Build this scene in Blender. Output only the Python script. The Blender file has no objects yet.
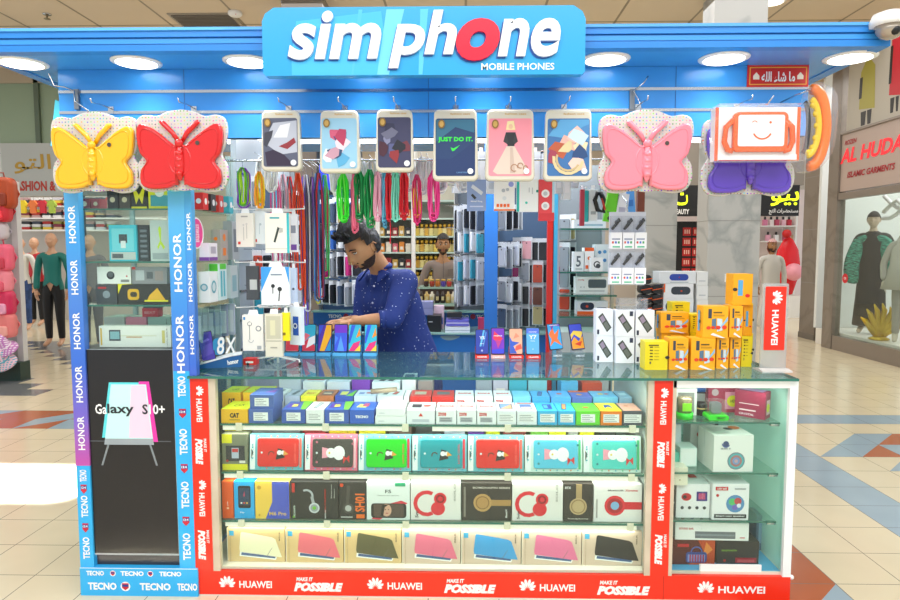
import bpy, bmesh, math, random
from mathutils import Matrix, Vector, Euler
random.seed(7)
PI = math.pi
sc = bpy.context.scene
col = sc.collection

# ------------------------------------------------------------------ camera
FPX = 650.0
CAM = Vector((0, 0, 1.55))
cd = bpy.data.cameras.new('camera'); cam = bpy.data.objects.new('camera', cd); col.objects.link(cam)
cd.sensor_width = 36; cd.lens = FPX / 900 * 36; cd.clip_start = .05; cd.clip_end = 200
cam.location = CAM
cam.rotation_euler = (PI / 2 - math.atan(50 / FPX), 0, math.radians(1.25))
sc.camera = cam
RC = cam.rotation_euler.to_matrix()

def P(px, py, Y):
    """world point at depth plane Y seen at photo position px, py"""
    d = RC @ Vector((px - 450, 300 - py, -FPX))
    return CAM + d * ((Y - CAM.y) / d.y)

def prj(p):
    v = RC.transposed() @ (Vector(p) - CAM)
    return 450 + FPX * v.x / -v.z, 300 - FPX * v.y / -v.z

def XA(px, Y, z):
    a = prj((0, Y, z))[0]; b = prj((1, Y, z))[0]
    x = (px - a) / (b - a)
    for _ in range(3):
        q = prj((x, Y, z))[0]; r = prj((x + .01, Y, z))[0]
        x += (px - q) * .01 / (r - q)
    return x

def PZ(px, py, z):
    d = RC @ Vector((px - 450, 300 - py, -FPX))
    return CAM + d * ((z - CAM.z) / d.z)
def ZA(py, Y, px=450):
    return P(px, py, Y).z

# ------------------------------------------------------------------ materials
_m = {}
def lin(h):
    if isinstance(h, str):
        h = h.lstrip('#'); c = [int(h[i:i + 2], 16) / 255 for i in (0, 2, 4)]
    else: c = h
    return tuple(v / 12.92 if v <= .04045 else ((v + .055) / 1.055) ** 2.4 for v in c) + (1,)

def mat(c, rough=.45, metal=0, emit=0, spec=.5, alpha=1, coat=0):
    key = (c, rough, metal, emit, spec, alpha, coat)
    if key in _m: return _m[key]
    m = bpy.data.materials.new('paint_' + str(c).strip('#')); m.use_nodes = True
    b = m.node_tree.nodes['Principled BSDF']
    b.inputs['Base Color'].default_value = lin(c); b.inputs['Roughness'].default_value = rough
    b.inputs['Metallic'].default_value = metal; b.inputs['Specular IOR Level'].default_value = spec
    b.inputs['Coat Weight'].default_value = coat; b.inputs['Coat Roughness'].default_value = .08
    b.inputs['Alpha'].default_value = alpha
    if emit:
        b.inputs['Emission Color'].default_value = lin(c); b.inputs['Emission Strength'].default_value = emit
    _m[key] = m
    return m

def nodes(name):
    m = bpy.data.materials.new(name); m.use_nodes = True
    nt = m.node_tree
    return m, nt, nt.nodes['Principled BSDF'], lambda t: nt.nodes.new(t), lambda a, b: nt.links.new(a, b)

def glass(name, tint=(.93, .98, .96), ior=1.42, rough=.0, body=0.0, bodyc='#bfe8dc'):
    m = bpy.data.materials.new(name); m.use_nodes = True; nt = m.node_tree
    for n in list(nt.nodes): nt.nodes.remove(n)
    o = nt.nodes.new('ShaderNodeOutputMaterial'); t = nt.nodes.new('ShaderNodeBsdfTransparent'); g = nt.nodes.new('ShaderNodeBsdfGlossy')
    f = nt.nodes.new('ShaderNodeFresnel'); x = nt.nodes.new('ShaderNodeMixShader')
    t.inputs[0].default_value = (*tint, 1); g.inputs['Roughness'].default_value = rough
    L = nt.links.new
    ge = nt.nodes.new('ShaderNodeNewGeometry'); mr = nt.nodes.new('ShaderNodeMapRange'); L(ge.outputs['Backfacing'], mr.inputs[0]); mr.inputs[3].default_value = ior; mr.inputs[4].default_value = 1 / ior; L(mr.outputs[0], f.inputs[0])
    L(f.outputs[0], x.inputs[0]); L(g.outputs[0], x.inputs[2])
    if body:
        d0 = nt.nodes.new('ShaderNodeBsdfDiffuse'); d0.inputs[0].default_value = lin(bodyc); d1 = nt.nodes.new('ShaderNodeBsdfTranslucent'); d1.inputs[0].default_value = lin(bodyc)
        d = nt.nodes.new('ShaderNodeMixShader'); d.inputs[0].default_value = .5; L(d0.outputs[0], d.inputs[1]); L(d1.outputs[0], d.inputs[2])
        y = nt.nodes.new('ShaderNodeMixShader'); y.inputs[0].default_value = body
        L(t.outputs[0], y.inputs[1]); L(d.outputs[0], y.inputs[2]); L(y.outputs[0], x.inputs[1])
    else: L(t.outputs[0], x.inputs[1])
    L(x.outputs[0], o.inputs[0]); return m

def noise_mat(name, c1, c2, scale=4, detail=6, rough=.4, distort=0, lo=.35, hi=.65, bump=0, veins=False, stretch=None):
    m, nt, b, N, L = nodes(name)
    tc = N('ShaderNodeTexCoord'); n = N('ShaderNodeTexNoise'); r = N('ShaderNodeValToRGB')
    n.inputs['Scale'].default_value = scale; n.inputs['Detail'].default_value = detail; n.inputs['Distortion'].default_value = distort
    src = tc.outputs['Object']
    if stretch:
        mp = N('ShaderNodeMapping'); mp.inputs['Scale'].default_value = stretch; mp.inputs['Rotation'].default_value = (0, .6, .3); L(src, mp.inputs[0]); src = mp.outputs[0]
    L(src, n.inputs['Vector']); L(n.outputs[0], r.inputs[0]); L(r.outputs[0], b.inputs['Base Color'])
    e = r.color_ramp.elements; e[0].position = lo; e[1].position = hi; e[0].color = lin(c1); e[1].color = lin(c2)
    if veins:
        e[0].position = .44; e[0].color = lin(c1); e[1].position = .56; e[1].color = lin(c1)
        k = e.new(.5); k.color = lin(c2)
    b.inputs['Roughness'].default_value = rough
    if bump:
        bp = N('ShaderNodeBump'); bp.inputs['Strength'].default_value = bump; bp.inputs['Distance'].default_value = .01
        L(n.outputs[0], bp.inputs['Height']); L(bp.outputs[0], b.inputs['Normal'])
    return m

def dots_mat(name, base, scale, size, rnd=0.0, dot=None, rough=.4, alpha=1):
    """regular dots; coloured at random when dot is None"""
    m, nt, b, N, L = nodes(name)
    tc = N('ShaderNodeTexCoord'); sx = N('ShaderNodeSeparateXYZ'); cx = N('ShaderNodeCombineXYZ'); L(tc.outputs['Object'], sx.inputs[0]); L(sx.outputs['X'], cx.inputs['X']); L(sx.outputs['Z'], cx.inputs['Y']); v = N('ShaderNodeTexVoronoi'); v.inputs['Scale'].default_value = scale; v.inputs['Randomness'].default_value = rnd
    v.voronoi_dimensions = '2D'
    L(cx.outputs[0], v.inputs['Vector'])
    lt = N('ShaderNodeMath'); lt.operation = 'LESS_THAN'; lt.inputs[1].default_value = size; L(v.outputs['Distance'], lt.inputs[0])
    mx = N('ShaderNodeMix'); mx.data_type = 'RGBA'; L(lt.outputs[0], mx.inputs[0]); mx.inputs[6].default_value = lin(base)
    if dot: mx.inputs[7].default_value = lin(dot)
    else:
        h = N('ShaderNodeHueSaturation'); h.inputs['Saturation'].default_value = 1.2; h.inputs['Value'].default_value = .8
        L(v.outputs['Color'], h.inputs['Color']); L(h.outputs[0], mx.inputs[7])
    L(mx.outputs[2], b.inputs['Base Color']); b.inputs['Roughness'].default_value = rough; b.inputs['Alpha'].default_value = alpha
    return m

WHITE = mat('#f4f4f2'); BLACK = mat('#101114', .35); DARK = mat('#26272b'); CHROME = mat('#c8ccd0', .2, 1)
GREY = mat('#9a9ea2'); SKYB = mat('#4aa3e8', .3); RED = mat('#f02c12', .3); ALU = mat('#d4d8da', .35, .7)
GL = glass('clear_glass'); GLG = mat('#2e6f60', .15, 0, 0, .6); PLAST = glass('clear_plastic', (.97, .98, .99), 1.35, .08, .06, '#ffffff')
BLUE = mat('#2f7fd0', .35)

# ------------------------------------------------------------------ mesh builder
_tx = {}
def text_mesh(s, bold=0.0, shear=0.0, res=3):
    k = (s, bold, shear, res)
    if k in _tx: return _tx[k]
    c = bpy.data.curves.new('t', 'FONT'); c.body = s; c.offset = bold; c.shear = shear; c.resolution_u = res; c.size = 1
    o = bpy.data.objects.new('t', c); col.objects.link(o)
    dg = bpy.context.evaluated_depsgraph_get(); me = bpy.data.meshes.new_from_object(o.evaluated_get(dg))
    vs = [(v.co.x, v.co.y) for v in me.vertices]; fs = [tuple(p.vertices) for p in me.polygons]
    bpy.data.objects.remove(o); bpy.data.curves.remove(c); bpy.data.meshes.remove(me)
    if vs:
        x0 = min(v[0] for v in vs); x1 = max(v[0] for v in vs); y0 = min(v[1] for v in vs); y1 = max(v[1] for v in vs)
        vs = [((x - x0) / (x1 - x0 + 1e-9) - .5, (y - y0) / (y1 - y0 + 1e-9) - .5) for x, y in vs]
    _tx[k] = (vs, fs); return _tx[k]

def FR(y=0, x=0, z=0):   # plane facing -Y (the viewer); u right, v up, w towards the viewer
    return Matrix(((1, 0, 0, x), (0, 0, -1, y), (0, 1, 0, z), (0, 0, 0, 1)))
def TOPM(z=0, x=0, y=0):
    return Matrix(((1, 0, 0, x), (0, 1, 0, y), (0, 0, 1, z), (0, 0, 0, 1)))
def RT(x=0, y=0, z=0):   # facing +X; u = +Y
    return Matrix(((0, 0, 1, x), (1, 0, 0, y), (0, 1, 0, z), (0, 0, 0, 1)))
def LFM(x=0, y=0, z=0):  # facing -X; u = -Y
    return Matrix(((0, 0, -1, x), (-1, 0, 0, y), (0, 1, 0, z), (0, 0, 0, 1)))
def BK(y=0, x=0, z=0):
    return Matrix(((-1, 0, 0, x), (0, 0, 1, y), (0, 1, 0, z), (0, 0, 0, 1)))

class MB:
    def __init__(s): s.v = []; s.f = []; s.fm = []; s.sm = []; s.ms = []
    def mi(s, m):
        if isinstance(m, str): m = mat(m)
        if m not in s.ms: s.ms.append(m)
        return s.ms.index(m)
    def add(s, vs, fs, m, M=None, smooth=False):
        b = len(s.v); i = s.mi(m)
        s.v += [tuple(M @ Vector(v)) if M is not None else tuple(v) for v in vs]
        for f in fs:
            s.f.append(tuple(b + k for k in f)); s.fm.append(i); s.sm.append(smooth)
        return s
    def box(s, x0, x1, y0, y1, z0, z1, m, M=None):
        vs = [(x, y, z) for x in (x0, x1) for y in (y0, y1) for z in (z0, z1)]
        return s.add(vs, [(0, 1, 3, 2), (4, 6, 7, 5), (0, 4, 5, 1), (2, 3, 7, 6), (0, 2, 6, 4), (1, 5, 7, 3)], m, M)
    def prism(s, pts, d, m, M=None, bev=0, m2=None, d0=0):
        """outline pts (u, v) extruded from w=d0 to w=d0+d, front edge rounded by bev"""
        n = len(pts); a = sum(p[0] * pts[(i + 1) % n][1] - pts[(i + 1) % n][0] * p[1] for i, p in enumerate(pts))
        if a < 0: pts = pts[::-1]
        rings = [(0, d0)]
        if bev: rings += [(0, d0 + d - bev), (bev * .3, d0 + d - bev * .3), (bev, d0 + d)]
        else: rings += [(0, d0 + d)]
        vs = []
        for ins, w in rings:
            for i in range(n):
                p = pts[i]
                if ins:
                    e1 = Vector(pts[i]) - Vector(pts[i - 1]); e2 = Vector(pts[(i + 1) % n]) - Vector(pts[i])
                    nn = Vector((-(e1.y + e2.y), e1.x + e2.x)); L = nn.length or 1
                    p = (p[0] + nn.x / L * ins, p[1] + nn.y / L * ins)
                vs.append((p[0], p[1], w))
        k = len(rings); fs = [tuple(range(n))[::-1]]
        for r in range(k - 1):
            for i in range(n):
                j = (i + 1) % n; fs.append((r * n + i, r * n + j, (r + 1) * n + j, (r + 1) * n + i))
        s.add(vs, fs, m, M, bool(bev))
        return s.add([vs[(k - 1) * n + i] for i in range(n)], [tuple(range(n))], m2 or m, M)
    def poly(s, pts, m, M, k=1):
        n = len(pts); a = sum(p[0] * pts[(i + 1) % n][1] - pts[(i + 1) % n][0] * p[1] for i, p in enumerate(pts))
        if a < 0: pts = pts[::-1]
        return s.add([(u, v, k * .0006) for u, v in pts], [tuple(range(n))], m, M)
    def rect(s, u0, v0, u1, v1, m, M, k=1): return s.poly([(u0, v0), (u1, v0), (u1, v1), (u0, v1)], m, M, k)
    def disc(s, u, v, r, m, M, k=1, ry=None, n=20):
        ry = ry or r
        return s.poly([(u + r * math.cos(2 * PI * i / n), v + ry * math.sin(2 * PI * i / n)) for i in range(n)], m, M, k)
    def arc(s, u, v, r, w, a0, a1, m, M, k=1, n=14, ry=None):
        ry = ry or r
        A = [math.radians(a0 + (a1 - a0) * i / n) for i in range(n + 1)]
        for i in range(n):
            p = [(u + (r + q) * math.cos(t), v + (ry + q) * math.sin(t)) for t, q in ((A[i], -w / 2), (A[i], w / 2), (A[i + 1], w / 2), (A[i + 1], -w / 2))]
            s.poly(p, m, M, k)
        return s
    def text(s, t, u, v, w, h, m, M, k=2, rot=0, bold=0.02, shear=0, res=2):
        vs, fs = text_mesh(t, bold, shear, res)
        R = Matrix.Rotation(math.radians(rot), 4, 'Z')
        return s.add([(x * w, y * h, 0) for x, y in vs], fs, m, M @ Matrix.Translation((u, v, k * .0006)) @ R)
    def lathe(s, prof, m, M=None, n=20, smooth=True, sx=1, sy=1):
        vs = []; fs = []
        for r, z in prof:
            for i in range(n):
                a = 2 * PI * i / n; vs.append((r * math.cos(a) * sx, r * math.sin(a) * sy, z))
        for j in range(len(prof) - 1):
            for i in range(n):
                k = (i + 1) % n; fs.append((j * n + i, j * n + k, (j + 1) * n + k, (j + 1) * n + i))
        fs.append(tuple(range(n))[::-1]); fs.append(tuple((len(prof) - 1) * n + i for i in range(n)))
        return s.add(vs, fs, m, M, smooth)
    def tube(s, pts, r, m, n=6, M=None, closed=False):
        pts = [Vector(p) for p in pts]; N = len(pts); vs = []; fs = []
        up = Vector((.13, .21, .97))
        for i, p in enumerate(pts):
            if closed: t = pts[(i + 1) % N] - pts[i - 1]
            else: t = pts[min(i + 1, N - 1)] - pts[max(i - 1, 0)]
            t.normalize(); a = t.cross(up)
            if a.length < .05: a = t.cross(Vector((1, 0, 0)))
            a.normalize(); b = t.cross(a); rr = r[i] if isinstance(r, (list, tuple)) else r
            for k in range(n):
                q = 2 * PI * k / n; vs.append(p + a * math.cos(q) * rr + b * math.sin(q) * rr)
        for i in range(N if closed else N - 1):
            for k in range(n):
                l = (k + 1) % n; j = (i + 1) % N
                fs.append((i * n + k, i * n + l, j * n + l, j * n + k))
        if not closed: fs.append(tuple(range(n))[::-1]); fs.append(tuple((N - 1) * n + k for k in range(n)))
        return s.add(vs, fs, m, M, True)
    def ball(s, c, r, m, n=14, M=None):
        rx, ry, rz = r if isinstance(r, (list, tuple)) else (r, r, r)
        vs = []; fs = []
        for j in range(n // 2 + 1):
            t = PI * j / (n // 2)
            for i in range(n):
                a = 2 * PI * i / n
                vs.append((c[0] + rx * math.sin(t) * math.cos(a), c[1] + ry * math.sin(t) * math.sin(a), c[2] + rz * math.cos(t)))
        for j in range(n // 2):
            for i in range(n):
                k = (i + 1) % n; fs.append((j * n + i, (j + 1) * n + i, (j + 1) * n + k, j * n + k))
        return s.add(vs, fs, m, M, True)
    def obj(s, name, parent=None, loc=(0, 0, 0), rot=(0, 0, 0), **kw):
        used = sorted({k for f in s.f for k in f})
        if len(used) < len(s.v):
            mp = {k: i for i, k in enumerate(used)}; s.v = [s.v[k] for k in used]; s.f = [tuple(mp[k] for k in f) for f in s.f]
        me = bpy.data.meshes.new(name); me.from_pydata(s.v, [], s.f)
        for m in s.ms: me.materials.append(m)
        me.polygons.foreach_set('material_index', s.fm); me.polygons.foreach_set('use_smooth', s.sm); me.update()
        o = bpy.data.objects.new(name, me); col.objects.link(o)
        o.location = loc; o.rotation_euler = rot
        if parent: o.parent = parent
        for k, v in kw.items():
            if v: o[k] = v
        return o

def tag(o, label, cat, group=None):
    o['label'] = label; o['category'] = cat
    if group: o['group'] = group
    return o
def thing(name, label, cat, loc=(0, 0, 0), rz=0, group=None, rot=None):
    o = bpy.data.objects.new(name, None); col.objects.link(o); o.empty_display_size = .05
    o.location = loc; o.rotation_euler = rot or (0, 0, rz)
    return tag(o, label, cat, group)
def struct(o): o['kind'] = 'structure'; return o
def dup(o, loc=None, rot=None, label=None, group=None):
    r = o.copy(); col.objects.link(r)
    for ch in o.children:
        c = ch.copy(); col.objects.link(c); c.parent = r
        for g in ch.children:
            d = g.copy(); col.objects.link(d); d.parent = c
    if loc is not None: r.location = loc
    if rot is not None: r.rotation_euler = rot
    if label: r['label'] = label
    if group: r['group'] = group
    return r

def smooth_pts(pts, n=4, closed=True):
    out = []; N = len(pts)
    for i in range(N if closed else N - 1):
        g = lambda k: Vector(pts[k % N] if closed else pts[max(0, min(N - 1, k))])
        a, b, c, d = g(i - 1), g(i), g(i + 1), g(i + 2)
        for j in range(n):
            t = j / n
            out.append(tuple(.5 * ((2 * b) + (c - a) * t + (2 * a - 5 * b + 4 * c - d) * t * t + (-a + 3 * b - 3 * c + d) * t ** 3)))
    if not closed: out.append(tuple(pts[-1]))
    return out
def rrect(x0, y0, x1, y1, r, n=4):
    out = []
    for cx, cy, a in ((x1 - r, y0 + r, -90), (x1 - r, y1 - r, 0), (x0 + r, y1 - r, 90), (x0 + r, y0 + r, 180)):
        for i in range(n + 1):
            t = math.radians(a + 90 * i / n); out.append((cx + r * math.cos(t), cy + r * math.sin(t)))
    return out

# printing on a box: list of (face, kind, ...) in fractions of the face
def prints(mb, W, D, H, pr):
    for i, p in enumerate(pr):
        f, k = p[0], p[1]
        M, w, h = {'F': (FR(-D / 2, -W / 2, 0), W, H), 'T': (TOPM(H, -W / 2, -D / 2), W, D), 'R': (RT(W / 2, -D / 2, 0), D, H), 'L': (LFM(-W / 2, D / 2, 0), D, H)}[f]
        lay = 1 + i * .35
        if k == 'r': mb.rect(p[2] * w, p[3] * h, p[4] * w, p[5] * h, p[6], M, lay)
        elif k == 'c': mb.disc(p[2] * w, p[3] * h, p[4] * min(w, h), p[5], M, lay, p[6] * min(w, h) if len(p) > 6 else None, n=18)
        elif k == 'p': mb.poly([(a * w, b * h) for a, b in p[2]], p[3], M, lay)
        elif k == 'o': mb.poly(rrect(p[2] * w, p[3] * h, p[4] * w, p[5] * h, p[7] * min(w, h), 3), p[6], M, lay)
        elif k == 'a': mb.arc(p[2] * w, p[3] * h, p[4] * min(w, h), p[5] * min(w, h), p[6], p[7], p[8], M, lay, n=10)
        elif k == 't': mb.text(p[2], p[3] * w, p[4] * h, p[5] * w, p[6] * h, p[7], M, lay, p[8] if len(p) > 8 else 0, p[9] if len(p) > 9 else .02)
def carton(name, label, cat, W, D, H, body, pr, loc, rz=0, group=None, rx=0, faces=None):
    mb = MB(); mb.box(-W / 2, W / 2, -D / 2, D / 2, 0, H, body)
    if faces: pr = [(f, 'r', 0, 0, 1, 1, c) for f, c in faces.items()] + list(pr)
    # flap seams
    prints(mb, W, D, H, pr)
    return tag(mb.obj(name, loc=loc, rot=(rx, 0, rz)), label, cat, group)
def row(name, cat, x0, x1, Yf, z, D, H, label, body, pr=(), rz=0, group=None, faces=None, gap=.002):
    """a carton standing on z with its front at Yf, spanning photo columns x0..x1"""
    a = XA(x0, Yf, z + H / 2); b = XA(x1, Yf, z + H / 2)
    return carton(name, label, cat, b - a - gap, D, H, body, pr, ((a + b) / 2, Yf + D / 2, z + .0006), rz, group, 0, faces)

# Arabic letters joined by hand
_AR = {'ا': ('\uFE8D', '\uFE8E', None, None), 'ب': ('\uFE8F', '\uFE90', '\uFE91', '\uFE92'), 'ت': ('\uFE95', '\uFE96', '\uFE97', '\uFE98'), 'ج': ('\uFE9D', '\uFE9E', '\uFE9F', '\uFEA0'),
       'ح': ('\uFEA1', '\uFEA2', '\uFEA3', '\uFEA4'), 'ر': ('\uFEAD', '\uFEAE', None, None), 'س': ('\uFEB1', '\uFEB2', '\uFEB3', '\uFEB4'),
       'ش': ('\uFEB5', '\uFEB6', '\uFEB7', '\uFEB8'), 'ض': ('\uFEBD', '\uFEBE', '\uFEBF', '\uFEC0'), 'ل': ('\uFEDD', '\uFEDE', '\uFEDF', '\uFEE0'),
       'م': ('\uFEE1', '\uFEE2', '\uFEE3', '\uFEE4'), 'ه': ('\uFEE9', '\uFEEA', '\uFEEB', '\uFEEC'), 'و': ('\uFEED', '\uFEEE', None, None),
       'ي': ('\uFEF1', '\uFEF2', '\uFEF3', '\uFEF4'), 'ء': ('\uFE80', None, None, None)}
def arabic(s):
    out = []
    for i, c in enumerate(s):
        if c not in _AR: out.append(c); continue
        pv = i > 0 and s[i - 1] in _AR and _AR[s[i - 1]][2] is not None and _AR[c][1] is not None
        nx = i < len(s) - 1 and s[i + 1] in _AR and _AR[c][2] is not None and _AR[s[i + 1]][1] is not None
        out.append(_AR[c][3 if pv and nx else 1 if pv else 2 if nx else 0])
    return ''.join(out[::-1])
# ================================================================== world and mall
w = bpy.data.worlds.new('mall_light'); sc.world = w; w.use_nodes = True
w.node_tree.nodes['Background'].inputs[0].default_value = (.93, .97, 1, 1); w.node_tree.nodes['Background'].inputs[1].default_value = 1.0
sc.view_settings.view_transform = 'Standard'; sc.view_settings.look = 'None'; sc.view_settings.gamma = 1; sc.view_settings.exposure = -0.12
sc.view_settings.use_curve_mapping = False
sc.cycles.transparent_max_bounces = 32; sc.cycles.max_bounces = 7

TS = .315; TX = 1.73; TY = 2.952
def floor():
    def tile_mat(name, c, r=.16):
        m, nt, b, N, L = nodes(name)
        tc = N('ShaderNodeTexCoord'); sp = N('ShaderNodeSeparateXYZ'); L(tc.outputs['Object'], sp.inputs[0])
        outs = []
        for ax, off in (('X', TX), ('Y', TY)):
            a = N('ShaderNodeMath'); a.operation = 'SUBTRACT'; a.inputs[1].default_value = off - 40 * TS; L(sp.outputs[ax], a.inputs[0])
            d = N('ShaderNodeMath'); d.operation = 'DIVIDE'; d.inputs[1].default_value = TS; L(a.outputs[0], d.inputs[0])
            f = N('ShaderNodeMath'); f.operation = 'FRACT'; L(d.outputs[0], f.inputs[0])
            g = N('ShaderNodeMath'); g.operation = 'LESS_THAN'; g.inputs[1].default_value = .013; L(f.outputs[0], g.inputs[0]); outs.append(g)
        mx = N('ShaderNodeMath'); mx.operation = 'MAXIMUM'; L(outs[0].outputs[0], mx.inputs[0]); L(outs[1].outputs[0], mx.inputs[1])
        n = N('ShaderNodeTexNoise'); n.inputs['Scale'].default_value = 3; L(tc.outputs['Object'], n.inputs['Vector'])
        c1 = N('ShaderNodeMix'); c1.data_type = 'RGBA'; c1.inputs[6].default_value = lin(c); c1.inputs[7].default_value = tuple(v * .86 for v in lin(c)[:3]) + (1,); L(n.outputs[0], c1.inputs[0])
        c2 = N('ShaderNodeMix'); c2.data_type = 'RGBA'; L(c1.outputs[2], c2.inputs[6]); c2.inputs[7].default_value = lin('#76736a'); L(mx.outputs[0], c2.inputs[0])
        L(c2.outputs[2], b.inputs['Base Color']); b.inputs['Roughness'].default_value = r
        return m
    cr = tile_mat('cream_tile', '#e6d8b8'); bl = tile_mat('blue_tile', '#9fb4c2'); te = tile_mat('terracotta_tile', '#b8643e'); gy = tile_mat('grey_tile', '#76797c')
    mb = MB()
    sp = {(5, 7): (bl, te), (4, 7): (cr, bl), (4, 6): (bl, te), (3, 6): (cr, bl), (5, 6): (bl, cr), (4, 5): (cr, bl), (5, 5): (bl, cr), (6, 6): (te, bl), (6, 7): (te, bl),
          (-1, 1): (cr, te), (-1, 0): (te, te), (-2, 0): (cr, te), (-1, -1): (te, bl), (-2, -1): (cr, te), (0, 9): (cr, gy), (0, 8): (cr, gy), (1, 8): (gy, cr)}
    for i in range(-36, 24):
        for j in range(-14, 54):
            x = TX + i * TS; y = TY + j * TS
            a = b = cr
            if j == 9 and i > 1: a = b = bl
            if i == 2 and -3 < j < 9: a = b = bl
            if i < -9 and j in (8, 9):
                a = b = te
                if i % 3 == 0: a, b = (te, bl) if j == 9 else (bl, te)
                if i % 3 == 1: a, b = (bl, bl) if j == 8 else (bl, te)
            if i < -9 and 11 < j < 30 and (i + j) % 5 in (0, 1): a = b = gy
            if i < -9 and j > 24: a = b = cr
            if (i, j) in sp: a, b = sp[(i, j)]
            p = [(x, y, 0), (x + TS, y, 0), (x + TS, y + TS, 0), (x, y + TS, 0)]
            if a is b: mb.add(p, [(0, 1, 2, 3)], a)
            else: mb.add(p, [(0, 2, 3)], a); mb.add(p, [(0, 1, 2)], b)
    struct(mb.obj('floor'))
floor()

MARBLE = noise_mat('white_marble', '#b6b7b5', '#9a9e9e', 1.3, 8, .3, .7, veins=True)
TAUPE = noise_mat('taupe_marble', '#83796f', '#766c62', 1.5, 8, .3, .8, veins=True)
CEIL = mat('#dccab0', .8)
ZC = 4.6
mb = MB(); mb.box(-14, 12, 1.0, 20, ZC, ZC + .1, CEIL)
M = Matrix(((1, 0, 0, 0), (0, -1, 0, 0), (0, 0, -1, ZC), (0, 0, 0, 1)))
for k in range(-14, 12, 1): mb.rect(k, -20, k + .03, -1, '#94866f', M)
for k in range(1, 20, 1): mb.rect(-14, -k - .03, 12, -k, '#94866f', M)
struct(mb.obj('ceiling'))
mb = MB(); mb.box(-14, 12, 19, 19.2, 0, ZC, mat('#cfc6ba', .7)); struct(mb.obj('wall_back'))

def column(px0, px1, Y, m, name, depth=None, lab=''):
    a = P(px0, 260, Y).x; b = P(px1, 260, Y).x; d = depth or (b - a)
    mb = MB(); mb.box(a, b, Y, Y + d, 0, ZC, m)
    for z in (.98, 1.9, 2.8, 3.7): mb.box(a - .002, b + .002, Y - .002, Y + d + .002, z, z + .008, '#8f8f8c')
    mb.box(a - .01, b + .01, Y - .01, Y + d + .01, 0, .1, '#6d665e')
    return tag(mb.obj(name), lab, 'column')
column(640, 676, 9.5, MARBLE, 'marble_column', .2, 'narrow white marble column just behind the pink butterfly tray')
column(707, 759, 8.0, MARBLE, 'marble_column', .38, 'wide white marble column with a power socket, behind the yellow boxes')
column(817, 832, 11.2, TAUPE, 'marble_column', .5, 'taupe stone column at the edge of the garments shop window')
column(-90, -2, 8.3, MARBLE, 'marble_column', .15, 'pale marble column at the far left edge above the backpack rack')
column(286, 326, 8.0, TAUPE, 'marble_column', .5, 'grey column rising to the ceiling above the shop name sign')
a = P(729, 278, 8.0)
mb = MB(); mb.prism(rrect(-.055, -.05, .055, .05, .01), .012, WHITE, FR(0)); mb.rect(-.03, -.008, -.008, .008, '#555555', FR(-.012)); mb.rect(.01, -.008, .03, .008, '#555555', FR(-.012)); mb.rect(-.03, .02, .03, .03, '#b0b0b0', FR(-.012))
tag(mb.obj('power_socket', loc=(a.x, 7.998, a.z)), 'white double wall socket on the wide marble column', 'socket')

# ceiling bits
def ceil_pt(px, py):
    p = PZ(px, py, ZC); return p.x, p.y
x, y = ceil_pt(47, 14)
t = thing('sprinkler', 'small brass ceiling sprinkler near the left edge', 'sprinkler', (x, y, ZC))
MB().lathe([(.05, -.01), (.055, 0)], CHROME).obj('plate', t); MB().lathe([(.012, -.06), (.012, -.01)], '#8a7a5a').lathe([(.04, -.065), (.04, -.06)], '#8a7a5a').obj('nozzle', t)
x, y = ceil_pt(235, 12)
t = thing('smoke_detector', 'round white smoke detector on the ceiling left of the name sign', 'smoke detector', (x, y, ZC))
MB().lathe([(.07, -.05), (.09, -.03), (.09, 0)], WHITE).obj('housing', t); MB().ball((.03, -.06, -.045), .008, '#d02020', 8).obj('indicator', t)
x, y = ceil_pt(208, 21)
t = thing('ceiling_vent', 'grey slatted air vent in the ceiling left of the name sign', 'vent', (x, y, ZC))
mb = MB(); mb.box(-.42, .42, -.3, .3, -.015, 0, '#a49a8a'); mb.obj('frame', t)
mb = MB(); [mb.box(-.38, .38, k, k + .02, -.03, -.012, '#6d665c') for k in [q * .05 - .27 for q in range(11)]]; mb.obj('louvers', t)
x, y = ceil_pt(773, 1)
t = thing('recessed_ceiling_lamp', 'round recessed mall ceiling lamp above the right end of the canopy', 'ceiling lamp', (x, y, ZC))
MB().lathe([(.13, -.02), (.16, 0)], WHITE).obj('rim', t); MB().lathe([(.12, -.022), (.12, -.018)], mat('#fff6e0', emit=3)).obj('bulb', t)
# ceiling mouldings (bulkhead lines)
for k, (yy, zz) in enumerate(((9.2, .12), (11, .25))):
    mb = MB(); mb.box(-14, 12, yy, yy + .25, ZC - zz, ZC, mat('#b7a78f', .8)); struct(mb.obj('trim_%d' % (k + 1)))

# ------------------------------------------------------------------ right: garments shop
SX = 5.8
def al(px, z):       # Y on the shopfront plane seen at column px
    Y = 9.
    for _ in range(30): Y += (prj((SX, Y, z))[0] - px) * .02
    return Y
Y0 = al(841, 2.4)
frm = mat('#8b8178', .35, .3)
t = thing('garment_shop_window', 'long glass shop window with taupe metal frame under the pink garments sign', 'shop window', (SX, 8, 0))
mb = MB(); mb.box(-.04, .06, -4, Y0 - 8, 0, .22, frm); mb.box(-.04, .06, -4, Y0 - 8, 2.32, 2.42, frm); mb.box(-.05, .08, Y0 - 8 + .01, Y0 - 8 + .28, 0, 4.5, TAUPE); mb.box(-.04, .06, -.9, -.84, .22, 2.32, frm)
mb.obj('frame', t); mb = MB(); mb.box(0, .012, -4, Y0 - 8, .22, 2.32, GL); mb.obj('pane', t)
mb = MB(); mb.disc(0, 0, .075, '#d01828', LFM(-.005)); mb.text('ON', 0, 0, .06, .04, WHITE, LFM(-.006)); mb.obj('sticker', t, loc=(0, al(846, 1.3) - 8, 1.12))
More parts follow.
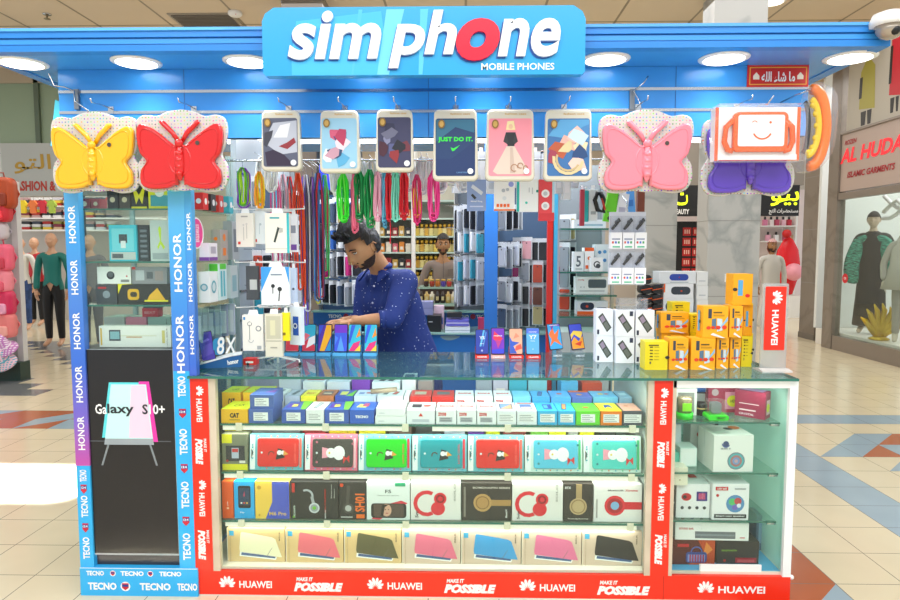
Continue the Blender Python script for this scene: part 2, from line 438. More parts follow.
# platform + backdrop
mb = MB(); mb.box(SX + .09, 8.15, 4, 10.95, 0, .25, mat('#e6e3dc', .3)); tag(mb.obj('display_platform'), 'low white platform inside the garments shop window', 'platform')
mb = MB(); mb.box(8.2, 8.3, 4, 13, .25, 4.5, mat('#e8e8e4', .6)); mb.box(SX + .1, 8.2, 10.98, 11.05, .25, 4.5, mat('#dfe3e2', .6)); struct(mb.obj('wall_right'))
# sign
t = thing('garments_sign', 'pale pink garments shop sign with glowing red letters on the far right', 'shop sign', (SX, 8, 0))
mb = MB(); mb.box(-.02, .3, -4, Y0 - 8, 2.44, 3.3, mat('#b8a49a', .4)); mb.obj('sign_panel', t)
yA = al(845, 2.9); yB = al(901, 2.9)
def lrect(mb, s, ya, yb, za, zb, m, bold=.03, shear=.2, off=.025):
    mb.text(s, -(ya + yb) / 2 + 8, (za + zb) / 2, abs(yb - ya), zb - za, m, LFM(-off), 2, 0, bold, shear, 3)
mb = MB(); lrect(mb, 'AL HUDA', al(842, 2.9), al(905, 2.9), 2.86, 3.08, mat('#f02030', emit=.6)); lrect(mb, 'ISLAMIC GARMENTS', al(849, 2.7), al(897, 2.7), 2.63, 2.72, '#b01828'); lrect(mb, 'ROZEN', al(846, 3), al(858, 3), 3.13, 3.2, '#b01828')
mb.obj('lettering', t)
# big photo poster above
t = thing('fashion_poster', 'tall poster of two standing figures in long coats above the garments sign', 'poster', (SX, 8, 0))
mb = MB(); mb.box(-.02, .02, -4, Y0 - 8 - .1, 3.32, 4.5, mat('#b9b3a6', .5)); 
for pa, pb, c, z0, z1 in ((862, 876, '#a8a040', 3.55, 4.25), (892, 903, '#c02030', 3.6, 4.5)):
    ya = al(pa, 3.9); yb = al(pb, 3.9); u0, u1 = 8 - ya, 8 - yb; um = (u0 + u1) / 2; du = u1 - u0; M = LFM(-.021)
    mb.poly([(u0, z1 - .12), (um - du * .2, z1), (um + du * .2, z1), (u1, z1 - .1), (u1 + du * .1, z0), (u0 - du * .05, z0 + .05)], c, M)
    mb.poly([(u0 + du * .1, z0), (um, z0), (um - .02, z0 - .2), (u0 + du * .15, z0 - .2)], '#222222', M); mb.poly([(um + .02, z0), (u1 - du * .1, z0), (u1 - du * .15, z0 - .2), (um + .04, z0 - .2)], '#222222', M)
    mb.poly([(u0 - .02, z1 - .2), (u0 + du * .15, z1 - .2), (u0 + du * .12, z0 + .2), (u0 - .03, z0 + .2)], '#1c1c1c', M, 1.6)
    mb.disc(um, z1 + .1, .08, '#caa48a', M, 1.5, .1); mb.disc(um, z1 + .13, .1, '#e8e0d0' if pa < 880 else '#401018', M, 1.2, .1)
mb.box(-.05, .05, -4, Y0 - 8, 3.3, 3.33, frm); mb.obj('print', t)

# ------------------------------------------------------------------ right: beauty shop
def sgn(px0, px1, py0, py1, Y): a = P(px0, py1, Y); b = P(px1, py0, Y); return a.x, b.x, a.z, b.z
x0, x1, z0, z1 = sgn(655, 800, 185, 216, 15.6)
t = thing('beauty_sign', 'black shop sign with yellow Arabic letters behind the marble columns', 'shop sign', ((x0 + x1) / 2, 15.6, z0))
W_ = x1 - x0; mb = MB(); mb.box(-W_ / 2, W_ / 2, 0, .2, 0, z1 - z0, BLACK); mb.obj('sign_panel', t)
mb = MB(); YL = mat('#e8ff20', emit=1.2)
mb.text(arabic('بيو'), W_ / 2 - .34, .4, .66, .34, YL, FR(-.002), bold=.015); mb.text(arabic('ت'), -W_ / 2 + .62, .4, .28, .3, YL, FR(-.002), bold=.015)
mb.text(arabic('مستحضرات التج'), W_ / 2 - .36, .1, .68, .14, WHITE, FR(-.002)); mb.text('BEAUTY', -W_ / 2 + .62, .1, .36, .12, WHITE, FR(-.002), bold=.04); mb.obj('lettering', t)
mb = MB(); mb.box(P(640, 0, 15.6).x, P(812, 0, 15.6).x, 15.62, 15.9, z1, ZC, mat('#8d857b', .6)); struct(mb.obj('trim_3'))
# interior wall and red display drawers
mb = MB(); mb.box(P(660, 0, 18).x, P(830, 0, 18).x, 18.2, 18.3, 0, 3.2, mat('#e8d8d4', .6)); struct(mb.obj('wall_right_back'))
a = P(682, 213, 16.2); b = P(700, 302, 16.2); wd = b.x - a.x + .3
t = thing('nail_polish_cabinet', 'black cabinet of small red drawers under the yellow lettered sign', 'cabinet', ((a.x + b.x) / 2, 16.2, 0))
mb = MB(); mb.box(-wd / 2, wd / 2, 0, .35, 0, 2.25, BLACK); mb.obj('body', t)
for r in range(6):
    for c in range(2):
        mb = MB(); mb.box(-.1, .1, -.02, 0, -.1, .1, '#b81c18'); mb.text('III', 0, 0, .13, .1, '#e8b8a8', FR(-.021)); mb.obj('drawer', t, loc=(-.12 + c * .24, 0, .75 + r * .25))
SHZ = (ZA(226, 17.6), ZA(241, 17.6))
for k, (px, py, c) in enumerate(((765, 220, '#e88ab0'), (771, 222, '#f4e8e8'), (777, 219, '#c84c6c'), (783, 223, '#f0c0d0'), (789, 220, '#d03048'), (795, 222, '#f0f0f0'), (768, 233, '#f4b0c8'), (776, 236, '#ffffff'), (785, 234, '#e06080'), (794, 236, '#f0d8b0'))):
    p = P(px, py, 17.6); mb = MB(); mb.box(-.05, .05, -.05, .05, 0, .16, c); mb.lathe([(.03, .16), (.03, .24)], '#333333', n=8)
    tag(mb.obj('cosmetics_bottle', loc=(p.x, 17.6, SHZ[k > 5])), ['pink', 'white', 'rose', 'light pink', 'red', 'plain white', 'lower pink', 'lower white', 'lower rose', 'lower gold'][k] + ' cosmetics bottle on a far shelf behind the robed man', 'bottle', 'cosmetics on the far beauty shop wall')
mb = MB(); a = P(760, 226, 17.6)
for q in SHZ: mb.box(a.x, P(802, 0, 17.6).x, 17.45, 18.15, q - .03, q, WHITE)
mb.box(P(802, 0, 17.6).x, P(802, 0, 17.6).x + .04, 17.45, 18.15, 0, 3, WHITE); tag(mb.obj('wall_shelf'), 'white cosmetics shelf at the back of the beauty shop', 'shelf')
# red pod stand with pink ball
a = P(786, 300, 15.2)
t = thing('red_promotion_stand', 'tall red leaf shaped stand with a pink ball, beside the robed man', 'display stand', (a.x, 15.2, 0))
MB().lathe([(.02, 0), (.14, .05), (.26, .7), (.29, 1.2), (.24, 1.7), (.12, 2.05), (.02, 2.2)], mat('#e01020', .25), Matrix.Translation((0, 0, .5)) @ Matrix.Scale(.62, 4, (0, 0, 1)), sy=.4).obj('body', t)
MB().ball((.05, -.2, 1.05), .2, mat('#f0a0b0', .3)).obj('ball', t); mb = MB(); mb.box(-.1, .3, -.15, .15, 0, .5, WHITE); mb.obj('base', t); MB().ball((-.1, -.12, 1.92), .1, '#c01018').obj('knob', t)

# ------------------------------------------------------------------ left: fashion shop
YF = 11.
x0, x1, z0, z1 = sgn(-60, 61, 143, 196, YF)
t = thing('fashion_sign', 'grey shop sign with gold Arabic letters and red lettering, behind the tower', 'shop sign', ((x0 + x1) / 2, YF, z0)); W_ = x1 - x0
mb = MB(); mb.box(-W_ / 2, W_ / 2, 0, .25, 0, z1 - z0, mat('#b7bab6', .4)); mb.obj('sign_panel', t)
def pu(px): return P(px, 170, YF).x - (x0 + x1) / 2
mb = MB(); GOLD = mat('#b8923c', .35, .4)
mb.text(arabic('التو'), (pu(14) + pu(54)) / 2 - .02, (P(0, 164, YF).z - z0), pu(49) - pu(12), .33, GOLD, FR(-.002), bold=.015)
mb.text('FASHION & I', (pu(-22) + pu(60)) / 2, (P(0, 186, YF).z - z0), pu(66) - pu(0), .16, '#b83a2c', FR(-.002), bold=.04) if 0 else mb.text('FASHION &', (pu(12) + pu(54)) / 2, (P(0, 186, YF).z - z0), pu(54) - pu(10), .17, '#b83a2c', FR(-.002), bold=.04)
mb.obj('lettering', t)
mb = MB(); mb.box(x0, P(150, 0, YF).x, YF + .05, YF + .12, z1, ZC, mat('#93a58c', .25)); mb.rect(0, 0, .01, .01, BLACK, FR(0)) 
a = P(36, 100, YF).x; mb.box(a - .04, a + .04, YF, YF + .06, z1, ZC, '#5b6a58'); struct(mb.obj('window_1'))
mb = MB(); mb.box(P(57, 0, YF).x, P(66, 0, YF).x, YF, YF + .3, 0, z0 + .02, mat('#23262a', .3)); mb.box(P(57, 0, YF).x, P(160, 0, YF).x, YF, YF + .3, z0 + .02, z1, mat('#8b8f90', .3)); struct(mb.obj('door_1'))
mb = MB(); mb.box(x0 - 2, P(190, 0, 15).x, 14.2, 14.3, 0, ZC, mat('#c4beb6', .6)); struct(mb.obj('wall_left'))
# folded clothes at the back of the shop
sh = thing('clothes_shelf', 'white wall shelving for folded clothes at the back of the fashion shop', 'shelf', (P(35, 0, 13.6).x, 13.6, 0))
for z in (1.95, 2.2, 2.45): MB().box(-1, 2.4, 0, .4, z, z + .03, WHITE).obj('board', sh)
cc = ['#c03028', '#f0f0f0', '#303438', '#d8b890', '#883040', '#9aa050', '#e8e8e8', '#404858', '#c8a0a0', '#b83828', '#e8c840', '#d0d0d8']
cn = ['red', 'white', 'charcoal', 'sand', 'maroon', 'olive', 'off-white', 'slate', 'dusty pink', 'brick red', 'mustard', 'pale grey']
for r, z in enumerate((1.98, 2.23, 2.48)):
    for k in range(9):
        i = (k * 5 + r * 3) % 12; x = P(12 + k * 11, 0, 13.6).x; mb = MB()
        for q in range(3): mb.prism(rrect(-.09, q * .06, .09, q * .06 + .055, .02), .3, cc[(i + q) % 12], FR(.35))
        tag(mb.obj('folded_clothes', loc=(x, 13.62, z + .001)), '%s folded garments, %s board of the fashion shop shelf, number %s from left' % (cn[i], ['bottom', 'middle', 'top'][r], ['one', 'two', 'three', 'four', 'five', 'six', 'seven', 'eight', 'nine'][k]), 'clothes', 'folded clothes in the fashion shop')

# ------------------------------------------------------------------ lights of the mall
def area(name, loc, sx, sy, e, rot=(0, 0, 0), c=(1, 1, 1), spread=None):
    l = bpy.data.lights.new(name, 'AREA'); l.shape = 'RECTANGLE'; l.size = sx; l.size_y = sy; l.energy = e; l.color = c
    if spread: l.spread = math.radians(spread)
    o = bpy.data.objects.new(name, l); col.objects.link(o); o.location = loc; o.rotation_euler = rot; return o
area('ceiling_light', (0, 7.2, 4.5), 16, 4, 400); area('ceiling_light', (0, 14.5, 4.5), 16, 6, 480)
area('skylight_and_fill', (0, -1.0, 5.2), 8, 4, 400, (math.radians(25), 0, 0))  # broad unseen lamp added behind the camera to light the kiosk front
q_ = PZ(25, 482, 0); area('skylight_and_fill', (q_.x - .15, q_.y, 4.5), 1.1, .5, 190, spread=4); q_ = PZ(150, 606, 0); area('skylight_and_fill', (q_.x, q_.y - .1, 4.5), .9, .15, 60, spread=3)
area('shop_light', (7, 9.5, 4.2), 2, 5, 110); area('shop_light', (-7, 12.6, 4.2), 5, 2, 90)
# ================================================================== the kiosk
F = 2.79; FS = 2.84
ZT = ZA(376.5, F); ZK = ZA(573.5, F); ZSF = 2.326
xl, xm = XA(82, F, .05), XA(197, F, .05)
xr = XA(790, F, .05)
D_ = .68
BLU = noise_mat('blue_laminate', '#3490e0', '#429ce8', .8, 2, .22)
# canopy --------------------------------------------------------------
cl, cr_ = XA(9, F, ZSF), XA(852, F, ZSF)
t = thing('kiosk_canopy', 'bright blue canopy with moulded edge over the phone kiosk', 'canopy', ((cl + cr_) / 2, 2.57, ZSF)); cx = (cl + cr_) / 2
mb = MB(); mb.box(cl, cr_, 2.59, 5.2, ZSF, ZSF + .05, BLU, Matrix.Translation((-cx, -2.57, -ZSF))); mb.obj('soffit', t)
def mould(mb, L, M):
    for y, z0, z1, c in ((.0, 0, .026, '#2a86d8'), (.007, .026, .031, '#2878c6'), (.004, .031, .052, '#3c9ae6'), (.010, .052, .057, '#2878c6'), (-.004, .057, .082, '#2f8ade'), (-.012, .082, .094, '#55a8ea')):
        mb.box(0, L, y, .05, z0, z1, mat(c, .25), M)
zf = ZA(25, 2.57) - ZSF; 
mb = MB(); mould(mb, cr_ - cl + .03, Matrix.Translation((cl - cx - .015, 0, -.004)) @ Matrix.Scale(zf / .094, 4, (0, 0, 1))); mb.obj('fascia', t)
mb = MB(); mould(mb, 2.6, Matrix.Translation((cr_ - cx + .015, .01, -.0045)) @ Matrix.Rotation(PI / 2, 4, 'Z') @ Matrix.Scale(zf / .094, 4, (0, 0, 1))); mb.obj('fascia', t)
mb = MB(); mould(mb, 2.6, Matrix.Translation((cl - cx - .015, 2.6, -.0045)) @ Matrix.Rotation(-PI / 2, 4, 'Z') @ Matrix.Scale(zf / .094, 4, (0, 0, 1))); mb.obj('fascia', t)
# downlights
EM = mat('#fffdf6', emit=5)
def downlight(px, py, lab):
    p = PZ(px, py, ZSF)
    t = thing('downlight', lab, 'downlight', (p.x, 2.73, ZSF), 0, 'round downlights in the canopy')
    MB().lathe([(.09, -.007), (.099, -.003), (.1, 0)], mat('#f2f2f0', .3), n=28).obj('rim', t); MB().lathe([(.08, -.008), (.08, -.006)], EM, n=28).obj('diffuser', t)
    l = bpy.data.lights.new('downlight_lamp', 'SPOT'); l.energy = 7; l.spot_size = math.radians(130); l.spot_blend = .8; l.shadow_soft_size = .07
    o = bpy.data.objects.new('downlight_lamp', l); col.objects.link(o); o.location = (p.x, 2.71, ZSF - .03)
for px, py, s in ((20, 62, 'round white downlight at the far left end of the canopy'), (133, 60, 'round white downlight above the yellow and red butterfly trays'), (246, 60, 'round white downlight just left of the name sign'),
                  (607, 57, 'round white downlight just right of the name sign'), (727, 56, 'round white downlight above the red Arabic sticker'), (851, 57, 'round white downlight at the far right end of the canopy'),
                  (365, 58, 'round white downlight behind the left half of the name sign'), (485, 58, 'round white downlight behind the right half of the name sign')): downlight(px, py, s)
# slat panel ------------------------------------------------------------
sx0, sx1 = XA(59, FS, 2.2), XA(808, FS, 2.2); zb, ztp = ZA(137, FS), ZSF - .001
t = thing('slatwall_display', 'blue slatted hanging panel with chrome rails under the canopy', 'slat panel', ((sx0 + sx1) / 2, FS, zb)); cx = (sx0 + sx1) / 2; hw = (sx1 - sx0) / 2; H = ztp - zb
z1_, z2_ = ZA(90, FS) - zb, ZA(111, FS) - zb
mb = MB()
for a, b in ((0, z2_ - .006), (z2_ + .006, z1_ - .006), (z1_ + .006, H)): mb.box(-hw, hw, 0, .045, a, b, BLU)
mb.box(-hw, hw, .012, .045, 0, H, '#2478c4')
for px in (184, 428, 675): u = XA(px, FS, 2.2) - cx; mb.rect(u, 0, u + .004, H, '#1c68b0', FR(0))
mb.obj('board', t)
for z in (z1_, z2_):
    mb = MB(); mb.box(-hw, hw, -.004, .012, z - .006, z + .006, CHROME); mb.obj('rail', t)
# round cut board at the left end (cyan translucent side)
mb = MB(); a = P(47, 145, FS + .02); b = P(61, 101, FS + .02); mb.prism([(0, 0), (.06, .01), (.06, .19), (.03, .2)], .006, mat('#58d0e8', .2), FR()); tag(mb.obj('acrylic_sheet', loc=(a.x, FS + .05, a.z)), 'cyan acrylic sheet sticking out left of the blue slat panel', 'acrylic sheet')
# name sign ---------------------------------------------------------------
SY = 2.50
a = P(263, 76, SY); b = P(586, 5, SY); W_ = b.x - a.x; H = b.z - a.z
t = thing('shop_name_sign', 'bright blue sign board with big white letters and one red o over the kiosk', 'sign', ((a.x + b.x) / 2, SY, a.z))
def su(px): return XA(px, SY - .02, a.z + .15) - (a.x + b.x) / 2
def sv(py): return ZA(py, SY - .02) - a.z
SB = mat('#2aa4e0', .25); hw = W_ / 2
mb = MB(); out = rrect(-hw, 0, hw, H, .02); out = [(-hw, .01), (-hw + .01, 0), (hw - .01, 0), (hw, .01), (hw, H - .05), (hw - .012, H - .022), (hw - .045, H), (-hw + .045, H), (-hw + .012, H - .022), (-hw, H - .05)]
mb.prism(out, .045, mat('#1f8fd4', .25), FR(.045), 0, SB); M = FR(0)
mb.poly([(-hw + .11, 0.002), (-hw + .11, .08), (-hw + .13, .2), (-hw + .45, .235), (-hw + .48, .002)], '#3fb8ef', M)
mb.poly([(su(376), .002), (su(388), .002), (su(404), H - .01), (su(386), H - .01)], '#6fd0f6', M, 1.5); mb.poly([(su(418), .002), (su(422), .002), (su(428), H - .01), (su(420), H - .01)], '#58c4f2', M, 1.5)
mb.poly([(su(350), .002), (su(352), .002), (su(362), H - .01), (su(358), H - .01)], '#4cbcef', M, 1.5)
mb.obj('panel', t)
def word(s, x0, x1, y0, y1, m, name, bold=.028, shear=.2, d=.014):
    sh = MB(); sh.text(s, (su(x0) + su(x1)) / 2 - .006, (sv(y0) + sv(y1)) / 2 - .006, su(x1) - su(x0), sv(y0) - sv(y1), '#1c55a8', FR(0), 3, 0, bold, shear, 5)  # dark blue offset copy, the letters' shadow painted on the panel
    vs, fs = text_mesh(s, bold, shear, 5); T = Matrix.Translation((0, -d, 0)) @ FR(0, (su(x0) + su(x1)) / 2, (sv(y0) + sv(y1)) / 2)
    sh.add([(x * (su(x1) - su(x0)), y * (sv(y0) - sv(y1)), 0) for x, y in vs], fs, m, T)
    # sides of the raised letters
    ed = {}
    for f in fs:
        for i in range(len(f)):
            e = (f[i], f[(i + 1) % len(f)]); ed[e] = 1
    V = [(x * (su(x1) - su(x0)), y * (sv(y0) - sv(y1)), q) for q in (0, -d) for x, y in vs]; n = len(vs)
    sh.add(V, [(b_, a_, a_ + n, b_ + n) for a_, b_ in ed if (b_, a_) not in ed], m if m is not WHITE else mat('#d8e4f4'), T)
    return sh.obj(name, t, label='raised white letters' if m is WHITE else 'raised red letter o')
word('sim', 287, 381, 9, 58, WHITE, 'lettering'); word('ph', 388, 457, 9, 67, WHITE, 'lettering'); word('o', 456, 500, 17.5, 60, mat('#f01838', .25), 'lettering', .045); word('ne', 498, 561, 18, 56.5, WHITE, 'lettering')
mb = MB(); mb.text('MOBILE PHONES', (su(482) + su(555)) / 2, (sv(62) + sv(69)) / 2, su(556) - su(482), sv(62) - sv(69), '#e8f4fc', FR(-.001), 2, 0, .02); mb.obj('tagline', t)
# red sticker -----------------------------------------------------------------
a = P(747, 87, FS - .006); b = P(809, 65, FS - .006); W_ = b.x - a.x; H = b.z - a.z
t = thing('calligraphy_sticker', 'small red and gold sticker with white Arabic calligraphy on the blue panel', 'sticker', ((a.x + b.x) / 2, FS - .004, a.z))
mb = MB(); mb.box(-W_ / 2, W_ / 2, -.003, .002, 0, H, '#d8241c'); M = FR(-.003)
mb.rect(-W_ / 2 + .008, .008, W_ / 2 - .008, H - .008, '#f0b040', M); mb.rect(-W_ / 2 + .012, .012, W_ / 2 - .012, H - .012, '#cc2018', M, 2); mb.obj('print', t)
mb = MB(); mb.text(arabic('ما شاء الله'), 0, H * .45, W_ * .55, H * .5, WHITE, FR(-.004), 3, 0, .03)
for u in (-.36, .36): mb.poly([(W_ * u - .013, .03), (W_ * u + .013, .03), (W_ * u + .013, .045), (W_ * u, .06), (W_ * u - .013, .045)], '#f8e8d0', FR(-.004), 3)
mb.obj('lettering', t)
# dome camera -------------------------------------------------------------------
p = P(890, 24, 2.53)
t = thing('dome_camera', 'white dome security camera at the right corner of the canopy', 'camera', p)
MB().lathe([(.03, .045), (.058, .035), (.068, .01), (.066, -.008)], WHITE, n=26).obj('housing', t)
MB().lathe([(.008, -.058), (.03, -.05), (.045, -.032), (.052, -.008)], mat('#a89c8c', .08, .3, coat=1), n=24).obj('dome', t); MB().ball((0, -.03, -.03), .02, BLACK, 12).obj('lens', t)
mb = MB(); mb.box(-.02, .02, .0, .08, -.005, .03, WHITE); mb.obj('bracket', t)
# wire brackets -------------------------------------------------------------------
for px, s in ((77, 'steel slat bracket with a wire hook above the yellow butterfly'), (632, 'steel slat bracket with a dangling wire above the pink butterfly')):
    p = P(px, 92, FS - .005); t = thing('slat_bracket', s, 'bracket', p)
    mb = MB(); mb.box(-.01, .01, -.01, .003, -.075, .01, mat('#8a9096', .3, .8)); mb.obj('plate', t)
    mb = MB(); mb.tube([(-.1, -.03, .07), (-.08, -.03, .02), (-.03, -.04, .012), (0, -.02, 0), (.02, -.05, -.05), (.09, -.06, -.1)] if px < 100 else [(.05, -.06, .05), (.03, -.06, .02), (0, -.02, 0), (.02, -.05, -.05), (.03, -.05, -.1)], .003, CHROME); mb.obj('wire', t)

# display counter --------------------------------------------------------------------
def sideways(mb, s, cx, z0, z1, w, m, rot, M, bold=.03, shear=0):
    mb.text(s, cx, (z0 + z1) / 2, z1 - z0, w, m, M, 2, rot, bold, shear)
def petals(mb, cx, cz, r, M, rot=0, m=WHITE):
    for i in range(8):
        a = math.radians(6 + i * 24 + rot); L = r * (.72, .98, 1.12, 1.18, 1.18, 1.12, .98, .72)[i]; L0 = r * .2; wq = r * (.1 if i in (0, 7) else .15)
        d = Vector((math.cos(a), math.sin(a))); n = Vector((-d.y, d.x))
        c = Vector((cx, cz)) - Vector((math.cos(math.radians(90 + rot)), math.sin(math.radians(90 + rot)))) * r * .35
        pts = [c + d * L0, c + d * L * .6 + n * wq, c + d * L * .9 + n * wq * .9, c + d * L * 1.05, c + d * L * .9 - n * wq * .9, c + d * L * .6 - n * wq]
        mb.poly([tuple(p) for p in pts], m, M, 2)
t = thing('display_counter', 'long glass display counter with red branded strips, packed with phone boxes', 'display counter', (xm, F, 0))
T0 = Matrix.Translation((-xm, -F, 0))
W_ = xr - xm
def cx_(px, z=.5): return XA(px, F, z) - xm
def cz_(py): return ZA(py, F)
M = FR(0)
# red skirt
mb = MB(); mb.box(0, W_, 0, D_, 0, ZK, RED)
mb.rect(0, 0, W_, .006, '#d8d0c8', M)
lt = [(('H'), 218, 272), ('M', 294, 343), ('H', 366, 422), ('M', 444, 496), ('H', 518, 575), ('M', 597, 650), ('H', 696, 765)]
for k, a, b in lt:
    u0, u1 = cx_(a, .05), cx_(b, .05); zc = ZK * .5
    if k == 'H':
        r = .042; petals(mb, u0 + r, zc, r, M); mb.text('HUAWEI', (u0 + r * 2.3 + u1) / 2, zc - .003, u1 - u0 - r * 2.3, .033, WHITE, M, 2, 0, .025)
    else:
        mb.text('POSSIBLE', (u0 + u1) / 2, zc - .012, u1 - u0, .042, WHITE, M, 2, 0, .07, .25); mb.text('MAKE IT', u0 + (u1 - u0) * .22, zc + .024, (u1 - u0) * .34, .018, WHITE, M, 2, 0, .04, .15)
u = cx_(663, .05); mb.rect(u, 0, u + .003, ZK, '#b81c0c', M)
mb.obj('skirt', t)
# strips
def strip(x0, x1, name='brand_strip'):
    a, b = cx_(x0, .5), cx_(x1, .5); mb = MB(); mb.box(a, b, -.004, .02, ZK, ZT - .015, RED); c = (a + b) / 2; w = b - a; MM = FR(-.004)
    for (y0, y1, k) in ((385, 423, 'H'), (440, 466, 'M'), (480, 518, 'H'), (532, 562, 'M')):
        za, zb_ = cz_(y1), cz_(y0)
        if k == 'H':
            petals(mb, c, zb_ - .03, .026, MM, -90); sideways(mb, 'HUAWEI', c, za, zb_ - .065, .026, WHITE, -90, MM, .03)
        else: sideways(mb, 'POSSIBLE', c - .006, za, zb_, .034, WHITE, -90, MM, .07, .25); sideways(mb, 'MAKE IT', c + .022, zb_ - .06, zb_, .012, WHITE, -90, MM, .03)
    mb.obj(name, t)
sl0, sl1 = 193, 211; strip(sl0, sl1); strip(652, 670)
# frame
BEI = noise_mat('beige_post_and_reflection', '#d8cbb4', '#c3b69f', 6, 3, .35)
for a, b in ((211, 218), (646, 652), (670, 674)): mb = MB(); mb.box(cx_(a), cx_(b), .0, .03, ZK, ZT - .012, BEI); mb.obj('post', t)  # the first one is a floor reflection painted as a beige strip
for q, nm in (((cx_(786), W_, 0, .02, ZK, ZT - .012, '#eef2f2'), 'post'), ((0, .02, D_ - .03, D_, ZK, ZT - .012, '#cfd6d6'), 'post'), ((W_ - .02, W_, D_ - .03, D_, ZK, ZT - .012, '#dfe6e6'), 'post'), ((cx_(671), cx_(786), .0, .02, ZT - .045, ZT - .012, '#f4f4f0'), 'top_rail'), ((cx_(648), cx_(652), .03, D_, ZK, ZT - .012, '#b9c4c0'), 'divider')): mb = MB(); mb.box(*q); mb.obj(nm, t)
mb = MB(); mb.box(.02, W_ - .02, .02, D_, ZK, ZK + .012, mat('#e4ddcc', .3)); mb.rect(cx_(672), .03, W_ - .03, D_ - .02, mat('#58b8e8', .3), TOPM(ZK + .012)); mb.obj('deck', t)
# back panels
zA, zB, zC, = cz_(427), cz_(476), cz_(525.5)
mb = MB(); mb.box(.02, cx_(650), D_ - .02, D_, ZK, zA, mat('#4b5a58', .4)); mb.box(cx_(650), W_ - .02, D_ - .02, D_, ZK, ZT - .02, mat('#c8f0f0', .3)); mb.obj('back_panel', t)  # main bay panel coloured dark to stand for the shade behind the goods
mb = MB(); mb.box(W_ - .026, W_ - .012, .02, D_, ZK, ZT - .012, glass('frosted_side', (.8, .95, .92), 1.4, .05, .8, '#d8fff6')); mb.obj('side_glass', t)
mb = MB(); mb.box(.0, .008, .02, D_, ZK, ZT - .012, glass('side_green', (.75, .9, .85), 1.4, .02, .3, '#8fb8a8')); mb.obj('side_glass', t)
# shelves
GS = glass('shelf_glass', (.86, .95, .91), 1.45, 0, .08)
for z in (zA, zB, zC):
    mb = MB(); mb.box(cx_(219), cx_(646), .035, D_ - .025, z - .008, z, GS); mb.box(cx_(219), cx_(646), .033, .035, z - .008, z, GLG); mb.obj('shelf', t)
ZR = [cz_(423.5), cz_(474.5), cz_(523)]
for z in ZR:
    mb = MB(); mb.box(cx_(674), cx_(783), .05, D_ - .025, z - .007, z, GS); mb.box(cx_(674), cx_(783), .048, .05, z - .007, z, GLG); mb.obj('shelf', t)
    mb = MB(); mb.box(cx_(775), cx_(784), .06, .08, z - .02, z - .008, CHROME); mb.box(cx_(778), cx_(784), .5, .52, z - .02, z - .008, CHROME); mb.obj('shelf_clip', t)
# light strips under the shelf fronts
EML = mat('#f4eee0', emit=.25)
for z in (zA, zB, zC):
    for a, b in ((221, 405), (432, 640)) if z == zA else ((221, 640),):
        mb = MB(); mb.box(cx_(a), cx_(b), .04, .062, z - .03, z - .011, EML); mb.obj('light_strip', t)
    for a in (238, 325, 405, 508, 633): mb = MB(); mb.box(cx_(a) - .014, cx_(a) + .014, .028, .034, z - .03, z + .004, '#e8e0c8'); mb.obj('clip', t)
for x0, x1, z in ((221, 640, zA), (221, 640, zB), (221, 640, zC), (221, 640, ZT - .02), (676, 780, ZT - .03)):  # top lamps have no strip; the right bay one is added to brighten it
    a, b = cx_(x0), cx_(x1); area('counter_strip_and_fill', (xm + (a + b) / 2, F + .06, z - .034), b - a, .03, 2.4 * (b - a) / 1.9, (math.radians(20), 0, 0), (1, .97, .9))
# glass
mb = MB(); mb.box(cx_(218), cx_(646), .012, .018, ZK, ZT - .012, GL); mb.obj('front_glass', t)
mb = MB(); mb.box(cx_(674), cx_(704), .012, .018, ZK, ZT - .05, GL); mb.obj('front_glass', t); mb = MB(); mb.box(cx_(706), cx_(786), .03, .036, ZK, ZT - .05, GL); mb.obj('front_glass', t)
mb = MB(); x0 = cx_(189, ZT); x1 = cx_(797, ZT)
mb.box(x0 + .003, x1 - .003, -.017, D_, ZT - .011, ZT, glass('top_glass', (.85, .95, .93), 1.5, 0, .12, '#8cc4d4')); mb.box(x0, x1, -.02, -.017, ZT - .011, ZT, GLG); mb.box(x1 - .003, x1, -.017, D_, ZT - .011, ZT, GLG); mb.box(x0, x0 + .003, -.017, D_, ZT - .011, ZT, GLG); mb.obj('glass_top', t)
mb = MB(); z = ZK + .012; mb.box(cx_(704), cx_(767), .024, .03, z, z + .03, WHITE); mb.obj('price_holder', t)
mb = MB(); mb.ball((W_ + .008, .01, ZK - .005), .011, WHITE, 10); mb.obj('screw_cap', t)

# left display tower --------------------------------------------------------------------
DT = .56; zw = ZA(137, F)
t = thing('display_tower', 'tall glass showcase with blue branded posts and a black phone poster below', 'display cabinet', (xl, F, 0)); Wt = XA(187, F, .05) - xl + .0
xw = XA(200, F, .05) - xl
def tx(px, z=.9): return XA(px, F, z) - xl
zp = ZA(351, F)
HB = {}
def grad(name, stops):
    m, nt, b, N, L = nodes(name); tc = N('ShaderNodeTexCoord'); sp = N('ShaderNodeSeparateXYZ'); mr = N('ShaderNodeMapRange'); r = N('ShaderNodeValToRGB')
    L(tc.outputs['Object'], sp.inputs[0]); L(sp.outputs['Z'], mr.inputs[0]); mr.inputs[1].default_value = stops[0][0]; mr.inputs[2].default_value = stops[-1][0]; L(mr.outputs[0], r.inputs[0]); L(r.outputs[0], b.inputs['Base Color'])
    e = r.color_ramp.elements; A, B = stops[0][0], stops[-1][0]
    for i, (z, c) in enumerate(stops):
        q = e[0] if i == 0 else (e[-1] if i == len(stops) - 1 else e.new((z - A) / (B - A)))
        q.position = (z - A) / (B - A); q.color = lin(c)
    b.inputs['Roughness'].default_value = .3; return m
HG = grad('blue_purple_print', [(.6, '#c050a8'), (.8, '#7a64c8'), (1.05, '#3a6cd0'), (1.35, '#4c84d4'), (1.62, '#3f9cdc'), (1.9, '#64b4e4')]); TB = mat('#2fb0ee', .3)
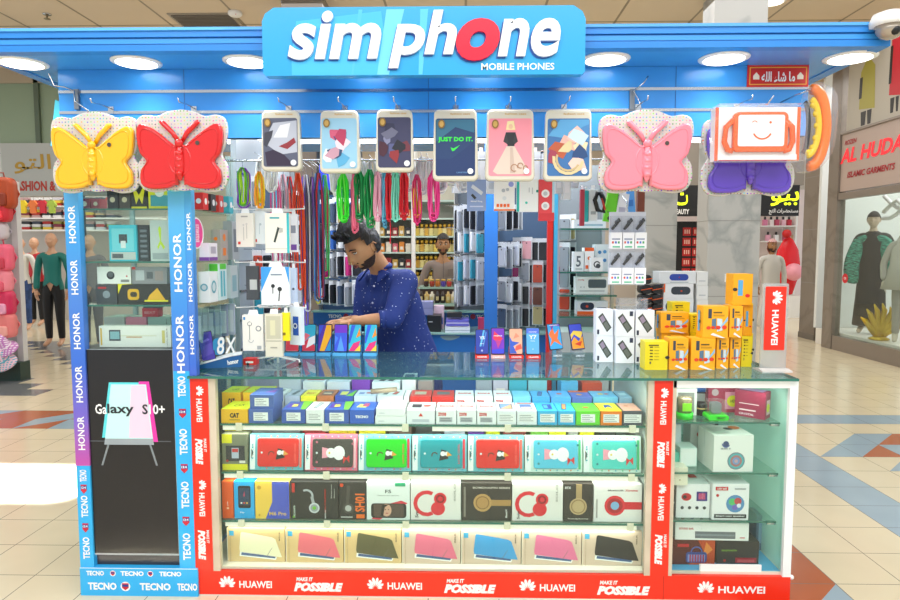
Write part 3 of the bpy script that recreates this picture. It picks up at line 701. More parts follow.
HG2 = grad('blue_print', [(.98, '#4a6cd0'), (1.3, '#3f8cdc'), (1.6, '#4ca8e0'), (1.9, '#70c0e8')])
def post(x0, x1, zcut, hg, marks, hon, lab):
    mb = MB(); a, b = x0, x1; mb.box(a, b, -.006, .03, .13, zcut, TB); mb.box(a, b, -.006, .03, zcut, zw + .05, hg); MM = FR(-.006); c = (a + b) / 2; w = b - a
    for y0, y1 in hon: sideways(mb, 'HONOR', c, ZA(y1, F), ZA(y0, F), w * .5, WHITE, 90, MM, .02)
    for y0, y1 in marks:
        sideways(mb, 'TECNO', c, ZA(y1, F), ZA(y0, F), w * .5, WHITE, 90, MM, .03)
    for y in [(marks[i][1] + marks[i + 1][0]) / 2 for i in range(len(marks) - 1)]:
        z = ZA(y, F); mb.poly([(c - w * .22, z + .018), (c + w * .22, z + .018), (c + w * .22, z - .008), (c, z - .024), (c - w * .22, z - .008)], '#c82038', MM, 2); mb.rect(c - w * .22, z - .002, c + w * .22, z + .012, '#1c3c90', MM, 3); mb.text('i24', c, z + .005, w * .36, .01, WHITE, MM, 4)
    return mb.obj('post', t, label=lab)
post(0, tx(81, .3) * .0 + (XA(80, F, .95) - XA(66, F, .95)), ZA(468, F), HG, [(472, 484), (498, 520), (540, 562)], [(205, 243), (260, 295), (313, 350), (367, 404), (418, 452)], 'narrow purple and blue post')
post(XA(174, F, 1.0) - xl, XA(190, F, 1.0) - xl, ZA(372, F), HG2, [(377, 398), (430, 456), (483, 510), (535, 562)], [(185, 191), (233, 292), (315, 374)], 'wide light blue post')
mb = MB(); a = XA(190, F, 1.) - xl; mb.box(a, a + (XA(197, F, 1.3) - XA(190, F, 1.3)), -.004, .03, ZT, zw, HG); 
for y0, y1 in ((212, 250), (262, 302), (315, 355)): sideways(mb, 'HONOR', a + .016, ZA(y1, F), ZA(y0, F), .017, WHITE, 90, FR(-.004), .02)
mb.obj('post', t, label='thin violet strip beside the wide post')
mb = MB(); q = XA(199, F, .05) - xl; mb.box(0, q, -.012, DT, 0, .13, TB); MM = FR(-.012)
mb.rect(0, .127, q, .13, '#e8f4fc', MM); zc = .04
for u0, u1, z in ((.035, .165, .045), (.27, .41, .045), (.44, .53, .045), (.03, .11, .105), (.185, .29, .105), (.36, .46, .105)): mb.text('TECNO', (u0 + u1) / 2, z, u1 - u0, .034 if z < .1 else .022, WHITE, MM, 2, 0, .04)
for u, z, s in ((.205, .045, 1), (.15, .105, .6), (.32, .105, .6)):
    mb.disc(u, z, .022 * s, WHITE, MM, 2); mb.poly([(u - .015 * s, z + .015 * s), (u + .015 * s, z + .015 * s), (u + .015 * s, z - .006 * s), (u, z - .018 * s), (u - .015 * s, z - .006 * s)], '#c82038', MM, 3); mb.rect(u - .015 * s, z - .001, u + .015 * s, z + .009 * s, '#1c3c90', MM, 4)
mb.obj('skirt', t)
# poster cabinet
w0 = XA(84, F, .8) - xl; w1 = XA(174, F, .8) - xl
mb = MB(); mb.box(.01, w1 + .03, .02, DT, .13, zp, mat('#33343a', .35)); mb.obj('base_cabinet', t)
mb = MB(); zq = ZA(557, F); Hp = zp - zq; mb.box(w0 - .012, w1 + .005, .004, .02, zq - .008, zp, '#a8b0b4'); mb.rect(w0, zq, w1, zp, mat('#1a1a1d', .25), FR(.004)); MM = FR(.004)
pu_ = lambda px: XA(px, F, .8) - xl
pv = lambda py: ZA(py, F)
mb.poly([(pu_(101), pv(440)), (pu_(154), pv(440)), (pu_(147), pv(384)), (pu_(110), pv(384))], '#5ad8e0', MM, 1.6); mb.poly([(pu_(128), pv(444)), (pu_(157), pv(444)), (pu_(150), pv(383)), (pu_(140), pv(383))], '#e838a8', MM, 1.8)
mb.poly([(pu_(104), pv(441)), (pu_(152), pv(441)), (pu_(147), pv(386)), (pu_(112), pv(386))], '#c8f0f0', MM, 2.4); mb.poly([(pu_(128), pv(440)), (pu_(151), pv(440)), (pu_(146), pv(387)), (pu_(132), pv(387))], '#e8d0e4', MM, 3)
mb.poly([(pu_(103), pv(447)), (pu_(153), pv(447)), (pu_(152), pv(441)), (pu_(104), pv(441))], '#9aa4aa', MM, 3.2); mb.rect(pu_(88), pv(444), pu_(170), pv(443), '#54585c', MM, 1.3)
mb.poly([(pu_(106), pv(447)), (pu_(108), pv(447)), (pu_(101), pv(468)), (pu_(99), pv(468))], '#80888c', MM, 1.4); mb.poly([(pu_(148), pv(447)), (pu_(150), pv(447)), (pu_(156), pv(468)), (pu_(154), pv(468))], '#80888c', MM, 1.4)
for s_, a_, b_, c_, h_, dz in (('Ga', 95.5, 107, WHITE, .045, 0), ('laxy', 107.5, 134, '#22262c', .056, -.004), ('S', 142.5, 148, '#22262c', .045, 0), ('10+', 149.5, 165, WHITE, .045, 0)): mb.text(s_, (pu_(a_) + pu_(b_)) / 2, pv(411) + dz, pu_(b_) - pu_(a_), h_, c_, MM, 5, 0, .02)
mb.obj('poster', t)
for y in (208, 261.5, 305.5):
    z = ZA(y, F + .03); mb = MB(); mb.box(.0, xw - .02, .03, DT, z - .007, z, GS); mb.box(.0, xw - .02, .028, .03, z - .007, z, GLG); mb.obj('shelf', t)
mb = MB(); mb.box(.06, w1 + .01, .018, .023, zp, zw, GL); mb.obj('front_glass', t); mb = MB(); mb.box(0, .006, .03, DT, .13, zw, GL); mb.obj('side_glass', t); mb = MB(); mb.box(xw - .02, xw - .014, .03, DT, ZT, zw, GL); mb.obj('side_glass', t)
mb = MB(); mb.box(.0, xw, DT - .006, DT, zp, zw, GL); mb.obj('back_glass', t); mb = MB(); mb.box(0, .02, DT - .02, DT, .13, zw, '#9fb4b8'); mb.box(xw - .034, xw - .014, DT - .02, DT, .13, zw, '#9fb4b8'); mb.box(.03, .06, -.0, .02, zp, zw, '#20242c'); mb.obj('frame', t)
# ================================================================== goods in the main counter
YFm = F + .045
G1 = 'phone boxes lying on the top shelf'
def lab(c, w=.8, h=.5): return [('F', 'r', .5 - w / 2, .2, .5 + w / 2, .2 + h, c)]
def bar(x=.5, w=.6):   # white sticker with print lines
    out = [('F', 'r', x - w / 2, .18, x + w / 2, .78, '#f4f4f0')]
    for k in range(4): out.append(('F', 'r', x - w / 2 + .04, .26 + k * .13, x + w / 2 - .1 - (k % 2) * .12, .3 + k * .13, '#8a8c90'))
    return out
def phone_pic(c='#4070c0', x=.5, y=.5, c2='#202228', s=1):
    return [('T', 'p', [(x - .2 * s, y - .3 * s), (x + .05 * s, y - .34 * s), (x + .22 * s, y + .3 * s), (x - .03 * s, y + .34 * s)], c2), ('T', 'p', [(x - .16 * s, y - .26 * s), (x + .03 * s, y - .29 * s), (x + .18 * s, y + .26 * s), (x - .01 * s, y + .29 * s)], c)]
def redscrip(): return [('T', 't', 'zoone', .5, .5, .75, .22, '#d83028', 0, .03), ('F', 't', 'zoone', .3, .72, .4, .25, '#d83028', 0, .03), ('F', 'r', .15, .15, .8, .5, '#b8bcc0'), ('F', 'r', .2, .22, .75, .28, '#74787c'), ('F', 'r', .2, .36, .7, .42, '#74787c')]
CATY, LIME, NAVY = '#f4b818', '#dde820', '#4a66a8'
def rA(x0, x1, label, body, pr, dy=0, k=0, D=.155, H=.062, faces=None, name='phone_box', cat='phone box', rz=0):
    return row(name, cat, x0, x1, YFm + dy, zA + k * .0, D, H, label, body, pr, rz, G1, faces)
catp = [('T', 't', 'CAT', .5, .45, .4, .22, '#5a5a20', 20), ('F', 't', 'CAT', .5, .55, .35, .35, '#1c1a10', 0, .05), ('F', 'r', .3, .2, .7, .25, '#8a7820')]
rA(221, 248, 'yellow phone box with black lettering at the front left end of the top shelf', CATY, catp, faces={'T': LIME})
bl = bar() + [('T', 'r', .1, .2, .9, .8, '#5878b8'), ('T', 'p', [(.5, .3), (.9, .3), (.9, .8)], '#8858b0')]
rA(248.5, 273, 'slate blue phone box beside the yellow box, bottom one of two', NAVY, bl)
o = rA(250, 274, 'slate blue phone box stacked on another beside the yellow box', NAVY, bl, dy=.01); o.location.z += .063
bg = [('T', 'p', [(.1, .2), (.6, .3), (.5, .8), (.15, .7)], '#5830a0'), ('T', 'p', [(.3, .3), (.55, .35), (.5, .6), (.3, .6)], '#f0e050'), ('T', 'p', [(.8, 0), (1, 0), (1, 1), (.6, 1)], '#78c838')]
rA(281.5, 305.5, 'blue phone box with white sticker and purple picture, left of a slim white one', '#3a5cae', bar() + bg)
rA(306, 324, 'slim white phone box with a grey handset picture between two blue boxes', '#f0f0ee', bar(.5, .8) + phone_pic('#b8c0c8'))
rA(324.5, 349, 'blue and green phone box right of the slim white one', '#3c60b4', bar() + bg)
rA(349.5, 374, 'bright blue phone box with white lettering, left of the plain white pair', '#2f62c4', [('F', 't', 'TECNO', .5, .5, .55, .2, WHITE, 0, .05), ('T', 'p', [(.2, .3), (.6, .25), (.7, .6), (.3, .7)], '#e8e868'), ('T', 'p', [(.4, .4), (.7, .4), (.7, .8), (.5, .8)], '#c04070')])
for k in range(2):
    o = rA(375 + k, 406 - k, 'wide plain white phone box, %s of two beside the bright blue box' % ('bottom', 'top')[k], '#f6f6f4', [('F', 'r', .1, .3, .3, .4, '#c8ccd0'), ('T', 'r', .4, .4, .6, .75, '#a8b4c4'), ('T', 'r', .43, .43, .57, .72, '#e8d0c0')]); o.location.z += k * .036; o.scale.z = .55
rA(406.5, 435, 'white box with a red triangle and small camera picture on top', '#f2f2f4', [('F', 'p', [(.42, .55), (.58, .55), (.5, .8)], '#e03020'), ('F', 'r', .2, .15, .8, .35, '#c8ccd4'), ('T', 'r', .15, .3, .5, .7, '#303840'), ('T', 'c', .7, .5, .15, '#d84830')])
for i, (a, b) in enumerate(((436, 456.5), (457, 476.5), (477, 496.5))):
    rA(a, b, 'white phone box with red script, %s in the run of three beside the triangle box' % ('first', 'second', 'third')[i], '#f4f4f4', redscrip())
rA(497, 516.5, 'white phone box with a colourful square screen picture on top', '#eceef0', [('T', 'r', .15, .2, .85, .8, '#2a3048'), ('T', 'p', [(.2, .25), (.8, .25), (.8, .75)], '#e8a878'), ('T', 'p', [(.2, .25), (.8, .75), (.2, .75)], '#7898d8')] + bar(.5, .85))
rA(517, 537, 'white phone box with blue screen picture and red band, left of the cyan boxes', '#f0f2f4', [('T', 'r', .2, .2, .8, .75, '#5878b8'), ('T', 'r', .25, .26, .75, .45, '#f0c0b0'), ('T', 'r', .1, .82, .9, .92, '#d83828')] + bar(.5, .85))
cy = bar(.5, .75) + [('T', 'r', .35, .2, .8, .75, '#2840a0'), ('T', 'r', .4, .3, .6, .65, '#58b0e8')]
rA(537.5, 557.5, 'cyan phone box with dark blue double handset picture', '#38b4e4', cy)
rA(558, 575.5, 'cyan phone box with a tilted orange screen handset, beside the green box', '#38b4e4', bar(.5, .75) + phone_pic('#d89850', .45, .5, '#203078', 1.1))
rA(576, 600, 'lime green phone box between the cyan and yellow ones', '#6cd838', bar() + [('T', 'c', .5, .4, .14, '#c86838')])
rA(600.5, 622, 'yellow topped orange phone box with blue lettering mark', '#f08020', bar(.5, .75) + [('T', 'p', [(.3, .3), (.5, .5), (.7, .3), (.65, .7), (.35, .7)], '#3048a8')], faces={'T': '#f4e818'})
rA(622.5, 643, 'salmon topped dark edged phone box at the right end of the top shelf', '#50545c', bar(.5, .85) + [('T', 'r', .05, .04, .95, .96, '#e8a890'), ('T', 'c', .4, .6, .12, '#c87858')])
# second rows
def r2(x0, x1, label, body, pr, dy=.17, H=.085, D=.14, k=0, faces=None):
    o = rA(x0, x1, label, body, pr, dy, 0, D, H, faces); o.location.z += k; return o
r2(222, 241, 'lime phone box standing behind the front yellow one', CATY, catp, faces={'T': LIME}, H=.1)
r2(243, 269, 'lime phone box behind the slate blue pair', CATY, catp, faces={'T': LIME}, H=.1)
r2(270, 284, 'white phone box with a grey handset, behind the gap left of the blue boxes', '#e8eaec', phone_pic('#90a0b0'), H=.09)
r2(279, 301, 'silver phone box lying high behind the blue and slim white boxes', '#ccd4e0', [('F', 'r', .2, .3, .8, .6, '#8090a8')], dy=.33, H=.13)
r2(285, 300, 'grey topped phone box with a handset picture, second row', '#b4bccc', phone_pic('#586878'), H=.085)
r2(301, 316, 'yellow topped phone box with a red script mark, second row', '#f0e030', [('T', 't', 'JOY', .5, .4, .6, .2, '#c83020', 0, .05)])
r2(317, 334, 'brown and orange topped phone box, second row', '#b86838', [('T', 'r', .2, .2, .8, .7, '#384050'), ('T', 'r', .25, .3, .75, .5, '#d8c0a0')])
r2(335, 353, 'blue phone box with a bright screen picture, second row', '#3450b0', [('T', 'r', .2, .2, .6, .7, '#e8e060'), ('T', 'p', [(.6, 0), (1, 0), (1, 1)], '#78d038')])
r2(354, 376, 'light blue white phone box with a red figure picture, second row', '#d8e4f4', [('T', 'c', .6, .5, .14, '#c84838'), ('T', 'r', .15, .3, .4, .6, '#8098c8')])
r2(377, 403, 'white phone box with two handset pictures, second row', '#f2f2f2', phone_pic('#485058', .3, .5, s=.7) + phone_pic('#d05040', .68, .5, s=.7))
r2(404, 409, 'slim white box edge in the second row', '#ffffff', [])
r2(410, 431, 'red phone box with a beige picture, left one of the red pair', '#dc2c28', [('T', 'r', .18, .3, .75, .75, '#c8b8a0'), ('F', 'r', .2, .3, .8, .6, '#f0f0f0')])
r2(432, 454, 'red phone box with a dark grey picture, right one of the red pair', '#dc2c28', [('T', 'r', .2, .3, .8, .75, '#606468'), ('F', 'r', .2, .3, .8, .6, '#f0f0f0')])
for i, (a, b) in enumerate(((455, 474), (475, 493), (494, 512))):
    r2(a, b, 'white phone box with red script in the second row, %s' % ('beside the red pair', 'middle of three', 'furthest from the red pair')[i], '#f2f2f4', redscrip())
r2(513, 531, 'pale cyan phone box in the second row', '#7cc8ec', [('F', 'r', .1, .2, .9, .5, '#a8dcf4')])
r2(532, 550, 'blue phone box with dark handset in the second row', '#48a8e0', phone_pic('#3860b0'))
r2(551, 571, 'sky blue phone box with a red disc in the second row', '#58aaec', [('T', 'c', .5, .5, .15, '#d85838')])
r2(572, 592, 'purple phone box with an orange end in the second row', '#5870c8', [('T', 'c', .45, .4, .15, '#f0a030'), ('T', 'r', 0, .75, 1, 1, '#e86820')])
r2(593, 618, 'light blue phone box with small red and yellow icons, second row', '#68b8e4', [('T', 'c', .4, .5, .12, '#e8c030'), ('T', 'c', .65, .5, .1, '#d84830')])
r2(619, 632, 'blue grey phone box at the right end of the second row', '#88b0c8', [('T', 'r', .2, .3, .8, .7, '#b8d8e8')])
T3 = .33
r2(303, 325, 'white phone box with red lettering in the back row, left', '#e8ecf4', [('T', 'r', .1, .3, .9, .5, '#d05050'), ('F', 't', 'star', .5, .5, .7, .4, '#c04040')], T3, .12)
r2(327, 350, 'white phone box with red lettering in the back row beside a purple one', '#dfe6f2', [('F', 't', 'star', .5, .5, .7, .4, '#c04040')], T3, .12)
r2(352, 370, 'purple phone box in the back row', '#8838b8', [('T', 'r', .2, .2, .8, .8, '#a858d0')], T3, .13)
r2(372, 400, 'white phone box with a pair of black handsets in the back row', '#eceff2', phone_pic('#30343c', .35, .5, s=.8) + phone_pic('#30343c', .68, .5, s=.8), T3 - .01, .12)
r2(402, 416, 'tall white phone box with a tablet picture in the back row', '#f6f6f6', [('T', 'r', .15, .2, .85, .7, '#505860'), ('F', 'r', .2, .3, .8, .5, '#d8dce0')], T3, .14)
r2(418, 433, 'grey brown clear topped box in the back row', '#a89c98', [('F', 't', 'tune', .5, .5, .7, .4, '#b84030')], T3, .125)
r2(476, 492, 'grey clear topped phone box in the back row', '#989ca8', [('F', 't', 'zoone', .5, .4, .8, .3, '#d83028')], T3, .13)
r2(493, 508, 'blush coloured phone box in the back row', '#c0b4c4', [('F', 'r', .2, .2, .8, .7, '#e8d8d0')], T3, .13)
r2(509, 527, 'teal phone box in the back row', '#3aa8bc', phone_pic('#306880'), T3, .135)
r2(528, 547, 'clear lidded phone box with pale gold picture in the back row', '#88c4cc', [('T', 'c', .5, .5, .22, '#f0e8c0')], T3, .135)
r2(561, 578, 'blue phone box with two handsets in the back row', '#58b4e0', phone_pic('#204898'), T3, .125)
r2(582, 602, 'orange phone box showing a white band, back row', '#d84820', [('F', 'r', .1, .3, .9, .5, '#f0e8e0')], T3, .12)
mb = MB(); mb.tube([(-.06, 0, 0), (.06, 0, .012)], [.0125, .0115], mat('#a8947c', .3, .3), 12)
p = P(384, 393, YFm + .12); tag(mb.obj('metal_tube', loc=(p.x, p.y, p.z + .006)), 'short tan metal tube lying across the phone boxes', 'tube')
mb = MB(); mb.tube([(-.045, 0, 0), (.045, 0, .006)], .006, mat('#e8a020', .4), 8); p = P(509, 379, YFm + .38); tag(mb.obj('highlighter_marker', loc=(p.x, p.y, p.z + .0)), 'orange yellow marker lying on the back row of boxes', 'marker')

# tablet cases in printed cardboard windows
G2 = 'boxed tablet cases on the second shelf'
def tabcase(x0, x1, label, frame, inner, acc, fig=0, strip='#4ab0c0'):
    a = XA(x0, YFm, zB + .1); b = XA(x1, YFm, zB + .1); W = b - a - .003; H = .16; D = .03
    t = thing('tablet_case_box', label, 'tablet case', ((a + b) / 2, YFm + .01, zB + .002), 0, G2, rot=(math.radians(-6), 0, 0))
    mb = MB(); mb.box(-W / 2, W / 2, 0, D, 0, H, frame); M = FR(0, -W / 2, 0)
    mb.rect(W * .008, H * .02, W * .1, H * .98, '#f0f4f0', M, 1); mb.text('TAB', W * .055, H * .5, H * .5, W * .03, strip, M, 2, 90)
    mb.poly([(W * .03, H * .3), (W * .07, H * .5), (W * .03, H * .6)], '#4a4038', M, 2)
    for k in range(7): mb.disc(W * (.16 + .12 * k), H * .95, H * .022, [acc, strip, '#e8a040'][k % 3], M, 1.5, n=8); mb.disc(W * (.2 + .12 * k), H * .05, H * .022, [strip, acc, '#e87838'][k % 3], M, 1.5, n=8)
    mb.rect(W * .93, H * .08, W * .97, H * .9, acc, M, 1.5)
    mb.obj('box', t)
    mb = MB(); mb.prism(rrect(-W * .385, H * .1, W * .385 + .0, H * .9, .012, 4), .008, inner if not isinstance(inner, str) else mat(inner, .3), FR(0, W * .035), .003); M = FR(-.008, -W / 2 + W * .035, 0)
    mb.disc(W * .2, H * .5, H * .03, '#d8e0e0', M, 1, n=10)
    if fig == 0:      # generic winged badge
        mb.poly([(W * .46, H * .3), (W * .5, H * .62), (W * .6, H * .58), (W * .63, H * .36)], '#2c2c2c', M, 1); mb.disc(W * .53, H * .5, H * .07, WHITE, M, 2, n=12); mb.disc(W * .6, H * .5, H * .06, WHITE, M, 2, n=12)
        mb.poly([(W * .6, H * .42), (W * .7, H * .46), (W * .61, H * .56)], '#e8a040', M, 2.5); mb.text('LOOK COOL', W * .82, H * .5, H * .55, W * .035, acc, M, 1, 90)
        mb.arc(W * .38, H * .45, H * .08, H * .03, 20, 200, '#503828', M, 1, n=6)
    else:
        mb.disc(W * .62, H * .5, H * .17, WHITE, M, 1.5, H * .2, 16); mb.poly([(W * .3, H * .35), (W * .42, H * .38), (W * .42, H * .62), (W * .3, H * .66)], '#f0a0b0', M, 1)
        mb.disc(W * .47, H * .5, H * .14, WHITE, M, 1.4, n=14); mb.poly([(W * .7, H * .2), (W * .76, H * .34), (W * .82, H * .22), (W * .82, H * .44), (W * .76, H * .36), (W * .7, H * .42)], '#d83838', M, 2)
        for u, v in ((.2, .24), (.2, .8), (.88, .76)): mb.disc(W * u, H * v, H * .035, '#388888' if fig == 1 else '#c06878', M, 1, n=8)
        mb.disc(W * .44, H * .5, H * .03, '#e8c838', M, 2, n=8)
    mb.obj('tablet_case', t)
DKB = '#46423e'
tabcase(248, 302.5, 'red tablet case in a window box, leftmost on the second shelf', '#70bcc4', '#e03028', '#f87060')
tabcase(303.5, 357, 'dark olive tablet case in a pink patterned window box', '#e87088', DKB, '#f8c0c8', 2)
tabcase(357.5, 411, 'bright green tablet case in a window box', '#78bcc8', '#18d018', '#e83848')
tabcase(411.5, 467, 'teal blue tablet case in a window box', '#78bcc8', '#189aa4', '#e83848')
tabcase(467.5, 524.5, 'red tablet case in a window box beside the teal one', '#70bcc4', '#e03028', '#f87060')
tabcase(525, 583.5, 'sky blue tablet case with a white blob and red bow, in a mint box', '#d4e8dc', '#58c0dc', '#48c080', 1)
tabcase(584, 642.5, 'mint tablet case with a white blob and red bow, in a mint box', '#d4e8dc', '#50ccc0', '#48c080', 1)
row('phone_box', 'phone box', 222, 247.5, YFm + .01, zB, .05, .165, 'tall grey and yellow phone box left of the red tablet case', '#7c8068', [('F', 'r', 0, 0, 1, .17, '#e8e020'), ('F', 'r', 0, .75, .4, 1, '#e8e020'), ('F', 'r', .15, .25, .9, .68, '#34363a'), ('F', 'r', .38, .33, .66, .62, '#b8c0d0'), ('F', 'r', .4, .5, .64, .6, '#c83838'), ('F', 'c', .2, .26, .05, '#b03838'), ('F', 'r', .68, .2, .92, .27, '#e0e0d8')], group=G2)
for k, (a, b, c, n, h) in enumerate(((225, 240, '#d8d828', 'lime', .17), (252, 300, '#787c80', 'grey', .17), (303, 326, '#a02830', 'dark red', .175), (329, 356, '#e8d020', 'yellow', .17), (359, 386, '#f0e020', 'bright yellow', .175), (389, 412, '#6a5248', 'brown', .17),
                                        (416, 442, '#383c40', 'charcoal', .175), (444, 465, '#b4bccc', 'silver', .17), (468, 484, '#6838a0', 'violet', .17), (486, 500, '#e0e020', 'lemon', .175), (503, 526, '#98403c', 'maroon', .165), (530, 548, '#80c848', 'green', .165), (549, 566, '#f4f020', 'vivid yellow', .175), (568, 578, '#b8b8b8', 'pale grey', .165), (579, 594, '#f0e818', 'second vivid yellow', .175), (600, 616, '#3c4448', 'dark grey', .16))):
    row('accessory_box', 'box', a, b, YFm + .13, zB, .22, h, '%s box standing behind the tablet cases' % n, c, [('F', 'r', .1, .1, .9, .5, '#e8e8e0'), ('T', 'r', .2, .05, .8, .4, '#d8d8d0')], group='boxes behind the tablet cases')

# third shelf
G3 = 'headphone and phone boxes on the third shelf'
H3 = .172
def r3(x0, x1, label, body, pr, name='headphone_box', cat='headphone box', D=.09, H=H3): return row(name, cat, x0, x1, YFm + .01, zC, D, H, label, body, pr, 0, G3)
r3(222, 233.5, 'narrow orange phone box at the left end of the third shelf', '#e85a18', [('F', 't', 'power', .5, .4, .4, .03, WHITE, 90), ('F', 'r', .4, .25, .6, .3, '#f8c8a0')], 'phone_box', 'phone box')
r3(234, 254.5, 'bright cyan phone box with a black handset picture', '#1ca8e8', [('F', 'o', .2, .28, .82, .88, '#181c24', .08), ('F', 'o', .25, .36, .77, .82, '#28405c', .03), ('F', 'r', .32, .4, .4, .44, WHITE), ('F', 'r', .46, .4, .54, .44, '#e04830'), ('F', 'r', .6, .4, .68, .44, '#f0c030'), ('F', 'p', [(.45, .6), (.55, .6), (.52, .75)], '#c04060'), ('F', 't', 'Fly', .4, .16, .2, .05, WHITE)], 'phone_box', 'phone box')
r3(255, 289.5, 'diagonally split yellow and blue phone box on the third shelf', '#f4c850', [('F', 'p', [(.5, 0), (1, 0), (1, 1), (.5, 1), (.5, .45), (.3, 0)], '#4858c0'), ('F', 'c', .12, .84, .06, '#c89830'), ('F', 't', 'M6 Pro', .66, .14, .5, .1, '#e8c060'), ('F', 'c', .12, .1, .03, '#c89830')], 'phone_box', 'phone box')
def phones_on(c, cx, cy, r, c2=None, hx=0):   # over-ear headphone drawing
    return [('F', 'a', cx - r * .6, cy, r * 1.0, r * .34, 60, 300, c), ('F', 'c', cx + r * .15, cy - r * .45, r * .62, c), ('F', 'c', cx + r * .3, cy + r * .42, r * .55, c), ('F', 'c', cx + r * .3, cy + r * .42, r * .38, c2 or '#901020'), ('F', 'c', cx + r * .3, cy + r * .42, r * .22, c)]
r3(290, 338.5, 'dark headphone box with a silver headphone and a green dot', '#2a2a28', [('F', 'a', .34, .62, .16, .055, -20, 120, '#b8bcc0'), ('F', 'p', [(.42, .6), (.48, .62), (.52, .4), (.46, .38)], '#a8acb0'), ('F', 'c', .5, .3, .14, '#d0d4d8'), ('F', 'c', .5, .3, .1, '#9aa0a4'), ('F', 'c', .5, .3, .05, '#70b838'), ('F', 't', 'icon', .08, .2, .25, .06, '#d0e0d0', 90), ('F', 'c', .07, .06, .03, '#70b838'), ('F', 'r', .04, .72, .1, .97, '#c83028'), ('F', 't', 'EXTREME', .73, .5, .5, .035, '#c83828', 90), ('F', 't', 'Stereo', .86, .75, .3, .03, '#c8c8c0', 90), ('F', 't', 'Bass', .92, .7, .2, .025, '#c8c8c0', 90), ('F', 't', 'BEATS HD', .73, .14, .18, .03, WHITE, 90)])
r3(339, 366, 'dark headphone box with big orange sideways lettering', '#2e2c2a', [('F', 't', 'SH01', .78, .45, .7, .26, '#f07020', 90, .03), ('F', 'r', .64, .03, .95, .14, '#f07020'), ('F', 'c', .1, .92, .07, '#d84820'), ('F', 'p', [(.25, .35), (.36, .35), (.42, .9), (.3, .92)], '#4c4844'), ('F', 'c', .34, .3, .2, '#4c4a48'), ('F', 'c', .34, .3, .12, '#b8b8b4'), ('F', 'r', .06, .05, .5, .08, '#c8c4c0')])
r3(366.5, 410, 'white phone box with a portrait on the handset', '#e6ece8', [('F', 't', 'F5', .5, .76, .14, .09, '#404848'), ('F', 't', 'Capture the real you', .5, .65, .5, .035, '#708078'), ('F', 'r', .66, .9, .9, 1.0, '#28a070'), ('F', 'p', [(.1, .02), (.3, 0), (.95, .45), (.8, .52), (.55, .44)], '#d83848'), ('F', 'o', .1, .05, .92, .44, '#1e1e20', .08), ('F', 'o', .16, .08, .86, .42, '#584840', .04), ('F', 'c', .46, .26, .13, '#d8a890', .17), ('F', 'p', [(.32, .1), (.36, .4), (.52, .42), (.42, .34), (.38, .1)], '#241a18'), ('F', 'r', .42, .27, .45, .29, '#241a18'), ('F', 'r', .49, .27, .52, .29, '#241a18'), ('F', 'r', .44, .17, .5, .19, '#b04048')], 'phone_box', 'phone box')
RB = [('F', 'r', 0, .0, 1, .02, '#c8b8b8')]
r3(410.5, 461, 'white box with red folding headphones, left of the dark gold one', '#e8e4de', RB + phones_on('#e02838', .5, .45, .3) + [('F', 't', 'SOLO', .88, .75, .35, .05, '#989890', 90), ('F', 't', '5m', .12, .16, .14, .08, '#303030', 90)])
r3(461.5, 511.5, 'dark box with wide gold headphones, between two white headphone boxes', '#34302c', [('F', 't', 'BOMDHAIPIN SERIES', .6, .88, .75, .05, '#d8d0c4'), ('F', 'r', .5, .4, 1, .56, '#b08850'), ('F', 'c', .42, .48, .24, '#c0965c'), ('F', 'c', .42, .48, .18, '#8c6838'), ('F', 'c', .42, .48, .15, '#b88c54'), ('F', 't', 'BeatX', .9, .2, .18, .05, WHITE, 90), ('F', 'r', .04, .1, .08, .9, '#8a8278')])
r3(512, 563, 'white box with red folding headphones, right of the dark gold one', '#e8e4de', RB + phones_on('#e02838', .5, .45, .3) + [('F', 't', 'SOLO', .88, .75, .35, .05, '#989890', 90), ('F', 't', 'Solo', .12, .16, .16, .07, '#303030', 90)])
r3(563.5, 593, 'dark narrow box with an upright gold headphone', '#34302c', [('F', 'r', .42, .45, .62, 1, '#b09468'), ('F', 'c', .5, .4, .3, '#c0a478'), ('F', 'c', .5, .4, .25, '#94784c'), ('F', 'c', .5, .4, .21, '#c0a478'), ('F', 't', 'headphone', .5, .07, .7, .04, '#e8e0d4'), ('F', 't', 'BTX', .14, .9, .2, .06, WHITE)])
r3(593.5, 642, 'white box with a sideways red headphone, right end of the third shelf', '#ece8e4', [('F', 'r', .6, .33, 1, .53, '#d82030'), ('F', 'c', .44, .43, .27, '#e02838'), ('F', 'c', .44, .43, .2, '#b01828'), ('F', 'c', .44, .43, .11, '#80b0d8'), ('F', 't', 'Xtreme', .78, .84, .26, .06, '#c83038'), ('F', 't', 'bluetooth', .45, .84, .32, .05, '#383838'), ('F', 'r', .05, .1, .08, .6, '#a8a4a0')])

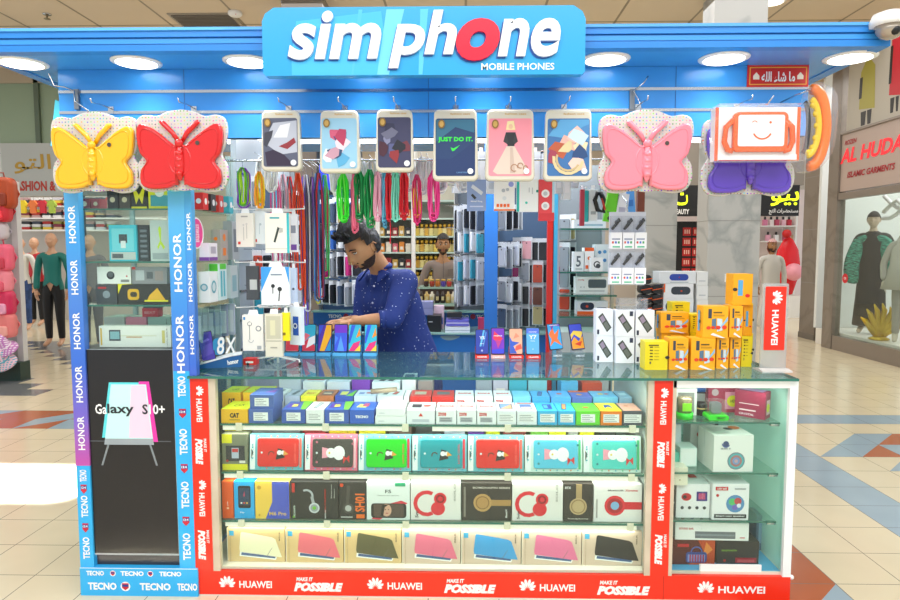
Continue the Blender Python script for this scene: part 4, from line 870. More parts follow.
# bottom shelf: slim tablet covers
G4 = 'boxed tablet covers on the bottom of the counter'
H4 = .156; zD = ZK + .013
for a, b, c, l in ((227, 285, '#f2ecc8', 'cream tablet cover on a tan box, leftmost on the counter floor'), (285.5, 343.5, '#e8707c', 'coral pink tablet cover box beside the cream one'), (344, 401.5, '#5c5838', 'dark olive tablet cover box on the counter floor'),
                   (402, 460.5, '#e4708c', 'pink tablet cover box between the olive and blue ones'), (461, 521, '#3c9cd8', 'blue tablet cover box on the counter floor'), (521.5, 581.5, '#e4749c', 'pink tablet cover box between the blue and black ones'), (582, 642, '#2e2c2c', 'black tablet cover box at the right end of the counter floor')):
    tan = '#dcbc84' if a < 400 else '#d6bea8'
    row('tablet_cover_box', 'tablet cover', a, b, YFm + .02, zD, .022, H4, l, tan, [('F', 'r', .0, .0, .012, 1, '#f0e4cc'), ('F', 'r', .04, .78, .12, .93, '#38a0cc'), ('F', 'p', [(.21, .17), (.84, .06), (.86, .14), (.22, .3)], '#f4f4f0'), ('F', 'p', [(.24, .2), (.83, .1), (.84, .16), (.25, .28)], '#3c5c8c'), ('F', 'p', [(.24, .86), (.26, .9), (.78, .74), (.84, .68), (.95, .14), (.86, .15), (.22, .3), (.21, .4)], c), ('F', 'p', [(.775, .42), (.785, .43), (.7, .19), (.69, .19)], '#707068' if c != '#2e2c2c' else '#505050'), ('F', 't', 'BELK', .91, .78, .17, .035, '#504030', 90), ('F', 't', 'Protective Cover', .055, .35, .5, .03, '#a89070', 90)], group=G4)

# right bay -----------------------------------------------------------------------------
def rR(x0, x1, z, label, body, pr, name='gadget_box', cat='box', dy=0, D=.12, H=.12, rz=0, faces=None, group=None): return row(name, cat, x0, x1, F + .06 + dy, z, D, H, label, body, pr, rz, group, faces)
z = ZR[0]
p = P(685, 415, F + .1)
t = thing('grooming_jar', 'tan jar with green lid base in the top right bay', 'jar', (XA(685, F + .1, z), F + .11, z + .001))
MB().lathe([(.036, 0), (.038, .028)], mat('#28d828', .3)).obj('base', t); mb = MB(); mb.lathe([(.031, .028), (.033, .09), (.028, .1)], mat('#b8a888', .25, .5)); mb.prism([(-.02, .04), (.02, .04), (.02, .075), (-.02, .075)], .003, '#88e020', FR(-.031)); mb.obj('body', t)
rR(675, 697, z, 'white window box behind the green based jar', '#e8e8e4', [('F', 'r', .12, .1, .88, .85, '#8a8c88')], dy=.1, D=.08, H=.125)
rR(672, 680, z, 'bright green box edge at the left end of the top right bay', '#30c838', [], dy=.2, D=.06, H=.12)
p = P(697, 392, F + .26); mb = MB(); mb.prism(rrect(-.055, 0, .055, .06, .02), .1, mat('#2868b8', .5), FR(.05), .015); mb.tube([(-.03, -.05, .04), (0, -.052, .045), (.04, -.05, .03)], .003, '#183c78'); o = tag(mb.obj('zip_pouch', loc=(XA(697, F + .3, z), F + .3, z + .085)), 'blue zipped pouch lying behind the jar in the top right bay', 'pouch'); 
rR(680, 712, z, 'low grey box under the blue zipped pouch', '#a8aaa8', [], dy=.2, D=.16, H=.08)
t = thing('camera_lens', 'black lens cylinder beside the small green based box', 'lens', (XA(702, F + .16, z), F + .17, z + .001)); MB().lathe([(.022, 0), (.024, .01), (.024, .05), (.02, .06)], BLACK).obj('barrel', t); MB().lathe([(.0245, .03), (.0245, .036)], '#c8a868').obj('ring', t)
t = thing('smart_watch_case', 'small clear box with a grey gadget on a bright green base', 'gadget case', (XA(718, F + .08, z), F + .11, z + .001)); mb = MB(); mb.prism(rrect(-.045, 0, .045, .022, .008), .075, mat('#30d828', .3), FR(.037)); mb.text('SMART', .01, .011, .04, .012, '#106010', FR(-.038), 2); mb.obj('base', t); mb = MB(); mb.box(-.036, .036, -.03, .03, .022, .085, PLAST); mb.obj('lid', t); MB().prism(rrect(-.025, .026, .02, .075, .01), .03, mat('#6c7074', .4), FR(.015)).obj('gadget', t)
mr = [('F', 'r', .3, .88, 1, 1, '#98284a'), ('F', 'c', .7, .4, .24, '#e0e020'), ('F', 'p', [(.62, .32), (.72, .5), (.8, .36)], '#58a828'), ('F', 'r', .5, .12, .96, .72, '#d888a0'), ('F', 'c', .73, .4, .2, '#d8d820'), ('F', 't', 'HD', .73, .4, .14, .1, '#486818'), ('F', 'c', .2, .7, .12, '#b8a0a4')]
rR(708, 742, z, 'maroon box with a yellow ball in its window, behind the green based case', '#a02848', mr, dy=.16, D=.1, H=.135)
rR(741, 771, z, 'maroon box turned to show a yellow ball window on its side', '#98284a', [('F', 'r', .15, .25, .7, .3, '#f0d0d8'), ('F', 'r', .15, .5, .8, .53, '#f0d0d8'), ('F', 't', 'CRYSTAL', .4, .12, .5, .08, '#f8e0e8'), ('R', 'r', .2, .15, .85, .7, '#e0b0b8'), ('R', 'c', .5, .4, .28, '#d8d820'), ('T', 'r', .1, .1, .9, .9, '#b088b8'), ('L', 'r', .1, .1, .9, .9, '#b03858')], dy=.06, D=.07, H=.12, rz=math.radians(-42))
z = ZR[1]
rR(712, 753, z, 'large white box with a round patterned lamp picture', '#f0eee8', [('F', 'c', .57, .3, .24, '#788890'), ('F', 'c', .57, .3, .21, '#58b0b8'), ('F', 'c', .57, .3, .16, '#b07878'), ('F', 'c', .57, .3, .1, '#7898c8'), ('F', 'c', .57, .3, .05, '#c8a0a8'), ('F', 'c', .3, .77, .08, '#384878'), ('F', 'a', .3, .78, .1, .03, 180, 340, '#5868a0'), ('F', 't', 'MUSIC D', .3, .64, .25, .035, '#606070'), ('T', 'r', .1, .2, .5, .8, '#d8dcd8'), ('T', 'c', .6, .6, .12, '#404850'), ('T', 'c', .8, .7, .15, '#e87838'), ('R', 'r', .2, .2, .8, .8, '#c8d0d0')], name='speaker_box', cat='speaker box', dy=.0, D=.17, H=.165, rz=math.radians(3))
rR(680, 697, z, 'small mint edged white box on the second right shelf', '#dcefe8', [('F', 'r', .06, .06, .94, .94, '#f0f4f0')], dy=.07, D=.1, H=.085)
rR(674, 680, z, 'narrow mint box left of the mint edged one', '#58c8b0', [], dy=.08, D=.06, H=.06)
rR(672, 681, z, 'blue topped white box high at the left of the second right shelf', '#e8ecf4', [('T', 'r', 0, 0, 1, 1, '#7898d0')], dy=.02 + .14, D=.08, H=.17)
rR(690, 713, z, 'pale box with a tiny red logo behind the mint edged box', '#c8ccc8', [('F', 'c', .4, .7, .12, '#c83830')], dy=.2, D=.1, H=.16)
t = thing('coiled_cable_reel', 'dark round cable reel behind the large white speaker box', 'cable reel', (XA(708, F + .33, z), F + .3, z + .16)); MB().lathe([(.03, -.012), (.034, 0), (.03, .012)], DARK, Matrix.Rotation(PI / 2, 4, 'X')).obj('reel', t); MB().lathe([(.012, -.016), (.012, .016)], '#b8bcc0', Matrix.Rotation(PI / 2, 4, 'X')).obj('hub', t)
z = ZR[2]
rR(676, 710, z, 'white box with a red speaker picture and four black dots', '#f0eeee', [('F', 'c', .3, .62, .15, '#c82830', .12), ('F', 'c', .25, .62, .06, '#301018'), ('F', 'r', .6, .5, .92, .78, '#383080'), ('F', 'r', .66, .55, .86, .73, '#c84878')] + [('F', 'c', .18 + .22 * k, .3, .05, '#404448') for k in range(4)] + [('R', 'r', .1, .1, .9, .9, '#d8d8d8'), ('T', 'r', .55, .5, .8, .8, '#d03030')], name='speaker_box', cat='speaker box', dy=.02, D=.16, H=.155)
rR(712, 749, z, 'white box with a multicoloured disco ball picture and black caption', '#f2f0f0', [('F', 'c', .63, .45, .25, '#5890c0'), ('F', 'c', .55, .5, .1, '#58c070'), ('F', 'c', .7, .52, .1, '#c84850'), ('F', 'c', .62, .35, .08, '#7868c0'), ('F', 'c', .73, .4, .06, '#e8e8f0'), ('F', 'r', .06, .05, .94, .16, '#202428'), ('F', 't', 'Smart mini speaker', .5, .105, .8, .06, WHITE), ('F', 'r', .08, .82, .42, .92, '#d02830'), ('F', 't', 'LED ball', .25, .87, .25, .05, WHITE), ('F', 'c', .14, .68, .04, '#d02830'), ('F', 'r', .6, .85, .9, .88, '#909498')], name='speaker_box', cat='speaker box', dy=.0, D=.16, H=.165)
o = rR(671, 687, z, 'small cream box stacked on the box with the red speaker picture', '#f0e8d0', [('F', 'c', .5, .3, .06, '#c0b090')], dy=.0, D=.1, H=.08); o.location.z += .157
rR(671.5, 676, z, 'thin black box edge beside the red speaker picture', '#202226', [('F', 't', 'ON', .5, .5, .5, .2, WHITE, 90)], dy=.04, D=.1, H=.12)
z = zD
rR(671, 715, z, 'dark flame printed box with a blue toolbox speaker picture', '#5c1810', [('F', 'p', [(.4, 0), (1, 0), (1, 1), (.6, 1), (.75, .5)], '#c84818'), ('F', 'p', [(.7, .2), (.95, .6), (.8, .9)], '#e88838'), ('F', 'o', .34, .08, .82, .5, '#38488c', .1), ('F', 'r', .38, .12, .78, .4, '#8890c8'), ('F', 'a', .58, .5, .2, .05, 0, 180, '#5060a8'), ('F', 'r', .14, .7, .4, .82, '#c82028'), ('R', 'r', .1, .1, .9, .9, '#883018')] + [('F', 'r', .42 + .06 * k, .12, .45 + .06 * k, .4, '#b83040') for k in range(6)], name='speaker_box', cat='speaker box', dy=.02, D=.14, H=.118)
rR(716, 759, z, 'dark grey box with a red radio picture on the bay floor', '#34302f', [('F', 'r', .45, .05, .95, .28, '#b02030'), ('F', 'r', .5, .08, .9, .2, '#d85058'), ('F', 'c', .2, .15, .06, '#c83028'), ('F', 't', 'BLUETOOTH', .3, .6, .35, .07, '#98d040'), ('T', 'r', .05, .1, .8, .5, '#982028')], name='speaker_box', cat='speaker box', dy=.03, D=.14, H=.105)
o = rR(675, 748, z, 'long white soundbar box lying across the two dark boxes', '#f2f2ee', [('F', 'r', .27, .1, .82, .5, '#70767c'), ('F', 'r', .28, .25, .81, .35, '#8c9298'), ('F', 't', 'SOUND BAR', .15, .65, .2, .12, '#c83030'), ('F', 'r', .88, .15, .95, .2, '#d03030')] + [('T', 'p', [(.1 + .13 * k, .25), (.14 + .13 * k, .25), (.24 + .13 * k, .75), (.18 + .13 * k, .75)], c) for k, c in enumerate(('#c02830', '#3050a0', '#202428', '#9098a0', '#c89070', '#a08870', '#707880'))], name='soundbar_box', cat='soundbar box', dy=.01, D=.12, H=.08, rz=math.radians(-1.5)); o.location.z += .119
rR(756, 768, z, 'blue tinted clear package standing in the bay corner', '#607890', [('F', 'r', .2, .2, .8, .8, '#90b0c8')], dy=.17, D=.1, H=.17)
rR(676, 706, z, 'low dark package behind the soundbar box', '#45484c', [], dy=.2, D=.15, H=.2)
# ================================================================== on the counter top
def top(x0, x1, Yf, label, body, pr, D=.06, H=.1, k=0, name='box', cat='box', rz=0, faces=None, group=None, zz=None):
    o = row(name, cat, x0, x1, Yf, (zz if zz is not None else ZT) + k, D, H, label, body, pr, rz, group, faces); return o
def hgt(y0, y1, Y): return ZA(y0, Y) - ZA(y1, Y)
# phones on stands
def phone(mb, w, h, scr, M, extra=(), t=.008):
    mb.prism(rrect(-w / 2, 0, w / 2, h, w * .09, 3), t, '#15161c', M, .001)
    M2 = M @ Matrix.Translation((0, 0, t))
    mb.poly(rrect(-w * .46, h * .03, w * .46, h * .97, w * .07, 3), scr, M2, .6)
    for i, e in enumerate(extra):
        L = 1.2 + .4 * i
        if e[0] == 'p': mb.poly([(a * w * .9 - w * .45, b * h * .92 + h * .04) for a, b in e[1]], e[2], M2, L)
        elif e[0] == 't': mb.text(e[1], (e[2] - .5) * w * .9, e[3] * h, e[4] * w, e[5] * h, e[6], M2, L)
        elif e[0] == 'c': mb.disc((e[1] - .5) * w, e[2] * h, e[3] * w, e[4], M2, L, n=12)
G5 = 'demo phones in a row on blue cradles'
WAVE = [('p', [(0, .6), (.5, .75), (1, .55), (1, .85), (.5, .95), (0, .8)], '#f03060'), ('p', [(0, .35), (.6, .5), (1, .3), (1, .45), (.5, .62), (0, .5)], '#f8b080'), ('p', [(0, .1), (1, .2), (1, .3), (0, .3)], '#e02840')]
def cradle(px, label, scr, extra, base, w=.07, h=.148, Yp=3.36, lean=12, group=None, txt=None, rz=0, y0=None):
    x = XA(px, Yp, ZT + .07)
    t = thing('demo_phone', label, 'phone', (x, Yp, ZT), 0, group, rot=(0, 0, math.radians(rz)))
    mb = MB(); M = Matrix.Rotation(math.radians(-lean), 4, 'X') @ FR(0, 0, .014); phone(mb, w, h, scr, M, extra); mb.obj('handset', t)
    mb = MB(); mb.prism([(-.035, 0), (.02, 0), (.04, .05), (.03, .05), (.012, .012), (-.035, .016)], w * 1.02, base, Matrix(((0, 0, 1, -w * .51), (1, 0, 0, 0), (0, 1, 0, 0), (0, 0, 0, 1))))
    if txt: mb.text(txt, 0, .008, w * .7, .008, WHITE, FR(-.035), 1, 0, .04)
    mb.obj('cradle', t); return t
CB = mat('#58b4e8', .3)
cradle(292, 'first phone in the cradle row, red and white feathery wallpaper, beside the earphone rack', '#f4e8e8', [('p', [(0, 0), (1, 0), (1, .3), (0, .45)], '#e03848'), ('p', [(.2, .5), (1, .35), (1, .6), (.4, .7)], '#f8b0b0'), ('p', [(0, .85), (.7, .9), (0, 1)], '#c82840')], CB, .073, group=G5)
cradle(308.5, 'second phone in the cradle row, cyan wallpaper with white and red feather', '#30b0d0', [('p', [(0, 0), (1, 0), (1, .2), (.5, .5), (0, .3)], '#d83048'), ('p', [(.3, .1), (1, .3), (1, .6), (.5, .5)], '#f4f0f0'), ('p', [(0, .3), (.6, .6), (.2, .7)], '#e86878')], CB, .073, group=G5)
cradle(324.5, 'phone in the cradle row with yellow diagonal slash on purple wallpaper', '#5028a8', [('p', [(.1, 0), (.5, 0), (1, .6), (1, 1), (.6, 1)], '#f8b018'), ('p', [(.55, 0), (1, 0), (1, .5)], '#2090c8'), ('p', [(0, .5), (.4, 1), (0, 1)], '#3048d0')], CB, .073, group=G5)
cradle(340.5, 'phone in the cradle row with violet blue gradient wallpaper', '#3858e0', [('p', [(0, .7), (1, .7), (1, 1), (0, 1)], '#7828c8'), ('p', [(.2, 0), (.5, .6), (.8, 0)], '#58a0f0'), ('p', [(0, .2), (.3, .5), (0, .6)], '#4880f0')], CB, .071, group=G5)
SH = [('p', [(.2, 1), (.55, 1), (.1, .3), (0, .3), (0, .5)], '#2858d8'), ('p', [(.55, 1), (.9, 1), (.35, .25), (.1, .3)], '#28b8d8'), ('p', [(.9, .9), (1, .6), (.6, .5)], '#f09020'), ('p', [(0, 0), (.7, 0), (1, .4), (.4, .3)], '#e82878'), ('p', [(.5, 0), (1, 0), (1, .25)], '#f8d030')]
cradle(354.5, 'phone in the cradle row with cyan and pink shards, fourth from the yellow slash one', '#2cc0d8', SH, CB, .068, group=G5)['label'] = 'left one of two phones with cyan and pink shard wallpaper, by the clerk'
cradle(370.5, 'right one of two phones with cyan and pink shard wallpaper, by the clerk', '#2cc0d8', SH, CB, .068, group=G5)
G6 = 'demo phones on red cradles'
Yr = 3.30
cradle(482, 'dark blue screened phone with pale slashes on a red cradle', '#2038a0', [('p', [(.3, .3), (.45, .3), (.75, 1), (.6, 1)], '#60b8e8'), ('p', [(.55, .3), (.65, .3), (.9, .9), (.8, .95)], '#4888d0'), ('t', 'Y5', .5, .66, .4, .12, WHITE), ('t', '2019', .5, .42, .3, .03, WHITE), ('c', .5, .15, .08, '#a0b0e0')], RED, .068, .13, Yr, 14, G6, 'HUAWEI')
cradle(498, 'phone with a red and purple wallpaper on a pale red cradle', '#7828b8', [('p', [(.2, .9), (.9, .6), (.5, .4), (.1, .6)], '#f03050'), ('p', [(.3, .55), (.8, .5), (.5, .2)], '#c03888'), ('p', [(0, 0), (1, 0), (1, .2), (0, .15)], '#3040d0'), ('t', 'realme', .5, .7, .6, .05, WHITE)], mat('#f0b0a8', .3), .07, .138, Yr, 14, G6, 'realme')
cradle(516, 'phone with an orange and blue curled wallpaper on a red cradle', '#f0b090', [('p', [(0, 0), (.6, 0), (.3, .3), (.8, .45), (.2, .5), (0, .7)], '#3058c0'), ('p', [(.4, .1), (1, .2), (.9, .4), (.5, .3)], '#e85848'), ('p', [(.3, .6), (.8, .7), (.5, .85)], '#e89070')], RED, .07, .136, Yr, 14, G6, 'HUAWEI')
cradle(533, 'light blue screened phone with large white lettering on a red cradle', '#5cb0e8', [('p', [(0, .8), (1, .8), (1, 1), (0, 1)], '#5070d8'), ('t', 'HUAWEI', .5, .83, .55, .04, WHITE), ('t', 'Y7', .5, .64, .55, .15, WHITE), ('t', 'Prime', .5, .5, .3, .03, WHITE), ('c', .5, .2, .03, WHITE)], RED, .07, .14, Yr, 14, G6, 'HUAWEI')
for px, rz, scr, ex, l in ((556.5, 6, '#28a0e0', [('p', [(0, .6), (.4, .9), (.5, .6), (.9, .8), (.7, .4), (1, .1), (.4, .3), (0, .1), (.2, .4)], '#f07028'), ('p', [(.3, .75), (.5, .95), (1, .9), (1, 1), (.2, 1)], '#6838b0'), ('t', 'SAMSUNG', .5, .93, .6, .04, WHITE)], 'tilted phone with orange splashes on blue, on a clear acrylic block'),
                           (578.5, 9, '#3848c8', [('p', [(0, 0), (1, 0), (1, .5), (.6, .3), (.3, .5), (0, .3)], '#f0a020'), ('p', [(.2, .2), (.7, .1), (.9, .3), (.5, .25)], '#e03828'), ('p', [(0, .4), (.3, .6), (.8, .4), (1, .6), (1, .7), (.3, .75), (0, .6)], '#f8d050')], 'tilted phone with a marbled orange wave, beside the small white keypad phone boxes')):
    Yp = 3.33; x = XA(px, Yp, ZT + .1); t = thing('demo_phone', l, 'phone', (x, Yp, ZT), 0, None, rot=(0, 0, math.radians(rz)))
    mb = MB(); phone(mb, .07, .138, scr, Matrix.Translation((0, 0, .035)) @ Matrix.Rotation(math.radians(-20), 4, 'X') @ Matrix.Rotation(math.radians(-4), 4, 'Y') @ FR(0), ex); mb.obj('handset', t)
    mb = MB(); mb.prism([(-.03, 0), (.05, 0), (.06, .08), (.012, .03), (-.01, .03)], .05, PLAST, Matrix(((0, 0, 1, -.025), (1, 0, 0, 0), (0, 1, 0, 0), (0, 0, 0, 1)))); mb.text('SAMSUNG', 0, .01, .045, .01, '#f0f4f8', FR(-.03), 1); mb.obj('acrylic_stand', t)
# 8X stand
Yp = 2.98; p = P(223, 367, Yp)
t = thing('phone_display_stand', 'blue and white wedge stand with a tilted phone and big white lettering', 'display stand', (p.x, Yp, ZT), 0, None, rot=(0, 0, math.radians(16)))
t.name = 'phone_display_stand'
mb = MB(); mb.prism([(-.105, 0), (.085, 0), (.085, .055), (.04, .05), (-.105, .016)], .085, mat('#1c5c98', .3), FR(.085)); mb.prism([(-.1, .018), (.04, .052), (.084, .057), (.084, .062), (.04, .058), (-.1, .024)], .08, WHITE, FR(.082)); mb.text('honor', .045, .026, .05, .022, WHITE, FR(0), 2, 8, .04); mb.obj('base', t)
mb = MB(); phone(mb, .062, .14, '#4030a0', Matrix.Translation((-.062, .03, .03)) @ Matrix.Rotation(math.radians(-14), 4, 'X') @ Matrix.Rotation(math.radians(-9), 4, 'Y') @ FR(0), [('p', [(.1, .1), (.9, .2), (.9, .6), (.2, .5)], '#5848b0'), ('p', [(.2, .62), (.8, .7), (.7, .78), (.2, .7)], '#7868d0')]); mb.obj('handset', t)
mb = MB(); q = Matrix.Translation((0, .03, .05)) @ FR(0); mb.prism(rrect(-.045, .005, .005, .085, .02), .01, mat('#2c94c8', .3), q, 0, None, -.014)
vs, fs = text_mesh('8', .02, .15, 4); mb.add([(x * .034 - .01, y * .082 + .05, .004) for x, y in vs], fs, WHITE, q); vs, fs = text_mesh('X', .02, .1, 4); mb.add([(x * .05 + .034, y * .075 + .05, .004) for x, y in vs], fs, WHITE, q)
mb.add([(x * .034 - .01, y * .082 + .05, -.004) for x, y in text_mesh('8', .02, .15, 4)[0]], [f[::-1] for f in text_mesh('8', .02, .15, 4)[1]], WHITE, q); mb.obj('lettering', t)
# yellow boxes
YO = '#f4aa10'; YB = '#ecd418'
def ybox(x0, x1, y0, y1, Y, lbl, base=0, kind='o', D=.075):
    H = ZA(y0, Y) - ZA(y1, Y)
    if kind == 'o': pr = [('F', 'r', .2, .62, .34, .92, '#38404c'), ('F', 'r', .4, .68, .85, .74, '#c88c10'), ('F', 'r', .4, .78, .75, .83, '#705818'), ('F', 'p', [(.35, .28), (.52, .28), (.52, .62), (.35, .6)], '#58748c'), ('F', 'p', [(.56, .2), (.78, .24), (.76, .6), (.56, .62)], '#c8d8e0'), ('F', 'p', [(.6, .22), (.98, .55), (.98, .68), (.7, .36)], '#88b8d8'),
                      ('F', 'c', .22, .32, .09, '#e04018'), ('F', 'c', .4, .33, .08, '#d83818'), ('F', 'c', .6, .33, .1, '#e03818'), ('F', 'c', .85, .34, .1, '#e83c18'), ('F', 'p', [(.3, .1), (.75, .0), (.9, .0), (.4, .16)], '#e8e8e8'), ('L', 'r', .3, .2, .6, .85, '#58a8d8'), ('L', 'c', .6, .5, .12, '#302828'), ('R', 'c', .5, .4, .2, '#d04818')]
    elif kind == 's': pr = [('F', 'r', .25, .3, .5, .8, '#58a8d8'), ('F', 'c', .75, .3, .12, '#e02828'), ('R', 'c', .5, .5, .2, '#484878'), ('F', 'c', .1, .5, .12, '#302828'), ('R', 'c', .4, .25, .15, '#c03828')]
    else: pr = [('F', 'r', .15, .85, .6, .9, '#6c6010')] + [('F', 'r', .2, .35 + .11 * k, .34, .39 + .11 * k, '#504810') for k in range(5)] + [('F', 'r', .4, .36 + .11 * k, .62, .38 + .11 * k, '#a89418') for k in range(5)] + [('F', 'r', .2, .22, .26, .3, '#38404c'), ('F', 'c', .98, .45, .1, '#303030'), ('R', 'c', .0, .45, .1, '#303030')]
    return top(x0, x1, Y, lbl, YB if kind == 'p' else YO, pr, D, H, 0, 'gadget_box', 'box', 0, None, 'yellow boxes stacked at the right end of the counter', base)
Y1 = 2.97; Ht = ZA(337, Y1) - ZT + .002
H1 = .145; z1 = ZT; z2 = ZT + H1 + .001; 
def yb(x0, x1, Y, tier, lbl, kind='o', H=H1, D=.085, base=None):
    b = ZT + tier * (H1 + .0012) if base is None else base
    o = ybox(x0, x1, 300, 340, Y, lbl, b, kind, D); s = H / (ZA(300, Y) - ZA(340, Y)); o.scale.z = s; return o
yb(645, 668, 2.96, 0, 'plain lemon yellow box with small print, front left of the yellow stack', 'p', .13)
yb(669, 688.5, 2.97, 0, 'orange yellow box with tangled earphone picture, standing right of the lemon one')
yb(691, 715.5, 2.97, 0, 'orange yellow box on the glass, left one of the front trio')
yb(716.5, 729, 3.0, 0, 'orange yellow box on the glass, middle one of the front trio')
yb(730, 741, 3.02, 0, 'orange yellow box on the glass, right one of the front trio')
yb(741.5, 752, 3.05, 0, 'slim lemon edged box at the right end of the bottom tier', 'p')
yb(703, 728.5, 2.98, 1, 'orange yellow box in the second tier, left')
yb(729.5, 743, 3.0, 1, 'orange yellow box in the second tier, middle')
yb(743.5, 753, 3.06, 1, 'slim box with a red and purple side in the second tier, right end', 's')
yb(733, 753, 3.04, 2, 'single yellow box standing on top of the yellow stack', 's')
o = yb(661, 689, 3.15, 1, 'wide orange yellow box with a clear top, behind the lemon box', 'o', .1)
yb(661, 689, 3.16, 0, 'wide orange yellow box mostly hidden behind the lemon box', 'o')
yb(690, 702, 3.17, 0, 'hidden yellow box under the lemon one behind the front trio', 'p')
yb(672, 690, 3.28, 1, 'bright lemon box behind the wide orange yellow one', 'p', .14)
yb(672, 690, 3.28, 0, 'lemon box at the bottom behind the wide orange yellow one', 'p', .145)
yb(690.5, 704, 3.18, 1, 'bright lemon box left of the second tier of orange ones', 'p', .09)
yb(706, 742, 3.12, 0, 'yellow box at the back supporting the second tier', 'p', .145)
yb(742.5, 753, 3.16, 0, 'slim yellow box at the back right of the stack', 'p', .145); yb(744, 753, 3.15, 1, 'slim yellow box under the single top one', 'p', .145)
# keypad phone boxes
kp = [('F', 'p', [(.1, .72), (.36, .88), (.9, .32), (.64, .14)], '#40483e'), ('F', 'p', [(.2, .69), (.37, .8), (.54, .6), (.36, .49)], '#9888a0'), ('F', 'p', [(.42, .46), (.58, .56), (.8, .33), (.64, .21)], '#6a706a'), ('F', 'r', .06, .06, .18, .24, '#283048'), ('R', 'r', .1, .1, .9, .9, '#b8b8c8')]
k2 = [('F', 'r', .74, .78, .92, .96, '#283048') if q[0] == 'F' and q[1] == 'r' else q for q in kp]
for r in range(2):
    for c, (a, b) in enumerate(((596, 613.5), (615.5, 634.5), (635.5, 654.5))):
        top(a, b, 3.14 + (.0 if c else .03), ['left', 'middle', 'right'][c] + ' white keypad phone box in the ' + ['bottom', 'top'][r] + ' row of the small white stack', '#eceef4', k2 if (c == 1) else kp, .07, .128, r * .1295, 'keypad_phone_box', 'phone box', group='white keypad phone boxes')
mb = MB(); q = .13; mb.box(-.07, .07, 0, .06, 0, .004, PLAST); mb.box(-.07, -.067, 0, .06, 0, .055, PLAST); mb.box(.067, .07, 0, .06, 0, .055, PLAST); mb.box(-.07, .07, .057, .06, 0, .055, PLAST); mb.box(-.07, .07, 0, .003, 0, .055, PLAST)
tag(mb.obj('acrylic_tray', loc=(XA(633, 3.15, ZT + .28), 3.145, ZT + .2605)), 'clear acrylic tray on top of the white keypad phone boxes', 'tray')
# acrylic brand stand
Ya = 2.96; x = XA(773, Ya, ZT + .1)
t = thing('brand_sign_stand', 'acrylic table sign with a red lettered panel at the right end of the counter', 'table sign', (x, Ya, ZT)); hh = ZA(283, Ya) - ZT; hw = .058
mb = MB(); mb.prism(rrect(-hw, .01, hw, hh, .006), .012, glass('acrylic_block', (.93, .95, .96), 1.45, 0, .35, '#e4e8ea'), FR(.006)); mb.obj('acrylic_panel', t)
mb = MB(); mb.prism(rrect(-hw * .8, hh * .24, hw * .8, hh * .965, .003), .002, RED, FR(-.0065)); M = FR(-.0085); petals(mb, .0, hh * .84, .036, M, -90); mb.text('HUAWEI', 0, hh * .5, hh * .4, .03, WHITE, M, 2, -90, .03); mb.obj('print', t)
mb = MB(); mb.prism([(-.05, 0), (.05, 0), (.05, .006), (.01, .012), (-.01, .012), (-.05, .006)], hw * 2.3, mat('#d4d0cc', .2), Matrix(((0, 0, 1, -hw * 1.15), (1, 0, 0, 0), (0, 1, 0, 0), (0, 0, 0, 1)))); mb.obj('base', t)
# earphone rack --------------------------------------------------------------------------------
Yk = 3.12; x = XA(278, Yk, ZT)
t = thing('earphone_rack', 'white wire counter rack with three tiers of hooks for earphone packs', 'display rack', (x, Yk, ZT)); WH = mat('#f0f0ee', .3)
mb = MB(); mb.tube([(0, 0, 0), (0, 0, .62)], .006, WH); mb.obj('pole', t)
for a in (-1, 1): mb = MB(); mb.tube([(0, 0, .035), (a * .05, -.02, .03), (a * .12, -.06, .025), (a * .125, -.065, 0)], .004, WH); mb.ball((a * .125, -.065, .006), .009, BLACK, 8); mb.obj('leg', t)
for a in (-1, 1): mb = MB(); mb.tube([(0, 0, .03), (a * .07, .06, .0)], .004, WH); mb.obj('leg', t)
zt_ = [ZA(210, Yk) - ZT, ZA(262, Yk) - ZT, ZA(306, Yk) - ZT]
for z in zt_:
    mb = MB(); mb.tube([(.09 * math.cos(k * PI / 8), .09 * math.sin(k * PI / 8), z) for k in range(16)], .004, WH, closed=True); mb.tube([(-.09, 0, z), (.09, 0, z)], .003, WH); mb.tube([(0, -.09, z), (0, .09, z)], .003, WH)
    for k in (-.16, -.05, .08, .17): mb.tube([(k * .5, -.06, z), (k, -.11, z), (k, -.12, z + .012)], .003, WH)
    mb.obj('hook_ring', t, loc=(0, 0, 0))
def hpack(x0, x1, y0, y1, Y, lbl, body, pr, rz=0, D=.025, name='earphone_box', group='packs on the white counter rack', cat='earphone box', tab=True, side=None):
    a = P(x0, (y0 + y1) / 2, Y); b = P(x1, (y0 + y1) / 2, Y); W = b.x - a.x; zt2 = ZA(y0, Y); zb2 = ZA(y1, Y); H = zt2 - zb2
    t = thing(name, lbl, cat, ((a.x + b.x) / 2, Y, zb2), math.radians(rz), group)
    mb = MB(); mb.box(-W / 2, W / 2, -D / 2, D / 2, 0, H, body); prints(mb, W, D, H, pr); mb.obj('box', t)
    if tab:
        mb = MB(); mb.prism([(-W * .25, H), (W * .25, H), (W * .2, H + .022), (-W * .2, H + .022)], .001, '#f0f0f0', FR(0)); mb.tube([(0, 0, H + .012), (0, .025, H + .02), (0, .05, H + .02)], .002, CHROME, 5); mb.obj('hang_tab', t)
    return t
ep = [('F', 'r', .42, .2, .46, .6, '#c0bcb4'), ('F', 'r', .6, .25, .64, .65, '#c0bcb4'), ('F', 'c', .44, .65, .06, '#d4d0c8'), ('F', 'c', .62, .68, .06, '#d4d0c8'), ('F', 'r', .1, .08, .25, .16, '#d03028'), ('F', 'r', .3, .88, .7, .92, '#a8a49c')]
hpack(237, 254.5, 213, 247, 3.02, 'cream earphone box on the rack top tier, left end', '#ece6da', ep, -4)
